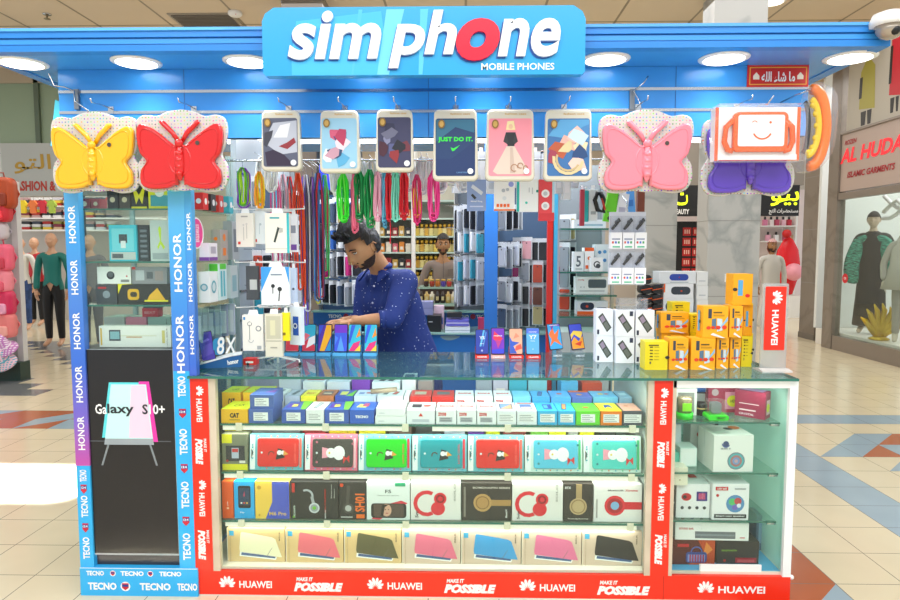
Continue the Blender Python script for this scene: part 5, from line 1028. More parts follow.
hpack(254, 266, 211, 244, 3.05, 'pale blue earphone box half behind others on the rack top tier', '#e4ecf0', [('F', 'c', .6, .6, .1, '#b8c8d0'), ('F', 'r', .1, .06, .3, .15, '#d03028'), ('F', 'r', .5, .3, .56, .6, '#c0d0d8')])
hpack(266, 290, 213, 253, 2.98, 'cream box with a slim black headset picture and cyan side, rack top tier', '#ece6da', [('F', 'p', [(.34, .28), (.42, .26), (.6, .62), (.52, .66)], '#303c38'), ('F', 'p', [(.58, .5), (.74, .52), (.74, .62), (.6, .64)], '#b8b8b0'), ('F', 'r', .9, .0, 1, 1, '#30b8c0'), ('F', 'r', .2, .86, .6, .9, '#40a8b0'), ('F', 'r', 0, .1, .9, .115, '#c8c4b8')])
hpack(290, 298, 214, 252, 3.06, 'slim white packet with purple foot right of the black headset box', '#e8eaf0', [('F', 'r', .1, .05, .9, .2, '#7048a0'), ('F', 'r', .2, .5, .8, .7, '#9098a8')])
hpack(262, 290, 267, 305, 3.0, 'white box with blue corners and black in-ear phones, rack middle tier', '#eef2f4', [('F', 'p', [(0, .35), (0, 1), (.4, 1)], '#3898e0'), ('F', 'p', [(.85, 1), (1, 1), (1, .55)], '#3898e0'), ('F', 'c', .42, .5, .07, '#24282c'), ('F', 'r', .4, .3, .43, .5, '#24282c'), ('F', 'c', .66, .42, .08, '#24282c'), ('F', 'p', [(.6, .1), (.64, .1), (.68, .4), (.64, .4)], '#24282c'), ('F', 'r', .35, .78, .75, .82, '#8090a0')])
hpack(291, 297, 268, 303, 3.06, 'narrow pale blue packet at the right of the middle tier', '#c8d8f0', [('F', 'c', .5, .4, .2, '#505868')])
hpack(247, 259, 266, 300, 3.08, 'dark grey slim case at the left of the middle tier', '#4c5054', [('F', 'r', .3, .3, .9, .6, '#c8ccc8')])
hpack(243.5, 264, 315, 351, 2.97, 'cream box with looped wired earphones picture, rack bottom tier', '#ece8e0', [('F', 'a', .35, .75, .1, .025, 60, 400, '#606468'), ('F', 'r', .33, .3, .36, .72, '#707478'), ('F', 'a', .4, .3, .12, .02, 180, 360, '#808488'), ('F', 'c', .78, .62, .14, '#8c9094'), ('F', 'c', .78, .62, .09, '#ece8e0'), ('F', 'r', .05, .86, .15, .94, '#3888c0'), ('F', 'r', .7, .04, .9, .14, '#a8acb0')])
hpack(266, 283, 314, 357, 2.95, 'clear fronted beige earphone box, rack bottom tier', '#ded8c4', [('F', 'r', .08, .42, .92, .95, '#c4c0a8'), ('F', 'r', .3, .5, .6, .85, '#d8d4b0'), ('F', 'r', .05, .36, .95, .38, '#b0ac98'), ('F', 'r', .3, .2, .7, .23, '#a8a494')])
hpack(282.5, 290, 313, 341, 2.96, 'yellow earphone box with a window, rack bottom tier', '#f0dc10', [('F', 'r', .1, .2, .5, .3, '#806c10')])
hpack(290, 304, 307, 345, 3.02, 'white and royal blue earphone box at the right of the bottom tier', '#dfe8f2', [('F', 'r', .3, .25, .8, .75, '#2858b8'), ('F', 'c', .5, .5, .2, '#d8e0f0'), ('F', 'c', .5, .5, .12, '#1c3c88')], -25)
top(243, 256, 3.05, 'small red box lying under the rack', '#e02820', [('F', 'r', .2, .3, .8, .6, WHITE)], .05, .03, name='small_box')
# left tower goods ------------------------------------------------------------------------------
zs = [ZA(351, F) + .001, ZA(305.5, F + .03), ZA(261.5, F + .03), ZA(208, F + .03)]
GT = 'accessories inside the tall glass tower'
def tw(x0, x1, s, label, body, pr, H=.12, D=.06, dy=.0, name='accessory_box', cat='box', k=0, rz=0):
    Y = F + .07 + dy
    o = row(name, cat, x0, x1, Y, zs[s] + k, D, H, label, body, pr, rz, GT); return o
tw(99, 171, 0, 'long white box with a phone and usb cable picture at the bottom of the tower', '#f0eee6', [('F', 'r', .14, .3, .3, .82, '#484c54'), ('F', 'r', .155, .38, .285, .74, '#88b8c0'), ('F', 'r', .3, .52, .8, .58, '#e8e4d0'), ('F', 'r', .38, .46, .6, .5, '#d89850'), ('F', 'r', .02, .1, .04, .9, '#e8b830'), ('F', 'r', .88, .2, .92, .8, '#d8c878'), ('F', 't', 'CABLE', .95, .5, .5, .03, '#303030', 90)], .095, .05)
for k, (a, b, c, n) in enumerate(((104, 125, '#b8bcb8', 'grey'), (126, 147, '#e088a0', 'pink'), (148, 171, '#98b8b0', 'sage'))): tw(a, b, 0, 'flat %s packet on the lowest tower shelf behind the cable box' % n, c, [('T', 'r', .1, .1, .9, .9, '#d0d0cc')], .125, .12, .1)
tw(142, 158, 0, 'small red box standing on the packets in the lowest tower shelf', '#d82840', [('F', 't', 'BEAT', .5, .5, .7, .3, '#e8a0a8')], .04, .05, .11, k=.1255)
tw(143, 159, 0, 'small dark box on the red one in the lowest tower shelf', '#403c48', [], .03, .05, .11, k=.166)
tw(96, 117, 1, 'dark grey webcam box on the middle tower shelf', '#44484c', [('F', 'c', .5, .5, .2, '#9098a0'), ('F', 'r', .1, .8, .5, .9, '#c83030')], .085, .05)
tw(118, 171, 1, 'black and yellow speaker box on the middle tower shelf', '#2c2c28', [('F', 'p', [(0, .5), (.08, .95), (.3, 1), (0, 1)], '#f0e020'), ('F', 'o', .18, .2, .4, .75, '#e8b020', .15), ('F', 'o', .23, .35, .36, .6, '#403820', .1), ('F', 'p', [(.55, .2), (.6, .45), (.75, .8), (.9, .2)], '#f0b428'), ('F', 'r', .5, .12, .95, .2, '#f0e020')], .09, .06)
tw(97, 131, 1, 'white box with a round black camera picture, resting on the webcam box', '#ecebe6', [('F', 'c', .4, .5, .24, '#25282c'), ('F', 'c', .4, .55, .15, '#5c6064'), ('F', 'c', .88, .45, .05, '#d03030'), ('F', 'r', .7, .1, .95, .25, '#888888')], .075, .05, 0, k=.0905)
tw(132, 167, 1, 'grey box with metal gadget pictures, resting on the black and yellow box', '#8c8c90', [('F', 'r', .1, .2, .35, .8, '#b8bcc0'), ('F', 'r', .42, .3, .6, .7, '#5c6064'), ('F', 'r', .66, .2, .9, .75, '#9c8c88'), ('F', 'r', 0, .85, .1, 1, '#c83030')], .075, .05, 0, k=.0905)
tw(109, 137, 2, 'teal box with a small white camera picture', '#3cc0d4', [('F', 'r', .1, .28, .9, .9, '#74d0dc'), ('F', 'r', .36, .5, .66, .74, '#40484c'), ('F', 'r', .42, .36, .6, .56, '#e4e8e8'), ('F', 'r', .05, .04, .95, .25, '#c4c8c4'), ('F', 'r', .1, .08, .5, .2, '#585c60')], .16, .06)
tw(138, 149, 2, 'narrow black slotted case standing beside the teal box', '#303438', [('F', 'r', .2, .1 + .14 * k, .85, .17 + .14 * k, '#707880') for k in range(6)], .16, .05, .01)
tw(150, 170, 2, 'clear fronted white box with a lime green figure shaped holder', '#c4ccc8', [('F', 'p', [(.35, .35), (.5, .5), (.42, .8), (.5, .86), (.58, .8), (.55, .5), (.75, .35), (.68, .28), (.52, .42), (.4, .28)], '#c8e020'), ('F', 'r', .1, .05, .9, .2, '#a0a8a8')], .18, .06)
for k, (a, b, c, n) in enumerate(((79, 90, '#8c3038', 'dark red'), (91, 100, '#a04048', 'brick red'), (107, 118, '#24282c', 'black'), (119, 130, '#484038', 'brown black'))): tw(a, b, 3, '%s small box on the top tower shelf' % n, c, [('F', 'c', .5, .5, .25, '#d8c8a8')], .045 if k < 2 else .08, .06)
tw(131, 147, 3, 'black box with a yellow V mark on the top tower shelf', '#202020', [('F', 'p', [(.1, .9), (.3, .2), (.5, .5), (.7, .2), (.9, .9), (.75, .9), (.5, .6), (.25, .9)], '#f0e020'), ('F', 'r', 0, 0, 1, .1, '#f0e020')], .1, .06)
tw(148, 171, 3, 'bright yellow box with a white knob picture on the top tower shelf', '#e8e018', [('F', 'r', .1, .1, .9, .5, '#30a0b0'), ('F', 'c', .5, .6, .2, '#f0f0e8')], .12, .06)
# goods by the tower's inner side, seen through its side glass
def ts(px, py0, py1, Y, w, lbl, c, pr=(), D=.1, k=None, s=None):
    x = P(px, 250, Y).x; z0 = ZA(py1, Y) if s is None else zs[s]; H = ZA(py0, Y) - ZA(py1, Y)
    return carton('accessory_box', lbl, 'box', w, D, H, c, pr, (x, Y + D / 2, z0 + .001), 0, GT)
ts(203, 268, 299, 2.93, .05, 'white router box with a blue ring, against the inner tower glass', '#e8ecec', [('F', 'c', .5, .5, .35, '#68a8b8'), ('F', 'c', .5, .5, .22, '#c8d4d8'), ('R', 'c', .5, .5, .3, '#58a0b0'), ('R', 'c', .5, .5, .2, '#d0dce0')], s=1)
ts(213, 262, 299, 3.06, .05, 'white and teal boxes gadget pack with a green top, inner tower shelf', '#d8ecec', [('F', 'r', .1, .8, .9, 1, '#60d040'), ('R', 'r', .2, .1, .4, .8, '#50b8c8'), ('R', 'r', .55, .1, .75, .8, '#50b8c8'), ('R', 'r', .1, .85, .9, 1, '#60d040')], s=1)
ts(225, 262, 295, 3.2, .05, 'pale grey box with teal stripes at the back of the inner tower shelf', '#c8d4d4', [('R', 'r', .2, .2, .8, .7, '#90b8c0')], s=1)
ts(204, 240, 258, 2.93, .045, 'white box with a purple foot by the inner tower glass', '#ece8f0', [('F', 'r', 0, 0, 1, .2, '#8048a0'), ('R', 'r', 0, 0, 1, .2, '#8048a0'), ('R', 'r', .2, .4, .8, .8, '#b8b0c0')], s=2)
ts(216, 225, 256, 3.1, .045, 'grey gadget pack with orange knob by the inner tower glass', '#b0a8a0', [('R', 'r', .3, .15, .7, .4, '#f08020'), ('R', 'c', .5, .75, .18, '#f08020'), ('F', 'c', .5, .7, .2, '#f08020')], s=2)
ts(228, 215, 254, 3.22, .045, 'tall silver accessory pack at the back of the inner tower shelf', '#a8b0b4', [('R', 'r', .2, .2, .8, .8, '#707880')], s=2)
for i, (px, c, n) in enumerate(((200, '#d82820', 'red'), (208, '#28282c', 'black'), (216, '#c83028', 'scarlet'), (226, '#38a8b8', 'cyan'))): ts(px, 190, 207, 2.9 + i * .1, .04, '%s blister pack high on the inner tower shelf' % n, c, [('F', 'c', .5, .5, .3, '#e0e0e0'), ('R', 'c', .5, .5, .25, '#e8e8e8')], .06, s=3)
for i, (px, c) in enumerate(((204, '#a8b4b8'), (210, '#c0c8cc'), (216, '#8c98a8'), (222, '#b8c4d0'), (229, '#98a0b8'), (236, '#c8d0e0'))):
    Y = 3.0 + i * .06; x = P(px, 330, Y).x
    carton('phone_pouch', '%s clear phone pouch, number %d from the front, low in the tower side' % (('grey', 'silver', 'slate', 'ice', 'steel', 'pearl')[i], i + 1), 'pouch', .05, .012, .16, c, [('F', 'r', .1, .1, .9, .8, '#dfe6ec')], (x - .03, Y, zs[0] + .001), 0, 'clear pouches in the tower')
mb = MB(); mb.poly([(.025 * math.cos(k * PI / 12), .07 * math.sin(k * PI / 12)) for k in range(24)], WHITE, RT(0)); mb.poly([(.021 * math.cos(k * PI / 12), .064 * math.sin(k * PI / 12)) for k in range(24)], '#e84090', RT(0), 2); mb.text('Baseus', 0, 0, .08, .016, '#f8d0e0', RT(0), 3, 90)
for v in list(range(len(mb.v))): mb.v[v] = (mb.v[v][0], mb.v[v][1] * 3.2, mb.v[v][2])
tag(mb.obj('oval_sticker', loc=(xl + xw - .010, 2.89, ZA(233, 2.9))), 'pink oval sticker on the inner side glass of the tower', 'sticker')
# ================================================================== things hung from the blue panel
YH = 2.70; HOOKZ = ZA(110, FS)
def hook(t, z, x=0):
    L = FS - YH
    mb = MB(); mb.tube([(x, L - .004, z + .012), (x, .06, z + .012), (x, -.012, z + .006), (x, -.022, z + .02)], .0028, CHROME, 6); mb.prism(rrect(-.012, -.01, .012, .02, .003), .004, CHROME, FR(L - .002, x, z)); return mb.obj('hook', t)
BF = [(0, 25), (15, 22), (60, 58), (98, 80), (118, 74), (121, 40), (113, 0), (96, -22), (112, -48), (113, -82), (92, -98), (40, -97), (16, -88), (0, -92)]
def butterfly(px0, px1, py0, py1, c, dark, label, extra=None):
    Y = YH; a = P(px0, py1, Y); b = P(px1, py0, Y); W = b.x - a.x; H = b.z - a.z; cx = (a.x + b.x) / 2
    t = thing('butterfly_tray', label, 'toy', (cx, Y, a.z), 0, 'butterfly trays hanging from the panel')
    s = W / 290; half = smooth_pts([(u * s * 1.1, v * s * 1.1) for u, v in BF], 3, False); cz = H * .47
    m = mat(c, .18, coat=.6)
    pk = [(0, 128), (40, 122), (75, 108), (110, 112), (138, 98), (144, 60), (136, 20), (124, -12), (140, -40), (142, -85), (122, -118), (80, -126), (40, -118), (0, -122)]
    pf = smooth_pts([(u * s, v * H * .5 / 128) for u, v in pk], 3, False); full = pf + [(-u, v) for u, v in pf[::-1][1:-1]]
    full = [(u, v + H * .5) for u, v in full]
    mb = MB(); mb.prism(full, .014, dots_mat('dotted_wrap_' + c[1:], '#cfcac2', 75, .2, .15, None, .25), FR(.014), .004); mb.obj('packaging', t)
    mb = MB(); M = FR(-.001, 0, cz)
    wing = half[2:-2]; mb.prism(wing, .024, m, M, .007); mb.prism([(-u, v) for u, v in wing][::-1], .024, m, M, .007)
    q = [(u * .86 + 6 * s, v * .84 - 2 * s) for u, v in wing]
    for sg in (1, -1):
        pts = [(sg * (u), v, .0255) for u, v in q]
        mb.tube(pts, .0016, m, 5, M, closed=True)
    mb.obj('wing_case', t)
    mb = MB(); mb.ball((0, -30 * s, .022), (15 * s, 56 * s, .016), m, 16, M); mb.ball((0, 30 * s, .024), (13 * s, 13 * s, .014), m, 14, M)
    for k in range(4): mb.ball((0, (-2 - 20 * k) * s, .027), (12 * s, 10 * s, .014), m, 12, M)
    mb.tube([(34 * s * math.cos(k * PI / 8), -22 * s + 46 * s * math.sin(k * PI / 8), .02) for k in range(16)], .006, m, 6, M, closed=True); mb.obj('body', t)
    for sg in (1, -1):
        mb = MB(); mb.tube([(sg * 6 * s, 36 * s, .01), (sg * 22 * s, 62 * s, .012), (sg * 52 * s, 92 * s, .012), (sg * 60 * s, 97 * s, .012)], [6.5 * s, 7.5 * s, 8.5 * s, 6 * s], m, 8, M); mb.obj('antenna', t)
    mb = MB(); mb.disc(58 * s * (1 if px0 < 600 else 1), 30 * s, .009, '#4a4038', M, 45, n=12); mb.rect(-62 * s, 26 * s, -50 * s, 34 * s, '#f0f0e8', M, 46) if 0 else None
    mb.obj('button', t)
    hook(t, HOOKZ - a.z); return t
butterfly(53, 138, 111, 194, '#f6ba04', '#d8a000', 'yellow plastic butterfly tray in dotted wrapping, leftmost hanging')
butterfly(137, 227, 109, 193, '#d81010', '#b01010', 'red plastic butterfly tray in dotted wrapping with a green edge behind')
butterfly(597, 695, 109, 194, '#f88898', '#d86080', 'pink plastic butterfly tray in dotted wrapping')
t = butterfly(700, 798, 113, 197, '#5c3cb8', '#482c98', 'purple plastic butterfly tray half hidden behind the orange smiling tablet box')
for ch in t.children:
    if ch.name.startswith('hook'): pass
a = P(184, 188, YH + .022); mb = MB(); mb.prism(smooth_pts([(-.13, .0), (-.1, .03), (0, .02), (.1, .03), (.14, .01), (.09, -.012), (0, -.004), (-.1, -.012)], 3), .012, mat('#78e040', .3), FR(.012)); tag(mb.obj('green_butterfly_tray', loc=(a.x, a.y, a.z)), 'lime green tray edge peeking out under the red butterfly', 'toy')
# smiling tablet toy box
Yt = 2.585; a = P(714, 161, Yt); b = P(801, 107, Yt); W = b.x - a.x; H = b.z - a.z
t = thing('toy_tablet_box', 'window box with an orange smiling tablet toy, hanging in front of the purple butterfly', 'toy', ((a.x + b.x) / 2, Yt, a.z)); OR = mat('#f4641c', .25)
mb = MB(); mb.box(-W / 2, W / 2, .0, .045, 0, H, '#f2eeea'); M = FR(0); mb.rect(-W / 2, 0, -W * .46, H, '#f4641c', M); mb.rect(W * .46, 0, W / 2, H, '#f4641c', M); mb.rect(-W * .45, .0, W * .47, H * .12, WHITE, M, 2); mb.rect(-W * .45, 0, W * .47, .004, '#f4641c', M, 3); mb.obj('box', t)
mb = MB(); mb.prism(rrect(-W * .3, H * .16, W * .34, H * .9, .02), .016, OR, FR(-.001), .004); mb.prism(rrect(-W * .25, H * .26, W * .29, H * .84, .008), .003, '#f4f2ee', FR(-.0165)); M = FR(-.02)
mb.arc(.01, H * .57, .036, .006, 205, 335, OR, M, 1, 12); mb.disc(.04, H * .7, .005, OR, M, 1, n=10); mb.arc(-.02, H * .68, .01, .003, 20, 160, OR, M, 1, 6); mb.obj('tablet_toy', t)
for sg in (1, -1): mb = MB(); mb.tube([(sg * W * .3, -.01, H * .75), (sg * W * .385, -.012, H * .62), (sg * W * .4, -.012, H * .35), (sg * W * .36, -.012, H * .2), (sg * W * .3, -.01, H * .18)], .011, OR, 8); mb.obj('arm', t)
mb = MB(); mb.box(-W / 2 - .004, W / 2 + .004, -.05, .047, -.003, H + .004, PLAST); mb.obj('plastic_wrap', t)
mb = MB(); mb.tube([(.02, FS - Yt - .004, H + .012), (.02, .02, H + .014), (.02, -.03, H + .004), (.03, -.06, H + .03)], .003, CHROME); mb.obj('hook', t)
# bagged ring toys
Yb = 2.66; a = P(814, 128, Yb)
t = thing('bagged_teething_rings', 'clear bag with orange, yellow and black ring toys at the right end of the panel', 'toy', a); R_ = .155
def ringpts(rx, rz, dx=0, a0=0, a1=360, n=22, y=0): return [(dx + rx * math.cos(math.radians(a0 + (a1 - a0) * i / n)), y, rz * math.sin(math.radians(a0 + (a1 - a0) * i / n))) for i in range(n + (a1 - a0 < 360))]
mb = MB(); mb.tube(ringpts(.055, .15, -.01, -95, 95), .021, mat('#f47818', .2), 10); mb.obj('orange_ring', t)
mb = MB(); mb.tube(ringpts(.04, .11, -.03, -90, 80, y=-.015), .012, mat('#f4c810', .25), 8)
for k in range(6): mb.ball((-.03 + .035 * math.cos(math.radians(-80 + k * 28)), -.012, .1 * math.sin(math.radians(-80 + k * 28))), .014, mat('#f4c810', .25), 8)
mb.obj('yellow_chain', t); mb = MB(); mb.tube(ringpts(.02, .1, -.045, -80, 85, y=-.005), .009, BLACK, 8); mb.obj('black_ring', t)
mb = MB(); mb.prism(smooth_pts([(-.07, -.15), (.0, -.17), (.06, -.1), (.075, 0), (.07, .12), (.02, .165), (-.03, .15), (-.06, .05)], 3), .05, PLAST, FR(.02)); mb.obj('plastic_bag', t)
mb = MB(); mb.tube([(-.05, FS - Yb, .14), (-.03, .1, .15), (-.02, 0, .15)], .003, CHROME); mb.obj('hook', t)
# rear left: bracket bag edge
# clear tablet cases with art ----------------------------------------------------------------
def blister(x0, x1, y0, y1, label, bg, art):
    Y = YH; a = P(x0, y1, Y); b = P(x1, y0, Y); W = b.x - a.x; H = b.z - a.z
    t = thing('clear_case_blister', label, 'case', ((a.x + b.x) / 2, Y, a.z), 0, 'printed cases in clear blister packs under the panel')
    sh = mat('#d8d2c0', .15); sh2 = mat('#c0baa6', .2)
    out = rrect(-W / 2, 0, W / 2, H, .022, 4); out = [(u, v) if v < H * .8 else (u * (1 if abs(u) < W * .3 else .93), v) for u, v in out]
    mb = MB(); mb.prism(out, .035, sh, FR(.035), .008); mb.tube([(-W * .42, .02, .008), (W * .42, .02, .008)], .004, sh2, 6); mb.obj('blister_shell', t)
    i0, i1, j0, j1 = -W * .43, W * .43, H * .07, H * .87; w, h = i1 - i0, j1 - j0
    mb = MB(); M = FR(-.0006, i0, j0); mb.poly(rrect(0, 0, w, h, .01), bg, M, 1)
    for k, q in enumerate(art):
        L = 1.6 + k * .4
        if q[0] == 'p': mb.poly([(u * w, v * h) for u, v in q[1]], q[2], M, L)
        elif q[0] == 'c': mb.disc(q[1] * w, q[2] * h, q[3] * w, q[4], M, L, (q[5] * h if len(q) > 5 else None), 16)
        elif q[0] == 'a': mb.arc(q[1] * w, q[2] * h, q[3] * w, q[4] * w, q[5], q[6], q[7], M, L, 8)
        elif q[0] == 't': mb.text(q[1], q[2] * w, q[3] * h, q[4] * w, q[5] * h, q[6], M, L, q[7] if len(q) > 7 else 0, .05)
    mb.disc(w * .15, h * .9, .014, '#8a6828', M, 12, .018, 14); mb.disc(w * .15, h * .9, .009, '#c8a050', M, 13, .012, 14); mb.disc(w * .88, h * .08, .012, '#e8ecf0', M, 12, n=14)
    mb.text('fashion case', w * .62, h * 1.08, w * .5, .008, '#c8a058', M, 3)
    mb.obj('printed_case', t); hook(t, HOOKZ - a.z - .0); return t
def flow(cs, seed):
    r = random.Random(seed); out = []
    for k, c in enumerate(cs):
        x, y = r.uniform(.1, .9), r.uniform(.15, .75); n = r.randint(5, 7); a0 = r.uniform(0, 6)
        out.append(('p', [(min(.98, max(.02, x + r.uniform(.1, .3) * math.cos(a0 + i * 2 * PI / n))), min(.97, max(.02, y + r.uniform(.07, .2) * math.sin(a0 + i * 2 * PI / n)))) for i in range(n)], c))
    return out
blister(261, 300, 110, 171, 'case with a grey, white and red abstract print, leftmost of the clear blisters', '#585c70', [('p', [(.02, .5), (.3, .9), (.98, .95), (.98, .3), (.5, .25)], '#b8bcc8'), ('p', [(.3, .6), (.5, .85), (.8, .9), (.7, .6)], '#e4e4e8'), ('p', [(.45, .42), (.7, .36), (.95, .5), (.9, .6), (.7, .5)], '#902830'), ('p', [(.1, .02), (.9, .02), (.6, .25), (.3, .35), (.05, .3)], '#30243c'), ('p', [(.05, .7), (.3, .75), (.25, .6), (.1, .4), (.02, .45)], '#3c3c48')])
blister(319.5, 359.5, 110, 173, 'case with a pale blue and pink splashed abstract print, second clear blister', '#98c8e0', flow(['#4888b8', '#d05878', '#284878', '#f0d8e0', '#58a8d0', '#b8385c', '#e8f0f4', '#304c70', '#c898a8'], 5))
blister(375.5, 413.5, 109, 172, 'case with a dark purple and red abstract print, third clear blister', '#3c3c5c', flow(['#585c88', '#70303c', '#20202c', '#8888a8', '#902c30', '#2c2c48', '#6c6c84', '#482030'], 9))
blister(432.5, 478.5, 109, 181, 'dark blue case with bright green lettering in a clear blister', '#203c68', [('p', [(0.02, .98), (.98, .98), (.98, .75), (.5, .85), (.02, .6)], '#306c88'), ('p', [(.02, .3), (.4, .3), (.98, .6), (.98, .02), (.02, .02)], '#1c3464'), ('t', 'JUST DO IT.', .5, .63, .88, .1, '#38e048'), ('p', [(.38, .5), (.46, .48), (.62, .54), (.47, .44), (.42, .43)], '#38e048'), ('t', 'LIMITED', .68, .06, .3, .025, '#5880b0')])
blister(485, 535.5, 109, 181, 'pink case showing a blonde figure in a black top and full beige gown', '#f0909c', [('p', [(.42, .52), (.6, .52), (.95, .06), (.8, .03), (.2, .03), (.1, .08)], '#d8c4b4'), ('p', [(.5, .5), (.56, .5), (.62, .05), (.5, .05)], '#c8b0a0'), ('p', [(.4, .76), (.62, .76), (.6, .52), (.44, .52)], '#242428'), ('p', [(.4, .76), (.34, .6), (.44, .55), (.46, .6)], '#303034'), ('p', [(.62, .76), (.68, .6), (.6, .55), (.57, .6)], '#303034'), ('p', [(.43, .95), (.58, .96), (.62, .8), (.4, .8)], '#ecd8a0'), ('c', .51, .86, .05, '#e8b898', .045), ('a', .6, .14, .08, .02, 0, 300, '#a87858'), ('a', .74, .18, .06, .02, 0, 300, '#a87858'), ('a', .86, .14, .05, .02, 0, 300, '#a87858')])
blister(543.5, 593.5, 109, 181, 'blue case with a swirled pink, cream and auburn abstract print, rightmost clear blister', '#3c70a8', [('p', [(.02, .7), (.3, .98), (.98, .98), (.98, .6)], '#58a0d0')] + flow(['#e8b0a0', '#b85838', '#e8d8b0', '#284878', '#f0c8b8', '#d8c898', '#4888c0', '#a03c50', '#e8c0b0', '#c8e0f0'], 12) + [('a', .5, .3, .35, .07, 170, 350, '#dcc898'), ('a', .5, .3, .28, .05, 160, 330, '#c8b080')])

# ================================================================== strings and lanyards
Ys = 3.08
zr = ZA(160, Ys)
t = thing('hanging_rod', 'thin chrome rod across the kiosk from which cords and packs hang', 'rod', (0, Ys, zr))
mb = MB(); mb.tube([(xl + xw - .05, 0, 0), (XA(612, Ys, zr), 0, 0)], .005, CHROME); mb.obj('rail', t)
for px in (330, 470, 606): mb = MB(); x = XA(px, Ys, zr); mb.tube([(x, 0, 0), (x, -.02, .1), (x, -.1, ZSF - .26 - zr + .2)], .004, CHROME); mb.obj('strut', t)
def bundle(px, y0, y1, cols, label, loops=5, w=.045, rr=.0042, Y=None, name='cord_bundle', seed=0, cat='cord', grp='cord bundles on the chrome rod'):
    Y = Y or Ys; p = P(px, y0, Y); H = p.z - ZA(y1, Y); r = random.Random(seed + px)
    t = thing(name, label, cat, p, 0, grp)
    mb = MB()
    for k in range(loops):
        c = cols[k % len(cols)]; w0 = w * (.25 + .75 * k / max(1, loops - 1)) / 2; L = H * r.uniform(.8, 1.0); dy = r.uniform(-.015, .015); ph = r.uniform(0, 6)
        pts = []
        wd = lambda f: w0 * min(1, .3 + f * 4)
        for i in range(7): f = i / 6; pts.append((-wd(f) + .003 * math.sin(ph + f * 5), dy + .004 * math.cos(ph + 4 * f), -(L - w0) * f))
        for i in range(1, 5): a = PI * i / 5; pts.append((-w0 * math.cos(a), dy, -(L - w0) - w0 * math.sin(a)))
        for i in range(7): f = 1 - i / 6; pts.append((wd(f) + .003 * math.sin(ph + 2 + f * 5), dy + .006 + .004 * math.sin(ph + 4 * f), -(L - w0) * f))
        mb.tube(pts, rr, c, 5, closed=True)
    mb.obj('cords', t)
    mb = MB(); zt2 = zr + .004 - p.z; mb.tube([(0, 0, -.004), (0, 0, max(.005, zt2 - .01)), (0, Ys - Y, max(.01, zt2)), ], .0018, CHROME, 5); mb.obj('wire_hook', t)
    return t
for px, y0, y1, cs, l, w in ((343, 174, 226, ['#28e828', '#60f040'], 'bright lime cord bundle hanging above the clerk', .045), (354, 174, 236, ['#f07090', '#e05878'], 'rose pink cord bundle beside the lime one', .022), (358.5, 171, 223, ['#10a050', '#0c8844'], 'emerald cord bundle, left one of two greens', .042),
                             (369.5, 170, 229, ['#10a050', '#0c9048'], 'emerald cord bundle, right one of two greens', .042), (377.5, 172, 222, ['#f0a8c0', '#f8c0d0'], 'pale pink cord bundle next to the second emerald one', .034), (384.5, 172, 228, ['#60b8d8', '#58a8d0'], 'thin light blue cord bundle', .018),
                             (388.5, 172, 222, ['#d81830', '#e02838'], 'red cord bundle with a long dangling end', .028), (395.5, 171, 223, ['#70e0c0', '#88e8d0'], 'mint cord bundle between two reds', .032), (404, 172, 223, ['#d01828', '#e82030'], 'dark red cord bundle right of the mint one', .034), (417, 175, 226, ['#e02878', '#f0c020', '#d82868'], 'magenta and yellow cord bundle', .034), (433.5, 171, 222, ['#f83898', '#ff58a8'], 'hot pink cord bundle, last one on the right', .046)):
    bundle(px, y0, y1, cs, l, 9, w, Y=3.03)
mb = MB(); p = P(390, 220, 3.03); mb.tube([(0, 0, 0), (.003, 0, -.05), (0, 0, -.11)], .003, '#d81830', 5); tag(mb.obj('red_string_end', loc=p), 'red string end dangling below the red bundle', 'cord')
bundle(242.5, 168, 210, ['#a8e020', '#8848c0', '#c8f040', '#58c020', '#8040b8'], 'lime and purple looped cord bundle, far left of the rod', 7, .055, Y=3.03)
bundle(259, 172, 209, ['#f0e020', '#f8a018', '#f0d020'], 'yellow and orange cord bundle on the left of the rod', 6, .035, Y=3.03)
mb = None
for i, (px, y1, cs, w, l) in enumerate(((276, 300, ['#e0508c', '#f4f4f4'], .045, 'pink and white long lanyard'), (283.5, 285, ['#c0c4cc', '#e8b8c8'], .04, 'silver and blush long lanyard'), (290, 306, ['#d02838', '#50c8d0'], .04, 'red and aqua long lanyard'), (298, 312, ['#f05020', '#e84818'], .05, 'orange beaded long lanyard'), (306, 318, ['#58506c', '#d8dce4'], .042, 'slate and white long lanyard'), (312.5, 300, ['#7838a8', '#383048'], .045, 'violet long lanyard'), (319, 310, ['#402c58', '#e03040'], .04, 'dark purple lanyard with red beads'), (325, 280, ['#38b060', '#c83848'], .03, 'green and red thin lanyard'), (303, 326, ['#7060d8'], .02, 'blue violet thin lanyard'), (316, 324, ['#4888d0', '#d8d040'], .022, 'blue and yellow thin lanyard'))):
    bundle(px, 173 + (i % 3) * 2, y1, cs, l + ' hanging down left of the clerk', 3, w, .0042, Y=3.27 + .03 * (i % 3), name='lanyard', cat='lanyard', grp='long lanyards left of the clerk')
for i, px in enumerate((262, 271, 336, 349, 360, 372, 386, 396, 409, 422, 428, 441, 452, 464)):
    bundle(px, 158 + (i % 3), 188 + (i * 5) % 12, ['#ffffff', '#f2f4f8'], 'white cable bundle hanging behind the coloured cords', 7, .055, .006, Y=3.2, name='white_cable_bundle', cat='cable', grp='white cables behind the coloured cords')
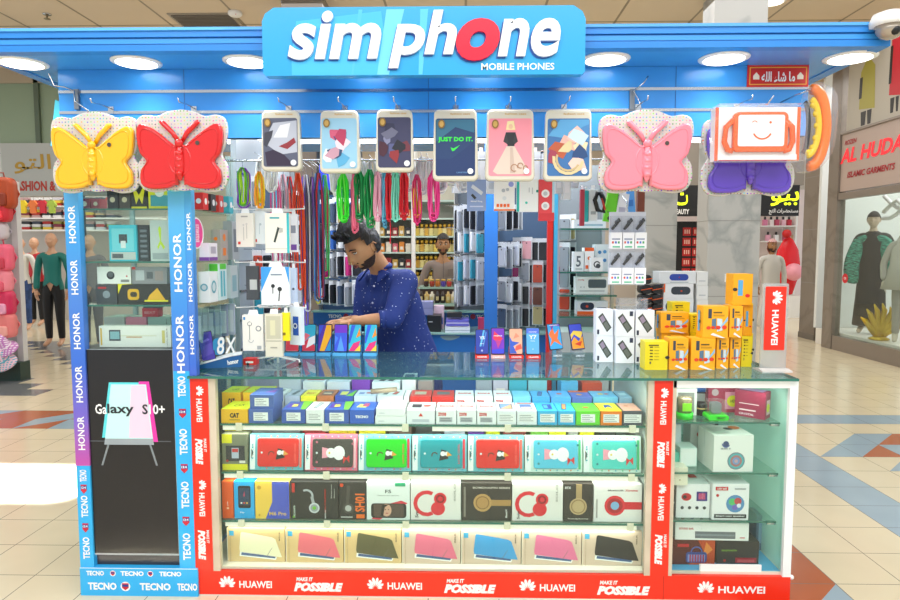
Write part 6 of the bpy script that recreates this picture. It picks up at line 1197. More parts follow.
# boxes on the rod
Yx = 3.02
hpack(467, 486, 180, 211, Yx, 'slate blue box with a tilted metal gadget, hanging on the rod', '#8ca0cc', [('F', 'p', [(.2, .75), (.3, .85), (.85, .6), (.75, .5)], '#d8dce4'), ('F', 'p', [(.2, .5), (.3, .55), (.5, .42), (.4, .36)], '#303438'), ('F', 't', 'Metal Ring', .5, .3, .6, .06, WHITE), ('F', 'r', .15, .12, .85, .16, '#c8d0e8')], name='hanging_gadget_box', group='boxes hanging on the chrome rod', cat='box')
hpack(494, 514.5, 180, 211, Yx, 'white box with orange icons and violet disc, hanging on the rod', '#f6f4f2', [('F', 'r', 0, 0, 1, .05, '#f07020'), ('F', 'c', .82, .85, .13, '#98a0e0'), ('F', 'c', .45, .65, .09, '#b8bcc4'), ('F', 'c', .65, .68, .08, '#b8bcc4')] + [('F', 'r', .12 + .17 * k, .12, .24 + .17 * k, .22, '#f06820') for k in range(4)] + [('F', 'c', .5, .4, .1, '#e0e4e8')], name='hanging_gadget_box', group='boxes hanging on the chrome rod', cat='box')
hpack(516.5, 538, 180, 212, Yx, 'white box with a teal left edge, hanging on the rod', '#f2f4f4', [('F', 'r', 0, 0, .12, 1, '#20b8b0'), ('F', 'c', .45, .28, .06, '#30c0b0'), ('F', 'r', .55, .6, .6, .75, '#c8ccd0'), ('F', 'r', .7, .55, .75, .75, '#c8ccd0'), ('F', 'r', .9, .6, 1, .68, '#188878')], name='hanging_gadget_box', group='boxes hanging on the chrome rod', cat='box')
hpack(538.5, 554, 180, 221, Yx, 'coral red blister with two white round speakers, hanging on the rod', '#e84850', [('F', 'c', .42, .66, .26, '#f4f2f2'), ('F', 'c', .42, .66, .14, '#c8ccd0'), ('F', 'c', .42, .36, .26, '#f4f2f2'), ('F', 'c', .42, .36, .14, '#c8ccd0'), ('F', 'r', 0, 0, 1, .18, '#d83840'), ('F', 'r', .85, .2, 1, 1, '#b8d8e8')], name='hanging_gadget_box', group='boxes hanging on the chrome rod', cat='box')
# poles
for px, c, l in ((549, '#e02418', 'red upright pole behind the hanging blister'), (553.5, '#48b4e4', 'light blue upright pole beside the red one')):
    Y = 3.75; a = P(px, 345, Y); mb = MB(); mb.box(-.018 if px < 550 else -.012, .018 if px < 550 else .014, -.015, .015, 0, ZSF, mat(c, .3)); tag(mb.obj('upright_pole', loc=(a.x, Y, 0)), l, 'pole')

# ================================================================== back of the kiosk
YB_ = 4.86
CABT = ZA(333, 4.45)
t = thing('back_cabinet', 'blue back counter of the kiosk with a glass top and branded strip', 'cabinet', (0, 4.45, 0)); x0 = XA(300, 4.45, 1); x1 = XA(600, 4.45, 1)
mb = MB(); mb.box(x0, x1, 0, .45, 0, CABT - .01, mat('#2f7ccc', .35)); 
for px, w in ((443, .1), (447, .07), (455, .12)): pass
mb.poly(smooth_pts([(XA(441, 4.45, .9), CABT - .02), (XA(460, 4.45, .9), CABT - .02), (XA(452, 4.45, .9), CABT - .05), (XA(444, 4.45, .9), CABT - .045)], 3), '#8fb0b8', FR(0)); mb.obj('body', t)
mb = MB(); mb.box(x0, x1, -.02, .46, CABT - .01, CABT, mat('#8fb8b0', .15)); mb.obj('glass_top', t)
mb = MB(); za = ZA(325, 4.85); zb2 = ZA(312, 4.85); mb.box(x0, XA(495, 4.85, 1), .40, .44, CABT, zb2, mat('#2868b8', .3)); mb.box(x0, XA(496, 4.85, 1), .34, .45, zb2, zb2 + .012, mat('#8fc0b4', .15))
for px in (335, 357, 462, 483): mb.text('TECNO', XA(px, 4.85, 1), (za + zb2) / 2 + .015, .1, .028, WHITE, FR(.4), 2, 0, .04)
for px in (346, 473, 492): mb.disc(XA(px, 4.85, 1), (za + zb2) / 2 + .015, .02, '#b83048', FR(.4), 2)
mb.obj('brand_strip', t)
# racks
RK = {}
def rack(px0, px1, y0, y1, label, back, Y=YB_, x=None):
    a = XA(px0, Y, 1.4); b = XA(px1, Y, 1.4); zt3 = ZA(y0, Y); zb3 = ZA(y1, Y)
    t = thing('case_rack', label, 'display rack', ((a + b) / 2, Y, 0)); W = b - a
    mb = MB(); mb.box(-W / 2, W / 2, .1, .13, 0, zt3, back); mb.obj('back_board', t)
    for u in (-W / 2, W / 2): mb = MB(); mb.box(u - .012, u + .012, .06, .1, 0, zt3, mat('#54585c', .3)); mb.obj('upright', t)
    return t
rack(318, 360, 150, 330, 'pegboard rack of phone cases left of the clerk', mat('#3a5a80', .6))
rack(456, 484, 150, 330, 'pegboard rack of phone cases left of the blue post', mat('#5c6670', .6))
rack(498, 556, 150, 345, 'pegboard rack of phone cases right of the blue post', mat('#466080', .6))
mb = MB(); Y = 4.36; a = XA(484.5, Y, 1.4); b = XA(497.5, Y, 1.4); mb.box(a, b, 0, .08, 0, ZSF, mat('#2c78d0', .35)); 
for z in [.98 + .12 * k for k in range(12)]: mb.box(a - .006, a, .02, .03, z, z + .01, '#202428'); mb.box(b, b + .006, .02, .03, z, z + .01, '#202428')
tag(mb.obj('blue_upright_post', loc=(0, Y, 0)), 'wide bright blue upright post at the back of the kiosk', 'post')
# packs
def packmesh(c, c2):
    mb = MB(); mb.box(-.042, .042, -.001, .001, -.17, 0, mat(c2, .4)); mb.prism(rrect(-.034, -.162, .034, -.03, .008), .011, mat(c, .25), FR(-.001)); mb.box(-.006, .006, -.012, -.01, -.05, -.04, BLACK)
    mb.tube([(0, -.002, -.008), (0, .04, .004), (0, .12, .006)], .002, CHROME, 4); return mb
PK = {}
PN = {'#24262c': 'black', '#e8eaee': 'white', '#8c929a': 'grey', '#4c5c74': 'slate', '#c83880': 'magenta', '#d8a0a8': 'blush', '#6c3c30': 'brown', '#b8a878': 'gold', '#3898b0': 'teal', '#c04830': 'rust', '#3c68b8': 'blue', '#c0c4d0': 'silver'}
def pack(px, py, Y, c, where, rz, s=1):
    p = P(px, py, Y)
    key = c
    if key not in PK: o = packmesh(c, '#d4d8dc' if c != '#e8eaee' else '#aab0b4').obj('phone_case_pack'); PK[key] = o
    else: o = PK[key].copy(); col.objects.link(o)
    o.location = p; o.rotation_euler = (0, 0, math.radians(rz)); o.scale = (s, s, s)
    n = PN[c]; tag(o, '%s phone case pack, %s' % (n, where), 'phone case', '%s case packs in the %s' % (n, where)); return o
rw = ['top row', 'second row', 'third row', 'bottom row', 'lowest row']
def rowp(px0, px1, n, py, Y, cs, where, rz=(50, 55), s=1, seed=1):
    r = random.Random(seed * 31 + int(px0) + int(py))
    for k in range(n): pack(px0 + (px1 - px0) * (k + .5) / n, py + r.uniform(-1.5, 1.5), Y - .04 * (k % 2), cs[k % len(cs)], where, r.uniform(*rz) * (1 if px0 < 470 else -1), s)
DKs = ['#24262c', '#8c929a', '#4c5c74', '#24262c', '#c0c4d0']
for i, py in enumerate((206, 229, 256, 281)): rowp(456, 484, 9, py, 4.6, [DKs, ['#24262c', '#e8eaee', '#8c929a', '#3898b0'], ['#8c929a', '#3898b0', '#24262c', '#c0c4d0'], ['#e8eaee', '#8c929a', '#24262c']][i], rw[i] + ' of the rack left of the blue post')
for i, py in enumerate((206, 243, 278, 304)): rowp(498, 520, 7, py, 4.6, [DKs, ['#24262c', '#c0c4d0', '#24262c', '#8c929a'], ['#e8eaee', '#8c929a', '#24262c'], ['#8c929a', '#4c5c74', '#8c929a']][i], rw[i] + ' just right of the blue post')
for i, (py, cs) in enumerate(((237, ['#6c3c30', '#d8a0a8', '#24262c', '#24262c']), (260, ['#c83880', '#8c929a', '#24262c', '#c04830', '#24262c']), (282, ['#24262c', '#24262c', '#d8a0a8', '#6c3c30', '#8c929a']), (304, ['#c04830', '#24262c', '#4c5c74', '#b8a878', '#24262c']))): rowp(514, 548, len(cs), py, 4.66, cs, rw[i] + ' beside the red pole', (12, 15), .95)
for i, (py, cs) in enumerate(((199, ['#3c68b8', '#b8a878', '#24262c', '#4c5c74']), (226, ['#8c929a', '#e8eaee', '#24262c', '#3c68b8']), (253, ['#24262c', '#c83880', '#c83880', '#8c929a', '#24262c']), (281, ['#4c5c74', '#24262c', '#8c929a', '#24262c', '#c0c4d0']))): rowp(320, 358, 10, py, 4.6, cs, rw[i] + ' of the rack left of the clerk')
for i, (py, cs) in enumerate(((215, ['#24262c', '#8c929a', '#b8a878']), (243, ['#d8a0a8', '#8c929a', '#24262c']), (262, ['#c83880', '#8c929a', '#24262c']), (285, ['#8c929a', '#c04830', '#24262c']))): rowp(556, 574, 3, py, 4.3, cs, rw[i] + ' right of the light blue pole', (20, 50))
# side rack along the left
def sidepack():
    t = thing('side_rack', 'pale slatted side rack on the left inside of the kiosk', 'display rack', (P(244, 250, 3.5).x - .0, 3.5, 0))
    mb = MB(); mb.box(-.06, -.03, 0, 1.2, .0, 2.2, mat('#a8b4bc', .4)); mb.obj('back_board', t)
    for k in range(7): mb = MB(); mb.box(-.03, -.022, 0, 1.2, 1.0 + .16 * k, 1.012 + .16 * k, CHROME); mb.obj('slat_rail', t)
sidepack()
cs = ['#8c929a', '#24262c', '#e8eaee', '#4c5c74', '#c04830', '#c0c4d0', '#3898b0', '#24262c']
for r_ in range(5):
    for k in range(6):
        Y = 3.56 + k * .17; p = P(244, 250, 3.5); c = cs[(k * 3 + r_ * 2) % 8]
        if c not in PK: continue
        o = PK[c].copy(); col.objects.link(o); o.location = (p.x + .05, Y, 1.95 - r_ * .2); o.rotation_euler = (0, 0, PI / 2 - .3); o.scale = (1, 1, 1)
        w_ = ['top row', 'second row', 'third row', 'fourth row', 'lowest row'][r_] + ' of the left side rack'; tag(o, '%s phone case pack, %s' % (PN[c], w_), 'phone case', '%s packs in the %s' % (PN[c], w_))
# things on the back cabinet
def bk(x0, x1, y0, Y, lbl, c, pr=(), D=.12, base=None, name='box', cat='box', k=0):
    H = ZA(y0, Y) - CABT - k; return top(x0, x1, Y, lbl, c, list(pr), D, H, k, name, cat, zz=CABT)
bk(427, 441, 316, 4.5, 'black printer body on the back counter right of the clerk', '#1c1d20', [('F', 'r', .1, .6, .4, .66, '#a8acb0')], .2, name='receipt_printer', cat='printer')
o = bk(420, 433, 302, 4.55, 'lavender grey box on the black printer', '#8488b0', [('F', 'r', 0, .5, 1, .53, '#606488')], .14, k=.115); 
bk(434, 444, 306, 4.68, 'white and pink box behind the printer', '#e4c8d4', [('F', 'r', .1, .2, .9, .5, '#5870c0')], .1)
bk(445, 470, 327, 4.47, 'pile base of white paper sheets on the back counter', '#e4e6ee', [('F', 'r', 0, .3, 1, .4, '#8890a8')], .2, name='paper_stack', cat='paper')
o = bk(446, 469, 320, 4.48, 'violet blue folder on the white paper stack', '#6c68c8', [('F', 'r', 0, .4, 1, .55, '#d8d8f0')], .18, name='folder', cat='folder', k=.045)
o = bk(447, 462, 313, 4.5, 'dark cash drawer box behind the violet folder', '#24282c', [], .1, k=.1)
bk(478, 485, 318, 4.5, 'small magenta box on the back counter by the blue post', '#c83860', [], .06)
# screen at back left
a = P(318, 190, 4.3); b = P(334, 163, 4.3); t = thing('wall_screen', 'dark screen showing deep blue, behind the lanyards', 'screen', ((a.x + b.x) / 2, 4.3, a.z)); W = b.x - a.x; H = b.z - a.z
mb = MB(); mb.box(-W / 2, W / 2, 0, .04, -.03, H, BLACK); mb.obj('housing', t); mb = MB(); mb.rect(-W / 2 + .01, .0, W / 2 - .01, H - .01, mat('#1830b0', .3, emit=.8), FR(0)); mb.obj('display', t)
mb = MB(); mb.tube([(0, .04, H * .5), (0, .5, H * .5)], .01, BLACK); mb.obj('mount', t)
# light tubes
for px0, px1, Y, z, s in ((228, 330, 4.2, None, 'left'), (340, 600, 4.35, None, 'middle'), (600, 700, 3.6, None, 'right')):
    z = ZA(141, Y); a = XA(px0, Y, z); b = XA(px1, Y, z)
    t = thing('tube_light', 'white fluorescent tube under the canopy, %s section' % s, 'tube light', ((a + b) / 2, Y, z)); L = b - a
    mb = MB(); mb.box(-L / 2, L / 2, -.03, .03, .014, .05, WHITE); mb.obj('batten', t); mb = MB(); mb.tube([(-L / 2, 0, 0), (L / 2, 0, 0)], .014, mat('#ffffff', emit=4), 8); mb.obj('tube', t)
    if ZSF > z + .06:
        for u in (-L * .4, L * .4): mb = MB(); mb.tube([(u, 0, .05), (u, 0, ZSF - z)], .005, CHROME); mb.obj('hanger', t)
area('kiosk_tube_glow', (-.1, 4.2, ZSF - .05), 2.0, .5, 34); area('kiosk_tube_glow', (-.1, 3.35, ZSF - .05), 2.2, .3, 12)
area('tower_glow', (xl + xw / 2, F + .25, zw + .2), .3, .3, 6)
# ================================================================== people
def skin_mesh(verts, edges, rad, root, sub=2):
    me = bpy.data.meshes.new('s'); me.from_pydata([tuple(v) for v in verts], edges, []); o = bpy.data.objects.new('s', me); col.objects.link(o)
    m = o.modifiers.new('sk', 'SKIN'); m.use_smooth_shade = True; m.branch_smoothing = .6
    for i, v in enumerate(me.skin_vertices[0].data):
        r = rad[i]; v.radius = r if isinstance(r, tuple) else (r, r); v.use_root = (i == root)
    s = o.modifiers.new('ss', 'SUBSURF'); s.levels = sub; s.render_levels = sub
    dg = bpy.context.evaluated_depsgraph_get(); r = bpy.data.meshes.new_from_object(o.evaluated_get(dg))
    vs = [tuple(v.co) for v in r.vertices]; fs = [tuple(p.vertices) for p in r.polygons]
    bpy.data.objects.remove(o); bpy.data.meshes.remove(me); bpy.data.meshes.remove(r); return vs, fs
class SK:
    """named joints, each linked to a parent joint"""
    def __init__(s): s.n = {}; s.v = []; s.e = []; s.r = []
    def j(s, name, p, r, par=None):
        s.n[name] = len(s.v); s.v.append(Vector(p)); s.r.append(r)
        if par: s.e.append((s.n[par], s.n[name]))
        return s
    def build(s, root, sub=2): return skin_mesh(s.v, s.e, s.r, s.n[root], sub)
def gauss(x, s): return math.exp(-(x / s) ** 2)
def head_mesh(mb, M, skin, lips='#a05048', eyes=True, closed=False):
    """head about 0.235 tall, centre at origin, face towards -Y"""
    n, m = 40, 34; vs = []; fs = []
    for j in range(m + 1):
        t = PI * j / m
        for i in range(n):
            a = 2 * PI * i / n
            x, y, z = math.sin(t) * math.sin(a), -math.sin(t) * math.cos(a), math.cos(t)
            X = x * .076; Y = y * .095; Z = z * .118
            low = max(0, -z); X *= 1 - .34 * low ** 1.6; 
            if y < 0: Y *= 1 - .05 * low
            else: Y *= 1 + .1 * max(0, z + .2) - .28 * low
            if y < 0:
                Y -= .026 * gauss(x, .16) * gauss(z + .2, .2) * (1 if z > -.45 else .3)           # nose
                Y -= .010 * gauss(x, .1) * gauss(z - .05, .2)                                      # bridge
                Y += .012 * (gauss(x - .4, .2) + gauss(x + .4, .2)) * gauss(z - .08, .13)          # eye sockets
                Y -= .006 * gauss(z - .26, .12) * gauss(x, .6)                                     # brow
                Y -= .008 * gauss(x, .3) * gauss(z + .5, .06); Y -= .008 * gauss(x, .26) * gauss(z + .6, .06)
                Y -= .012 * gauss(x, .25) * gauss(z + .86, .16)                                    # chin
                Y -= .004 * (gauss(x - .55, .2) + gauss(x + .55, .2)) * gauss(z + .15, .2)
            vs.append((X, Y, Z))
    for j in range(m):
        for i in range(n):
            k = (i + 1) % n; fs.append((j * n + i, (j + 1) * n + i, (j + 1) * n + k, j * n + k))
    mb.add(vs, fs, skin, M, True)
    for s in (1, -1):
        if eyes:
            mb.ball((s * .031, -.077, .011), (.0125, .010, .008 if not closed else .004), '#f0ece8', 12, M); mb.ball((s * .031, -.0855, .009), (.006, .003, .0065 if not closed else .003), '#181210', 10, M)
            mb.tube([(s * .017, -.087, .018), (s * .031, -.091, .021), (s * .046, -.08, .016)], .0022, skin if not closed else '#281a14', 5, M)
            mb.tube([(s * .014, -.094, .031), (s * .03, -.094, .037), (s * .052, -.078, .031)], [.003, .0042, .002], '#1c1412', 6, M)
        mb.ball((s * .075, .012, -.004), (.009, .018, .03), skin, 12, M); mb.tube([(s * .079, -.004, .016), (s * .087, .016, .024), (s * .087, .028, .006), (s * .08, .014, -.026)], .0045, skin, 6, M)
        mb.ball((s * .011, -.108, -.036), (.009, .009, .007), skin, 10, M)
    mb.tube([(-.024, -.088, -.061), (-.009, -.0965, -.0575), (0, -.0975, -.059), (.009, -.0965, -.0575), (.024, -.088, -.061)], [.002, .004, .0035, .004, .002], lips, 6, M)
    mb.tube([(-.021, -.088, -.066), (0, -.0965, -.069), (.021, -.088, -.066)], [.002, .0048, .002], lips, 6, M)
def shell(name, par, M, m, zfun, off, jit=.0, seed=1, n=48, k=36, loc=None):
    """hair or beard: closed shell over the head wherever zfun(x, y, z) is true"""
    r = random.Random(seed); mb = MB(); vs = []; keep = []
    for j in range(k + 1):
        t = PI * j / k
        for i in range(n):
            a = 2 * PI * i / n; x, y, z = math.sin(t) * math.sin(a), -math.sin(t) * math.cos(a), math.cos(t)
            X = x * .076; Y = y * .095; Z = z * .118; low = max(0, -z); X *= 1 - .34 * low ** 1.6
            Y *= (1 - .05 * low) if y < 0 else (1 + .1 * max(0, z + .2) - .28 * low)
            if y < 0: Y -= .012 * gauss(x, .25) * gauss(z + .86, .16) + .007 * gauss(x, .3) * gauss(z + .55, .12)
            f = off(x, y, z) + r.uniform(-jit, jit); L = math.sqrt(X * X + Y * Y + Z * Z)
            vs.append((X * (1 + f / L), Y * (1 + f / L), Z * (1 + f / L))); keep.append(zfun(x, y, z))
    fs = []
    for j in range(k):
        for i in range(n):
            q = (j * n + i, (j + 1) * n + i, (j + 1) * n + (i + 1) % n, j * n + (i + 1) % n)
            if all(keep[w] for w in q): fs.append(q)
    mb.add(vs, fs, m, M, True); return mb
HAIR = noise_mat('black_hair', '#050405', '#14100e', 60, 4, .45, 0, bump=.6, stretch=(1, 1, .25))
BEARD = noise_mat('short_beard', '#2a1c16', '#4a352a', 160, 3, .7, 0, bump=.3)
def hand(mb, wrist, dirv, up, skin, side=1, s=1.0, curl=.5):
    """palm, four fingers and a thumb from the wrist along dirv; up is the back of the hand"""
    d = Vector(dirv).normalized(); u = Vector(up); u = (u - d * u.dot(d)).normalized(); w = d.cross(u) * side; W0 = Vector(wrist)
    k = SK(); k.j('w', W0, (.026 * s, .018 * s)); k.j('p', W0 + d * .045 * s, (.036 * s, .016 * s), 'w'); k.j('q', W0 + d * .085 * s, (.038 * s, .013 * s), 'p')
    vs, fs = k.build('p', 2); mb.add(vs, fs, skin, None, True)
    for i, (o, L) in enumerate(((-.03, .072), (-.0105, .082), (.0095, .077), (.028, .06))):
        f = SK(); p = W0 + d * .075 * s + w * o * s; f.j('0', p, .0095 * s); a = 0; pr = '0'
        for q, seg in enumerate((.45, .32, .26)):
            a += curl * (.5 if q == 0 else .8); p = p + (d * math.cos(a) - u * math.sin(a)) * L * s * seg * 1.25; f.j(str(q + 1), p, (.009 - .001 * q) * s, pr); pr = str(q + 1)
        vs, fs = f.build('0', 1); mb.add(vs, fs, skin, None, True)
    f = SK(); p = W0 + d * .025 * s - w * .026 * s; f.j('0', p, .013 * s); p = p + (d * .6 - w * .75 - u * .2).normalized() * .04 * s; f.j('1', p, .0115 * s, '0'); p = p + (d * .95 - w * .2 - u * .3).normalized() * .034 * s; f.j('2', p, .009 * s, '1')
    vs, fs = f.build('0', 1); mb.add(vs, fs, skin, None, True)

# clerk -----------------------------------------------------------------------------------------
SKN = noise_mat('warm_skin', '#c48a60', '#d09a70', 9, 3, .5)
Pp = P
hd = P(362, 247, 3.58)
pel = P(409, 372, 3.86); che = P(390, 302, 3.82); nk = P(379, 266, 3.74)
shL = P(405, 282, 3.70); shR = P(368, 283, 3.93); elL = P(393, 319, 3.55); wrL = P(354, 321, 3.50); elR = P(362, 322, 3.86); wrR = P(343, 321, 3.66)
t = thing('person', 'clerk in a dark blue dotted shirt bending his head behind the counter', 'person', (pel.x, pel.y, 0))
O = Vector((pel.x, pel.y, 0))
def blob(caps, vox=.011, it=6):
    b = MB()
    for p0, r0, p1, r1 in caps:
        p0 = Vector(p0); p1 = Vector(p1); n = 7
        b.tube([p0.lerp(p1, q / n) for q in range(n + 1)], [r0 + (r1 - r0) * q / n for q in range(n + 1)], WHITE, 18); b.ball(p0, r0, WHITE, 16); b.ball(p1, r1, WHITE, 16)
    o = b.obj('b'); m = o.modifiers.new('r', 'REMESH'); m.mode = 'VOXEL'; m.voxel_size = vox; q = o.modifiers.new('s', 'SMOOTH'); q.iterations = it; q.factor = .5
    dg = bpy.context.evaluated_depsgraph_get(); r = bpy.data.meshes.new_from_object(o.evaluated_get(dg)); vs = [tuple(v.co) for v in r.vertices]; fs = [tuple(p.vertices) for p in r.polygons]
    bpy.data.objects.remove(o); bpy.data.meshes.remove(r); return vs, fs
LAT = (shL - shR); LAT.z = 0; LAT.normalize()
def torso(g):
    lv = [(P(386, 284, 3.81), .105, .088), (P(390, 302, 3.82), .085, .125), (P(398, 330, 3.84), .07, .128), (P(407, 356, 3.86), .075, .135), (P(410, 385, 3.86), .08, .14)]
    c = []
    for k in range(len(lv) - 1):
        for s in (-1, 0, 1): c.append((lv[k][0] + LAT * s * lv[k][1] - O, lv[k][2] + g, lv[k + 1][0] + LAT * s * lv[k + 1][1] - O, lv[k + 1][2] + g))
    c.append((shR * .9 + shL * .1 - O, .07 + g, shL * .9 + shR * .1 - O, .07 + g)); return c
caps = torso(-.014) + [(P(384, 282, 3.80) - O, .075, nk - O, .058), (nk - O, .058, hd + Vector((.03, .035, -.02)) - O, .056)]
for sh, el, wr in ((shL, elL, wrL), (shR, elR, wrR)): caps += [(sh - O, .055, el - O, .042), (el - O, .042, (el * .6 + wr * .4) - O, .04), ((el * .6 + wr * .4) - O, .04, wr - O, .026)]
for dx in (.09, -.08):
    h = pel - O + Vector((dx, 0, -.08)); caps += [(h, .095, (dx * 1.1, -.02, .48), .06), ((dx * 1.1, -.02, .48), .055, (dx * 1.1, .02, .09), .04), ((dx * 1.1, .02, .07), .04, (dx * 1.2 - .03, -.14, .04), .035)]
mb = MB(); vs, fs = blob(caps); mb.add(vs, fs, SKN, None, True)
MH = Matrix.Translation(hd - O) @ Matrix.Rotation(math.radians(-42), 4, 'Z') @ Matrix.Rotation(math.radians(32), 4, 'X') @ Matrix.Scale(1.04, 4)
head_mesh(mb, MH, SKN, '#8c4840', True, True)
hand(mb, wrL - O, (wrL - elL).normalized() + Vector((0, -.0, -.15)), (0, -.3, 1), SKN, 1, 1.0, .45); hand(mb, wrR - O, (wrR - elR).normalized() + Vector((0, -.3, -.1)), (0, -.2, 1), SKN, -1, 1.0, .5)
mb.obj('body', t)
hair = shell('hair', t, MH, HAIR, lambda x, y, z: z > .52 - .12 * abs(x) or (y > .05 and z > -.35) or (abs(x) > .72 and y > -.35 and z > .12), lambda x, y, z: .016 + .03 * max(0, z) ** 2 + (.02 if y < .1 and z > .5 else 0), .0045, 3)
for q in range(26):
    a = -1.3 + q * .1; mb_ = hair; x = math.sin(a) * .6
    hair.tube([(x * .08, -.062, .098), (x * .1, -.085 - .01 * (q % 3), .115 + .006 * (q % 4)), (x * .10 + .004, -.092, .1 + .006 * (q % 3))], [.012, .012, .006], HAIR, 6, MH)
hair.obj('hair', t)
shell('beard', t, MH, BEARD, lambda x, y, z: (z < -.38 - .25 * max(0, -y - .5) and y < .15 and not (abs(x) < .34 and -.7 < z < -.4) and not (y < 0 and abs(x) < .6 and z > -.5)) or (z > -.35 and z < .05 and .0 < y < .2 and abs(x) > .8) or (abs(x) < .36 and -.44 < z < -.36 and y < 0), lambda x, y, z: .0022, .0003, 5, 140, 140).obj('beard', t)
# shirt
m, nt, b, N, L = nodes('blue_dotted_cotton'); tc = N('ShaderNodeTexCoord'); v = N('ShaderNodeTexVoronoi'); v.inputs['Scale'].default_value = 42; v.inputs['Randomness'].default_value = .55; L(tc.outputs['Object'], v.inputs['Vector'])
lt = N('ShaderNodeMath'); lt.operation = 'LESS_THAN'; lt.inputs[1].default_value = .125; L(v.outputs['Distance'], lt.inputs[0]); mx = N('ShaderNodeMix'); mx.data_type = 'RGBA'; L(lt.outputs[0], mx.inputs[0]); mx.inputs[6].default_value = lin('#1c3480'); mx.inputs[7].default_value = lin('#c8d4ec'); L(mx.outputs[2], b.inputs['Base Color']); b.inputs['Roughness'].default_value = .75
nz = N('ShaderNodeTexNoise'); nz.inputs['Scale'].default_value = 7; nz.inputs['Detail'].default_value = 3; bp = N('ShaderNodeBump'); bp.inputs['Strength'].default_value = .5; bp.inputs['Distance'].default_value = .03; L(tc.outputs['Object'], nz.inputs['Vector']); L(nz.outputs[0], bp.inputs['Height']); L(bp.outputs[0], b.inputs['Normal']); SHIRT = m
caps = torso(.004) + [(P(384, 283, 3.80) - O, .085, P(381, 272, 3.76) - O, .066)]
for s_, el, wr in ((shL, elL, wrL), (shR, elR, wrR)): caps += [(s_ - O, .078, (s_ + el) / 2 - O, .07), ((s_ + el) / 2 - O, .07, el - O, .06), (el - O, .06, el * .84 + wr * .16 - O, .052)]
vs, fs = blob(caps, .011, 8); mb = MB(); mb.add(vs, fs, SHIRT, None, True)
sh = mb.obj('shirt', t)
c0 = P(379.5, 267, 3.76) - O; FRN = Vector((LAT.y, -LAT.x, 0)); FRN = FRN if FRN.x < 0 else -FRN
mb = MB(); pts = []
for d in range(-130, 131, 20): a = math.radians(d); pts.append(c0 - FRN * .062 * math.cos(a) + LAT * .066 * math.sin(a) + Vector((0, 0, .012 - .02 * (abs(d) / 130) ** 2)))
mb.tube(pts, .013, SHIRT, 8); mb.obj('collar', sh)
for sg, e in ((-1, pts[0]), (1, pts[-1])):
    mb = MB(); b0 = e; b1 = e + FRN * .035 + Vector((0, 0, -.075)) + LAT * .035 * (1 if (pts[-1] - c0).dot(LAT) * sg > 0 else -1); b2 = e + LAT * .06 * (1 if (pts[-1] - c0).dot(LAT) * sg > 0 else -1) + Vector((0, 0, -.02)) - FRN * .02
    nrm = FRN * .008; V = [b0 + nrm, b1 + nrm * 2, b2 + nrm, b0 - nrm, b1, b2 - nrm]; mb.add(V, [(0, 1, 2), (5, 4, 3), (0, 3, 4, 1), (1, 4, 5, 2), (2, 5, 3, 0)], SHIRT, None); mb.obj('collar_flap', sh)
mb = MB()
for s, el, w_ in ((1, elL, wrL), (1, elR, wrR)):
    a = el * .80 + w_ * .20 - O; bq = el * .64 + w_ * .36 - O; mb = MB(); mb.tube([a, bq], .052, SHIRT, 16); mb.obj('rolled_cuff', sh)
for q in range(4): mb = MB(); p = P(372 - q * 1.5 + 2, 286 + q * 17, 3.665) - O; mb.ball(p, .006, '#d8dcf0', 8); mb.obj('button', sh)

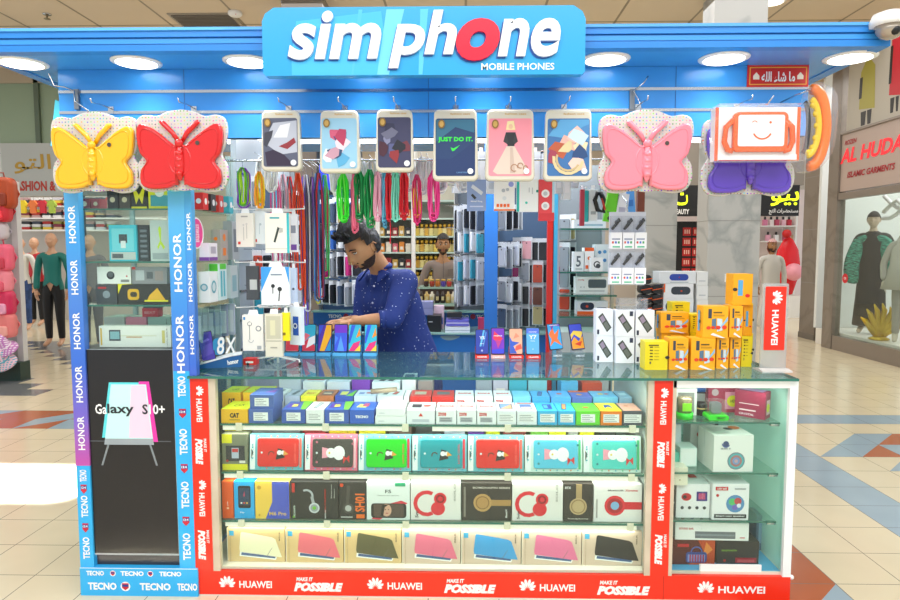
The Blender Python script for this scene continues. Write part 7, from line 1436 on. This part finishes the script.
# simple standing figure -------------------------------------------------------------------------
def figure(name, label, cat, px, Y, height, skin, top_, bottom, ang=0, hair=None, arms=(.22, .05), long_=False, bare=False, topr=1.0, base=0.0, hairf=None, group=None, headwear=None):
    x = P(px, 300, Y).x; t = thing(name, label, cat, (x, Y, base), math.radians(ang), group); s = height / 1.75
    def body(f, legs=True, armsto=3, neck=True, lo=0, hi=9, extra=0):
        k = SK(); k.j('pel', (0, 0, .95 * s), (.135 * s * f, .1 * s * f)); k.j('bel', (0, 0, 1.1 * s), (.12 * s * f, .09 * s * f), 'pel'); k.j('che', (0, 0, 1.3 * s), (.15 * s * f, .105 * s * f), 'bel'); k.j('up', (0, 0, 1.42 * s), (.1 * s * f, .07 * s * f), 'che')
        if neck: k.j('nk', (0, 0, 1.5 * s), .05 * s, 'up'); k.j('h', (0, 0, 1.6 * s), .045 * s, 'nk')
        for q in (1, -1):
            n = str(q); k.j('s' + n, (q * .18 * s, 0, 1.4 * s), .05 * s * f, 'up')
            if armsto > 0: k.j('e' + n, (q * arms[0] * s * 1.1, .02, 1.13 * s), .04 * s * f, 's' + n)
            if armsto > 1: k.j('w' + n, (q * (arms[0] + .01) * s, -arms[1], .88 * s), (.028 if f == 1 else .04) * s * (f if f > 1 else 1), 'e' + n)
            if legs: k.j('l' + n, (q * .085 * s, 0, .85 * s), .085 * s * f, 'pel'); k.j('k' + n, (q * .09 * s, -.01, .5 * s), .06 * s * f, 'l' + n); k.j('a' + n, (q * .095 * s, .01, .1 * s), .042 * s * f, 'k' + n)
            if legs and f == 1: k.j('t' + n, (q * .11 * s, -.13 * s, .035 * s), .032 * s, 'a' + n)
        return k.build('pel', 1)
    mb = MB(); vs, fs = body(1); mb.add(vs, fs, skin, None, True); M = Matrix.Translation((0, -.01, 1.635 * s)) @ Matrix.Scale(s, 4); head_mesh(mb, M, skin, '#a05048' if hair or headwear else skin, bool(hair or headwear))
    for q in (1, -1): hand(mb, (q * (arms[0] + .01) * s, -arms[1], .88 * s), (0, -.05, -1), (q, 0, 0), skin, q, s * .95, .3)
    mb.obj('body', t)
    if hair: shell('hair', t, M, HAIR, hairf or (lambda x, y, z: z > .5 or (y > .1 and z > -.3)), lambda x, y, z: .014 + .012 * max(0, z), .002, 2, 32, 24).obj('hair', t)
    def cover(nm, m, f, zlo, zhi, arm):
        vs, fs = body(f, True, arm, False); o = MB(); keep = [zlo <= v[2] <= zhi or (arm > 0 and abs(v[0]) > .17 * s and v[2] > .6 and v[2] < zhi) for v in vs]
        if arm == 0: keep = [zlo <= v[2] <= zhi for v in vs]
        fs = [q for q in fs if all(keep[w] for w in q)]; o.add(vs, fs, m, None, True); return o.obj(nm, t)
    if long_:
        o = MB(); o.lathe([(.2 * s, .12 * s), (.215 * s, .13 * s), (.19 * s, .5 * s), (.165 * s, .95 * s), (.16 * s, 1.1 * s), (.18 * s, 1.3 * s), (.12 * s, 1.44 * s), (.06 * s, 1.48 * s)], bottom, n=20, sy=.68); o.obj('robe', t)
        cover('sleeves', top_, 1.22, .86 * s, 1.46 * s, 2)
    else:
        cover('trousers', bottom, 1.14, .1 * s, 1.0 * s, 0); cover('top', top_, 1.2 * topr, .88 * s, 1.47 * s, 2)
    return t, M, s
SK2 = mat('#a87850', .55); MAN = mat('#d8a888', .3); 
t, M, s_ = figure('person', 'bearded man in a taupe shirt standing among the perfume shelves behind', 'person', 443, 7.6, 1.72, SK2, mat('#8c7c74', .8), mat('#383840', .8), 4, True, (.24, .06))
shell('beard', t, M, BEARD, lambda x, y, z: z < -.3 and y < .2 and not (abs(x) < .3 and -.64 < z < -.44), lambda x, y, z: .005, .0005, 5, 32, 32).obj('beard', t)
mb = MB(); mb.box(-.003, .003, -.002, 0, 1.0, 1.42, '#5c504c', Matrix.Translation((0, -.127, 0))); mb.box(.05, .12, -.002, 0, 1.25, 1.33, '#786860', Matrix.Translation((0, -.13, 0))); mb.obj('placket', t)
ROBE = mat('#d4d2cc', .8)
t, M, s_ = figure('person', 'man in a white robe and red patterned headscarf between the marble columns', 'person', 770, 12.2, 1.74, SK2, ROBE, ROBE, 0, False, (.23, .02), True, headwear=True)
shell('beard', t, M, BEARD, lambda x, y, z: z < -.3 and y < .2 and not (abs(x) < .3 and -.64 < z < -.44), lambda x, y, z: .006, .0005, 5, 32, 32).obj('beard', t)
shell('headscarf', t, M, dots_mat('red_check', '#e8d8d4', 60, .42, 0, '#b83838'), lambda x, y, z: z > .42 or (y > -.1 and z > -.8), lambda x, y, z: .018 + .03 * max(0, -z), .001, 2, 32, 24).obj('headscarf', t)
# mannequins ------------------------------------------------------------------------------------
JEAN = noise_mat('blue_denim', '#28406c', '#38548c', 12, 3, .8); BLK = mat('#18181c', .6)
figure('mannequin', 'mannequin in a white printed top and blue jeans in the fashion shop', 'mannequin', 23, 12.3, 1.78, MAN, mat('#dcd8d0', .8), JEAN, 8)
figure('mannequin', 'mannequin in a red top and black trousers behind the white topped one', 'mannequin', 37, 13.0, 1.8, MAN, mat('#c83038', .8), BLK, -6)
figure('mannequin', 'mannequin in a teal zipped jacket and black trousers, nearest to the tower', 'mannequin', 54, 10.2, 1.82, MAN, mat('#1c7c74', .6), BLK, 4)
figure('mannequin', 'mannequin in a grey top seen through the glass tower, left', 'mannequin', 92, 9.8, 1.78, MAN, mat('#7c787c', .8), mat('#58545c', .8), 5)
for px in (2, 12, 21, 31, 41, 50):
    p = P(px, 213, 13.2); mb = MB(); mb.prism([(-.12, 0), (.12, 0), (.14, .2), (.2, .16), (.22, .22), (.08, .33), (-.08, .33), (-.22, .22), (-.2, .16), (-.14, .2)], .05, ['#e84868', '#88b840', '#f0d020', '#e87838', '#d02838', '#a8c048'][[2, 12, 21, 31, 41, 50].index(px)], FR(0)); mb.tube([(0, .0, .33), (0, 0, .4), (.03, 0, .43)], .006, CHROME)
    o = tag(mb.obj('hanging_shirt', loc=(p.x, 13.3, p.z)), ['pink', 'green', 'yellow', 'orange', 'red', 'olive'][[2, 12, 21, 31, 41, 50].index(px)] + ' shirt hanging high on the wall of the fashion shop', 'shirt', 'shirts hanging in the fashion shop'); o.scale = (.45, 1, .8)
# right window mannequins: black dress with teal plaid wrap, grey outfit
PLA = noise_mat('teal_plaid', '#1c3c3c', '#58b8a0', 22, 2, .8, 0, stretch=(1, 1, 5))
t, M, s_ = figure('mannequin', 'shop window mannequin in a long black dress with a teal plaid wrap and dark cap', 'mannequin', 870, 10.15, 1.88, mat('#c8b4a0', .4), BLK, BLK, -40, False, (.25, .03), True, base=.25)
mb = MB()
for q in (1, -1): mb.prism(smooth_pts([(q * .05, 1.5), (q * .24, 1.46), (q * .36, 1.1), (q * .33, .82), (q * .16, .8), (q * .15, 1.1)], 3), .2, PLA, FR(.1, 0, 0), .03)
mb.obj('plaid_wrap', t); shell('cap', t, M, BLK, lambda x, y, z: z > .25 or (y > 0 and z > -.1), lambda x, y, z: .012, .001, 3, 28, 20).obj('cap', t)
t, M, s_ = figure('mannequin', 'shop window mannequin in a light grey draped outfit by the gold leaf ornament', 'mannequin', 905, 9.15, 1.72, mat('#c0b8a8', .4), mat('#a8a49c', .8), mat('#98948c', .8), -30, False, (.25, .03), False, base=.25)
mb = MB(); mb.lathe([(.3, .75), (.2, 1.1), (.2, 1.3), (.1, 1.5)], mat('#b4b0a8', .8), n=16, sy=.7); mb.obj('tunic', t)
p = P(873, 345, 9.2); t = thing('gold_leaf_ornament', 'curled gold leaf ornament on the shop window floor', 'ornament', (6.02, 9.5, .25)); GD = mat('#c8a838', .3, .6)
for q in range(7):
    a = math.radians(-60 + q * 22); mb = MB(); mb.tube([(0, 0, 0), (.1 * math.sin(a), 0, .14 * math.cos(a) + .06), (.24 * math.sin(a), -.02 * q, .32 * math.cos(a) + .12), (.27 * math.sin(a) - .04, -.02 * q, .42 * math.cos(a) + .12)], [.03, .05, .035, .008], GD, 8); mb.obj('leaf', t)
mb = MB(); mb.lathe([(.12, 0), (.14, .02), (.05, .06)], GD); mb.obj('base', t)
mb = MB()
for q in range(3): mb.tube([(6.25 + .0, 8.1 + .9 * i, 2.35 - .22 * math.sin(PI * ((i + q * .3) % 1)) - q * .06) for i in [j / 6 for j in range(13)]], .03, mat('#e8e8ec', .8), 8)
tag(mb.obj('draped_cloth'), 'white cloth draped along the top of the garments shop window', 'cloth')
for q in range(3):
    y = 8.4 + q * .7; mb = MB(); mb.lathe([(.09, -.25), (.12, -.26), (.1, 0)], mat('#d8d0c0', .6), Matrix.Translation((6.5, y, 2.75))); mb.tube([(6.5, y, 2.75), (6.5, y, 4.5)], .006, GREY)
    tag(mb.obj('pendant_lamp'), '%s pale pendant lamp inside the garments shop window' % ['front', 'middle', 'rear'][q], 'lamp', 'pendant lamps in the garments window')
# perfume shop ------------------------------------------------------------------------------------
YP = 8.4; x0 = P(374, 250, YP).x; x1 = P(458, 250, YP).x
t = thing('perfume_shelving', 'white framed glass shelving full of perfume bottles behind the clerk', 'shelf', ((x0 + x1) / 2, YP, 0)); W = x1 - x0
mb = MB(); mb.box(-W / 2, W / 2, .45, .5, 0, 3.2, mat('#d8cfc0', .5)); mb.obj('back_board', t)
for px in (378, 413.5, 456): u = P(px, 250, YP).x - (x0 + x1) / 2; mb = MB(); mb.box(u - .025, u + .025, -.02, .45, 0, 3.2, WHITE); mb.obj('upright', t)
PY = [236, 252, 268, 284, 299]; zsp = [ZA(y, YP) for y in PY]
for z in zsp + [ZA(218, YP), ZA(200, YP)]: mb = MB(); mb.box(-W / 2, W / 2, 0, .45, z - .02, z, mat('#c8e0d8', .2)); mb.obj('shelf', t)
gl = ['#e8c860', '#f0e0a0', '#d8a848', '#e8d890', '#c8b870']; r = random.Random(4)
proto = {}
for ri, z in enumerate(zsp[:3] + zsp[3:4]):
    for k in range(9):
        px = 417 + k * 4.6
        if px > 454: continue
        c = gl[(k + ri) % 5]
        if c not in proto:
            tt = thing('perfume_bottle', 'x', 'bottle'); mb = MB(); mb.prism(rrect(-.045, 0, .045, .1, .012), .05, mat(c, .15, coat=.5), FR(.025), .008); mb.obj('flask', tt); mb = MB(); mb.lathe([(.012, .1), (.012, .115), (.024, .118), (.024, .155)], mat('#d8b048', .3, .7), n=10); mb.obj('stopper', tt); proto[c] = tt; o = tt
        else: o = dup(proto[c])
        o.location = (P(px, 250, YP).x, YP + .08, z + .001); o['label'] = '%s perfume bottle on the %s shelf beside the bearded man' % (['honey', 'pale', 'amber', 'light gold', 'straw'][(k + ri) % 5], ['top gold', 'second gold', 'third gold', 'lowest gold'][ri]); o['group'] = 'perfume bottles, %s shelf' % ['top', 'second', 'third', 'lowest'][ri] + ' ' + ['honey', 'pale', 'amber', 'light gold', 'straw'][(k + ri) % 5]
for ri, z in enumerate((ZA(218, YP), zsp[0], zsp[1], zsp[2], zsp[3])):
    for k in range(5):
        px = 381.5 + k * 6.6; c = ['#d86878', '#c8a050', '#e89038', '#303034', '#e8e0d0', '#a03030'][(k * 2 + ri) % 6]; nn = ['rose', 'gold', 'orange', 'black', 'cream', 'dark red'][(k * 2 + ri) % 6]
        mb = MB(); mb.box(-.033, .033, -.03, .03, 0, .11 + .02 * (k % 2), mat(c, .35)); mb.rect(-.02, .03, .02, .07, '#f0e8d8', FR(-.03))
        tag(mb.obj('perfume_box', loc=(P(px, 250, YP).x, YP + .08, z + .001)), '%s perfume carton, %s shelf behind the clerk, number %d from the left' % (nn, ['highest', 'second', 'third', 'fourth', 'fifth'][ri], k + 1), 'perfume box', 'perfume cartons left of the bottles')
Yc = 7.0; zc_ = ZA(287, Yc)
t = thing('perfume_counter', 'dark glass counter with jars in front of the bearded man', 'counter', (P(462, 0, Yc).x, Yc, 0)); mb = MB(); mb.box(-.45, .45, 0, .4, 0, zc_ - .02, mat('#4c3830', .4)); mb.obj('body', t); mb = MB(); mb.box(-.47, .47, -.02, .42, zc_ - .02, zc_, mat('#a8c8b8', .15)); mb.obj('glass_top', t)
for k, (px, c, n) in enumerate(((425, '#402018', 'brown'), (431, '#a83820', 'rust'), (437, '#c87020', 'amber'), (443, '#5840a0', 'violet'), (449, '#c03828', 'red'), (455, '#282428', 'black'), (461, '#b87838', 'tan'))):
    t = thing('scent_jar', '%s lidded jar on the dark perfume counter' % n, 'jar', (P(px, 0, Yc).x, Yc + .08, zc_ + .001), 0, 'jars on the perfume counter'); MB().lathe([(.02, 0), (.028, .01), (.028, .05), (.022, .06)], mat(c, .2), n=12).obj('jar_body', t); MB().lathe([(.024, .06), (.024, .08)], mat('#c8a050', .3, .6), n=12).obj('lid', t)
for k in range(7):
    px = 420 + k * 5.6; mb = MB(); mb.lathe([(.025, 0), (.03, .02), (.028, .09), (.012, .1), (.012, .12)], mat(['#30241c', '#c8a860', '#e0d8c0', '#302828'][k % 4], .3), n=10); mb.rect(-.014, .03, .014, .07, '#d8c890', FR(-.031))
    tag(mb.obj('oil_bottle', loc=(P(px, 0, Yc - .2).x, Yc - .15, zc_ - .16)), '%s oil bottle on the lower ledge of the perfume counter, number %d from left' % (['dark', 'gold', 'cream', 'black'][k % 4], k + 1), 'bottle', 'oil bottles on the perfume counter ledge')
mb = MB(); mb.box(P(417, 0, Yc - .2).x, P(460, 0, Yc - .2).x, Yc - .22, Yc - .001, zc_ - .19, zc_ - .161, mat('#a8c8b8', .2)); tag(mb.obj('counter_ledge'), 'narrow glass ledge on the front of the perfume counter', 'ledge')
# ================================================================== right inside goods
YR = 4.0
def zz(py, Y=YR): return ZA(py, Y)
t = thing('glass_shelf_unit', 'glass shelf unit with chrome posts at the right inside of the kiosk', 'shelf', (XA(592, YR, 1.2), YR, 0)); cxr = XA(592, YR, 1.2)
RS = [zz(229), zz(249.5) - .1, zz(270.5) * 0 + zz(292), zz(314)]
xa, xb = XA(557, YR, 1.2) - cxr, XA(612, YR, 1.2) - cxr
for z in (zz(229), zz(271), zz(293.5), zz(314)): mb = MB(); mb.box(xa, xb, -.12, .3, z - .01, z, GS); mb.box(xa, xb, -.123, -.12, z - .01, z, GLG); mb.obj('shelf', t)
for u, v in ((xa, 0), (xb, 0), (xa, .28), (xb, .28)): mb = MB(); mb.box(u - .01, u + .01, v, v + .02, 0, 2.2, mat('#b8bcc0', .3, .6)); mb.obj('post', t)
mb = MB(); mb.box(xa, xb, .3, .32, .0, 2.1, mat('#889096', .5)); mb.obj('back_board', t)
mb = MB(); mb.box(xa, xb, 0, .3, 0, zz(332), mat('#d8dcdc', .4)); mb.obj('base_cabinet', t)
GR = 'boxes on the right glass shelf unit'
def ri(x0, x1, y0, y1, lbl, c, pr, Y=YR - .03, D=.1, name='gadget_box', cat='box', k=0, rz=0, base=None):
    z = ZA(y1, Y) if base is None else base; H = ZA(y0, Y) - ZA(y1, Y); return row(name, cat, x0, x1, Y, z, D, H, lbl, c, pr, math.radians(rz), GR)
b1, b2, b3, b0 = zz(293.5), zz(314), zz(271), zz(229)
ri(576, 608, 276, 293, 'white speaker box with a grey rectangular screen, right shelf unit', '#f0f0ee', [('F', 'o', .38, .35, .95, .85, '#506068', .1), ('F', 't', 'Grundig', .15, .82, .2, .1, '#d04028'), ('F', 'c', .15, .4, .03, '#80888c'), ('F', 'c', .25, .4, .03, '#80888c'), ('F', 'r', .1, .15, .9, .2, '#a8acb0')], base=b1)
ri(577, 608, 300, 313.5, 'white and orange box with a dark oval speaker', '#eceaf0', [('F', 'r', 0, 0, 1, .25, '#f06020'), ('F', 'o', .1, .35, .55, .9, '#202c48', .25), ('F', 'c', .32, .62, .1, '#e04828'), ('F', 'r', .65, .5, .95, .55, '#8890a0')], base=b2)
ri(574, 584, 251, 270.5, 'white box lettered 5 on the right glass shelf', '#f0f2f2', [('F', 't', '5', .45, .5, .5, .55, '#606870'), ('F', 'r', .15, .08, .85, .14, '#b0b8bc')], base=b3)
ri(584.5, 594, 247, 270.5, 'white and orange charger box on the right glass shelf', '#f2f0ee', [('F', 'r', 0, .85, 1, 1, '#f06020'), ('F', 'r', .1, .1, .4, .25, '#f06020'), ('F', 'r', .5, .1, .8, .25, '#f06020'), ('F', 'c', .5, .55, .2, '#e88040')], base=b3)
ri(595, 610, 244, 270.5, 'white box with blue dots on the right glass shelf', '#e8f0f8', [('F', 'c', .3, .7, .12, '#3888c8'), ('F', 'c', .65, .72, .12, '#58a0d8'), ('F', 'c', .3, .4, .12, '#3070b8'), ('F', 'c', .65, .4, .12, '#4890d0')], base=b3, Y=YR + .02)
ri(591, 603, 257, 271, 'small white box with black headphones in front of the blue dotted one', '#f4f4f4', [('F', 'a', .5, .5, .25, .1, 20, 300, '#303438'), ('F', 'c', .6, .4, .2, '#404448')], base=b3, Y=YR - .1, D=.06)
ri(574, 606, 226 - 6, 229, 'flat white box on the upper right glass shelf', '#e8ecf0', [('F', 'r', .1, .3, .9, .5, '#98b8c8')], base=b0)
# hanging tubes
def hp2(x0, x1, y0, y1, lbl, c, pr=(), rz=0, tilt=0, Y=3.35): t = hpack(x0, x1, y0, y1, Y, lbl, c, list(pr), rz, .03, 'hanging_pack', 'packs hanging behind the pink butterfly', 'package'); t.rotation_euler = (0, math.radians(tilt), math.radians(rz)); return t
hp2(580, 584, 190, 226, 'red edged pack hanging at the right of the kiosk', '#b83848')
hp2(584, 588, 191, 222, 'teal edged pack hanging beside the red edged one', '#28a8a8')
hp2(588.5, 597, 190, 221, 'white pack with fine print hanging beside the teal one', '#e8ecec', [('F', 'r', .2, .2, .8, .3, '#a0a8ac')])
mb = MB(); p = P(600, 192, 3.3); mb.tube([(-.01, 0, 0), (-.025, 0, -.04), (-.01, 0, -.09), (.02, 0, -.1), (.02, 0, -.04), (0, 0, .0)], .012, BLACK, 8); mb.tube([(.01, -.005, -.03), (.025, -.005, -.09)], .006, '#c83828', 6); mb.tube([(0, 0, 0), (0, 0, .06), (0, .04, .08)], .002, CHROME)
tag(mb.obj('headphone_set', loc=p), 'black and red coiled headphones hanging beside the green pack', 'headphones')
hp2(603, 614, 193, 222, 'lime green cylinder pack hanging tilted', '#70d828', [('F', 'r', .2, .3, .8, .35, '#50a818'), ('F', 'c', .5, .12, .2, '#284818')], 0, 9)
hp2(614, 625, 194, 228, 'white cylinder pack hanging tilted beside the lime one', '#ececf4', [('F', 'r', .2, .3, .8, .6, '#b8b8d0')], 0, 6)
hp2(626, 635, 192, 213, 'light blue pack hanging beside the white cylinder', '#58a0e8', [('F', 'r', .2, .3, .8, .6, '#3878c8')], 0, -5, 3.4)
hp2(637, 644, 190, 212, 'brown strip pack hanging at the right end', '#7c3c28', (), 0, 0, 3.45)
for i, (px, y1, c, n) in enumerate(((558, 190, '#d8dce4', 'silver'), (566, 196, '#e8ecf0', 'white'), (574, 184, '#c8ccd8', 'light grey'), (646, 188, '#e0e4e8', 'frost'))): hp2(px - 4, px + 4, 166, y1 + 4, '%s clear pack hanging high on the right of the rod' % n, c, [('F', 'r', .2, .2, .8, .7, '#f4f4f8')], 15, 0, 3.3)
for i, px in enumerate((449, 457, 464, 473, 481, 490, 499, 508, 517, 526, 535, 546)):
    hp2(px - 4.5, px + 4.5, 152 + (i % 2) * 2, 186 + (i * 7) % 9, '%s hanging high behind the cases on the rod, number %d from the clerk' % (['white clear pack', 'frosted pack', 'silvery pack'][i % 3], i + 1), ['#f4f6fa', '#e8ecf4', '#d4d8e0'][i % 3], [('F', 'o', .18, .12, .82, .8, ['#dfe4ec', '#f6f6fa', '#b8bec8'][i % 3], .1)], 25, 0, 3.42)
# headset display card
Yq = 3.05; a = P(608, 285, Yq); b = P(646, 212, Yq); W = b.x - a.x; H = b.z - a.z
t = thing('headset_display_card', 'clear card of six boxed black bluetooth headsets hanging at the right', 'display card', ((a.x + b.x) / 2, Yq, a.z))
mb = MB(); mb.box(-W / 2, W / 2, 0, .004, 0, H, mat('#d8dae4', .3)); mb.tube([(0, 0, H), (0, .02, H + .05), (0, .1, H + .08)], .003, CHROME); mb.obj('card', t)
for r_ in range(2):
    for c in range(3):
        u = (-W / 2 + W * (c + .5) / 3); v = H * (.02 if r_ == 0 else .5)
        mb = MB(); mb.box(-W * .155, W * .155, -.03, 0, 0, H * .22, '#f0f0f4'); M = FR(-.03); mb.rect(-W * .12, H * .12, W * .1, H * .14, '#9098b0', M); 
        for q, cc_ in enumerate(('#d04038', '#4868c8', '#40a060')): mb.rect(-W * .12 + q * W * .08, H * .07, -W * .07 + q * W * .08, H * .1, cc_, M)
        mb.rect(-W * .1, H * .015, W * .1, H * .035, '#50b890', M); mb.box(-W * .15, W * .15, -.025, 0, H * .22, H * .44, PLAST)
        mb.obj('headset_box', t, loc=(u, 0, v)); mb = MB(); mb.tube([(-.018, -.012, H * .26), (.0, -.015, H * .33), (.016, -.014, H * .4), (.02, -.012, H * .37)], [.006, .008, .009, .004], BLACK, 8); mb.ball((.004, -.016, H * .36), .011, '#303038', 8); mb.obj('headset', t, loc=(u, 0, v))
# right side counter with stacked boxes
YS = 4.1; zS = ZA(313.5, YS)
x0 = XA(636, YS, 1.1); x1 = XA(716, YS, 1.1)
t = thing('side_counter', 'glass topped side counter on the right carrying speaker boxes', 'counter', ((x0 + x1) / 2, YS, 0)); W = x1 - x0
mb = MB(); mb.box(-W / 2, W / 2, .01, .55, 0, zS - .012, mat('#8ba0a4', .4)); mb.obj('body', t); mb = MB(); mb.box(-W / 2 - .01, W / 2 + .01, -.01, .56, zS - .012, zS, mat('#3c6c60', .1)); mb.obj('glass_top', t)
GS2 = 'speaker boxes stacked on the side counter'
def st(x0, x1, y0, y1, lbl, c, pr, k, Y=YS + .03, D=.14): H = ZA(y0, Y) - ZA(y1, Y) - .001; return row('speaker_box', 'speaker box', x0, x1, Y, zS + k, D, H, lbl, c, pr, 0, GS2), H
k = 0
for (x0_, x1_, y0, y1, l, c, pr) in ((663, 693.5, 298.5, 313.5, 'white box with a blue grey speaker, lowest of the stack of three', '#eef0f2', [('F', 'o', .08, .2, .85, .75, '#38485c', .22), ('F', 'c', .62, .5, .08, '#e06028')]),
                                     (663.5, 693.5, 284, 298.5, 'white box with a dark speaker and orange tab, middle of the stack of three', '#f0f0f2', [('F', 'o', .25, .25, .9, .8, '#303844', .24), ('F', 'r', 0, .4, .05, 1, '#f06820'), ('F', 'c', .6, .5, .06, '#d84828')]),
                                     (659, 696, 272, 284, 'wide white box with a royal blue oval speaker, top of the stack', '#e8eaec', [('F', 'o', .28, .25, .8, .8, '#2444a8', .27), ('F', 'c', .55, .52, .06, '#a03060'), ('F', 'r', .3, .08, .8, .14, '#a8b0b8')])):
    o, H = st(x0_, x1_, y0, y1, l, c, pr, k); k += H + .0015
k = 0
for i, (y0, y1) in enumerate(((300, 313.5), (286, 300), (272, 286))): o, H = st(696.5, 708, y0, y1, 'plain white carton, %s of the narrow stack by the marble column' % ('bottom', 'middle', 'top')[i], '#ecebe8', [('F', 'r', .2, .3, .8, .36, '#b8bcc0')], k); k += H + .0015
hc = None
for c_ in range(2):
    for i in range(4):
        if c_ == 1 and i == 3: continue
        x = XA(646.5 + c_ * 11, YS, zS) ; z = zS + .001 + i * .062
        if hc is None:
            hc = thing('headphone_case', '', 'case'); mb = MB(); mb.prism(rrect(-.033, 0, .033, .058, .02, 4), .1, mat('#1c1d22', .5), FR(.05), .006); mb.obj('shell', hc)
            mb = MB(); mb.tube([(-.034, -.052, .024), (0, -.053, .03), (.034, -.052, .036)], .003, '#f06020', 6); mb.tube([(.035, -.05, .036), (.035, .05, .036)], .003, '#f06020', 6); mb.obj('zip', hc); o = hc
        else: o = dup(hc)
        o.location = (x, YS + .06 + .002 * i, z); o['label'] = 'black headphone case with orange zip, %s column, %s from the counter' % (('left', 'right')[c_], ('lowest', 'second', 'third', 'fourth')[i]); o['group'] = 'black headphone cases with orange zips'
# ================================================================== backpacks at far left
YK = 7.6; xk = P(15, 300, YK).x
t = thing('bag_stand', 'white grid stand of children bags at the far left', 'display stand', (xk, YK, 0))
mb = MB(); mb.box(.0, .07, 0, .08, 0, ZA(180, YK), mat('#c8c8c8', .4)); mb.obj('end_post', t); mb = MB(); mb.box(-.9, 0, .05, .08, 0, ZA(180, YK), mat('#a8a8a8', .5)); mb.obj('back_grid', t); mb = MB(); mb.box(-.9, .09, -.1, .08, 0, .22, mat('#203830', .5)); mb.obj('base', t)
def bag(px, y0, y1, c, c2, lbl, kind='bag', w=.24):
    px -= 7; w *= .88; p = P(px, y1, YK - .22); H = ZA(y0, YK - .22) - p.z
    t = thing('child_' + kind, lbl, kind, (p.x, YK - .2, p.z), 0, 'children bags and hats on the white stand'); 
    if kind == 'hat':
        mb = MB(); mb.lathe([(w * .62, 0), (w * .6, .02), (w * .36, H * .35), (w * .33, H * .8), (w * .2, H)], dots_mat('hat' + c[1:], c, 40, .3, 0, c2), Matrix.Rotation(math.radians(35), 4, 'X'), n=18); mb.obj('brim_and_crown', t); mb = MB(); mb.tube([(w * .36 * math.cos(a * PI / 8), w * .36 * math.sin(a * PI / 8), H * .35) for a in range(16)], .01, c2, 6, Matrix.Rotation(math.radians(35), 4, 'X'), True); mb.obj('band', t); return t
    mb = MB(); mb.prism(rrect(-w / 2, 0, w / 2, H, w * .28, 5), .13, mat(c, .5), FR(.06), .04); mb.obj('bag_body', t)
    mb = MB(); mb.prism(rrect(-w * .36, H * .08, w * .36, H * .5, w * .12, 4), .04, mat(c2, .5), FR(-.06), .015); mb.obj('pocket', t)
    mb = MB(); mb.tube([(-w * .15, -.0, H * .97), (-w * .12, -.0, H + .05), (w * .12, 0, H + .05), (w * .15, 0, H * .97)], .008, mat(c2, .5), 6); mb.obj('handle', t)
    for q in (-1, 1): mb = MB(); mb.tube([(q * w * .3, .05, H * .9), (q * w * .4, .12, H * .5), (q * w * .32, .06, H * .1)], .014, mat(c, .6), 6); mb.obj('strap', t)
    return t
bag(8, 176, 209, '#b04418', '#8c3010', 'burnt orange leather bag hanging highest on the white stand', w=.34)
bag(-2, 186, 202, '#6c5430', '#4c3818', 'olive brown bag half outside the left edge', w=.2)
bag(8, 244, 271, '#e8607c', '#c83850', 'rose pink backpack on the left stand', w=.26)
bag(3, 222, 240, '#c8c0c8', '#d82030', 'pale lilac bag with red piping on the left stand', w=.24)
bag(7, 270, 293, '#f08898', '#e05870', 'light pink backpack with darker pocket, left stand', w=.26)
bag(9, 291, 316, '#d02858', '#e8a0c0', 'crimson backpack with a pink pocket, left stand', w=.28)
bag(11, 314, 338, '#e88080', '#f0a8a0', 'salmon backpack on the left stand', w=.26)
bag(11, 333, 350, '#c880c8', '#f0e0f0', 'lilac dotted sun hat on the left stand', 'hat', .26)
bag(9, 346, 364, '#f0c8d8', '#58b0c8', 'pink and blue dotted sun hat at the bottom of the left stand', 'hat', .28)
bag(-6, 352, 362, '#e8e0e8', '#d84868', 'white sun hat half outside the left edge', 'hat', .28)
bag(6, 199, 222, '#d02838', '#f03848', 'bright red bag hanging under the leather one', w=.26)
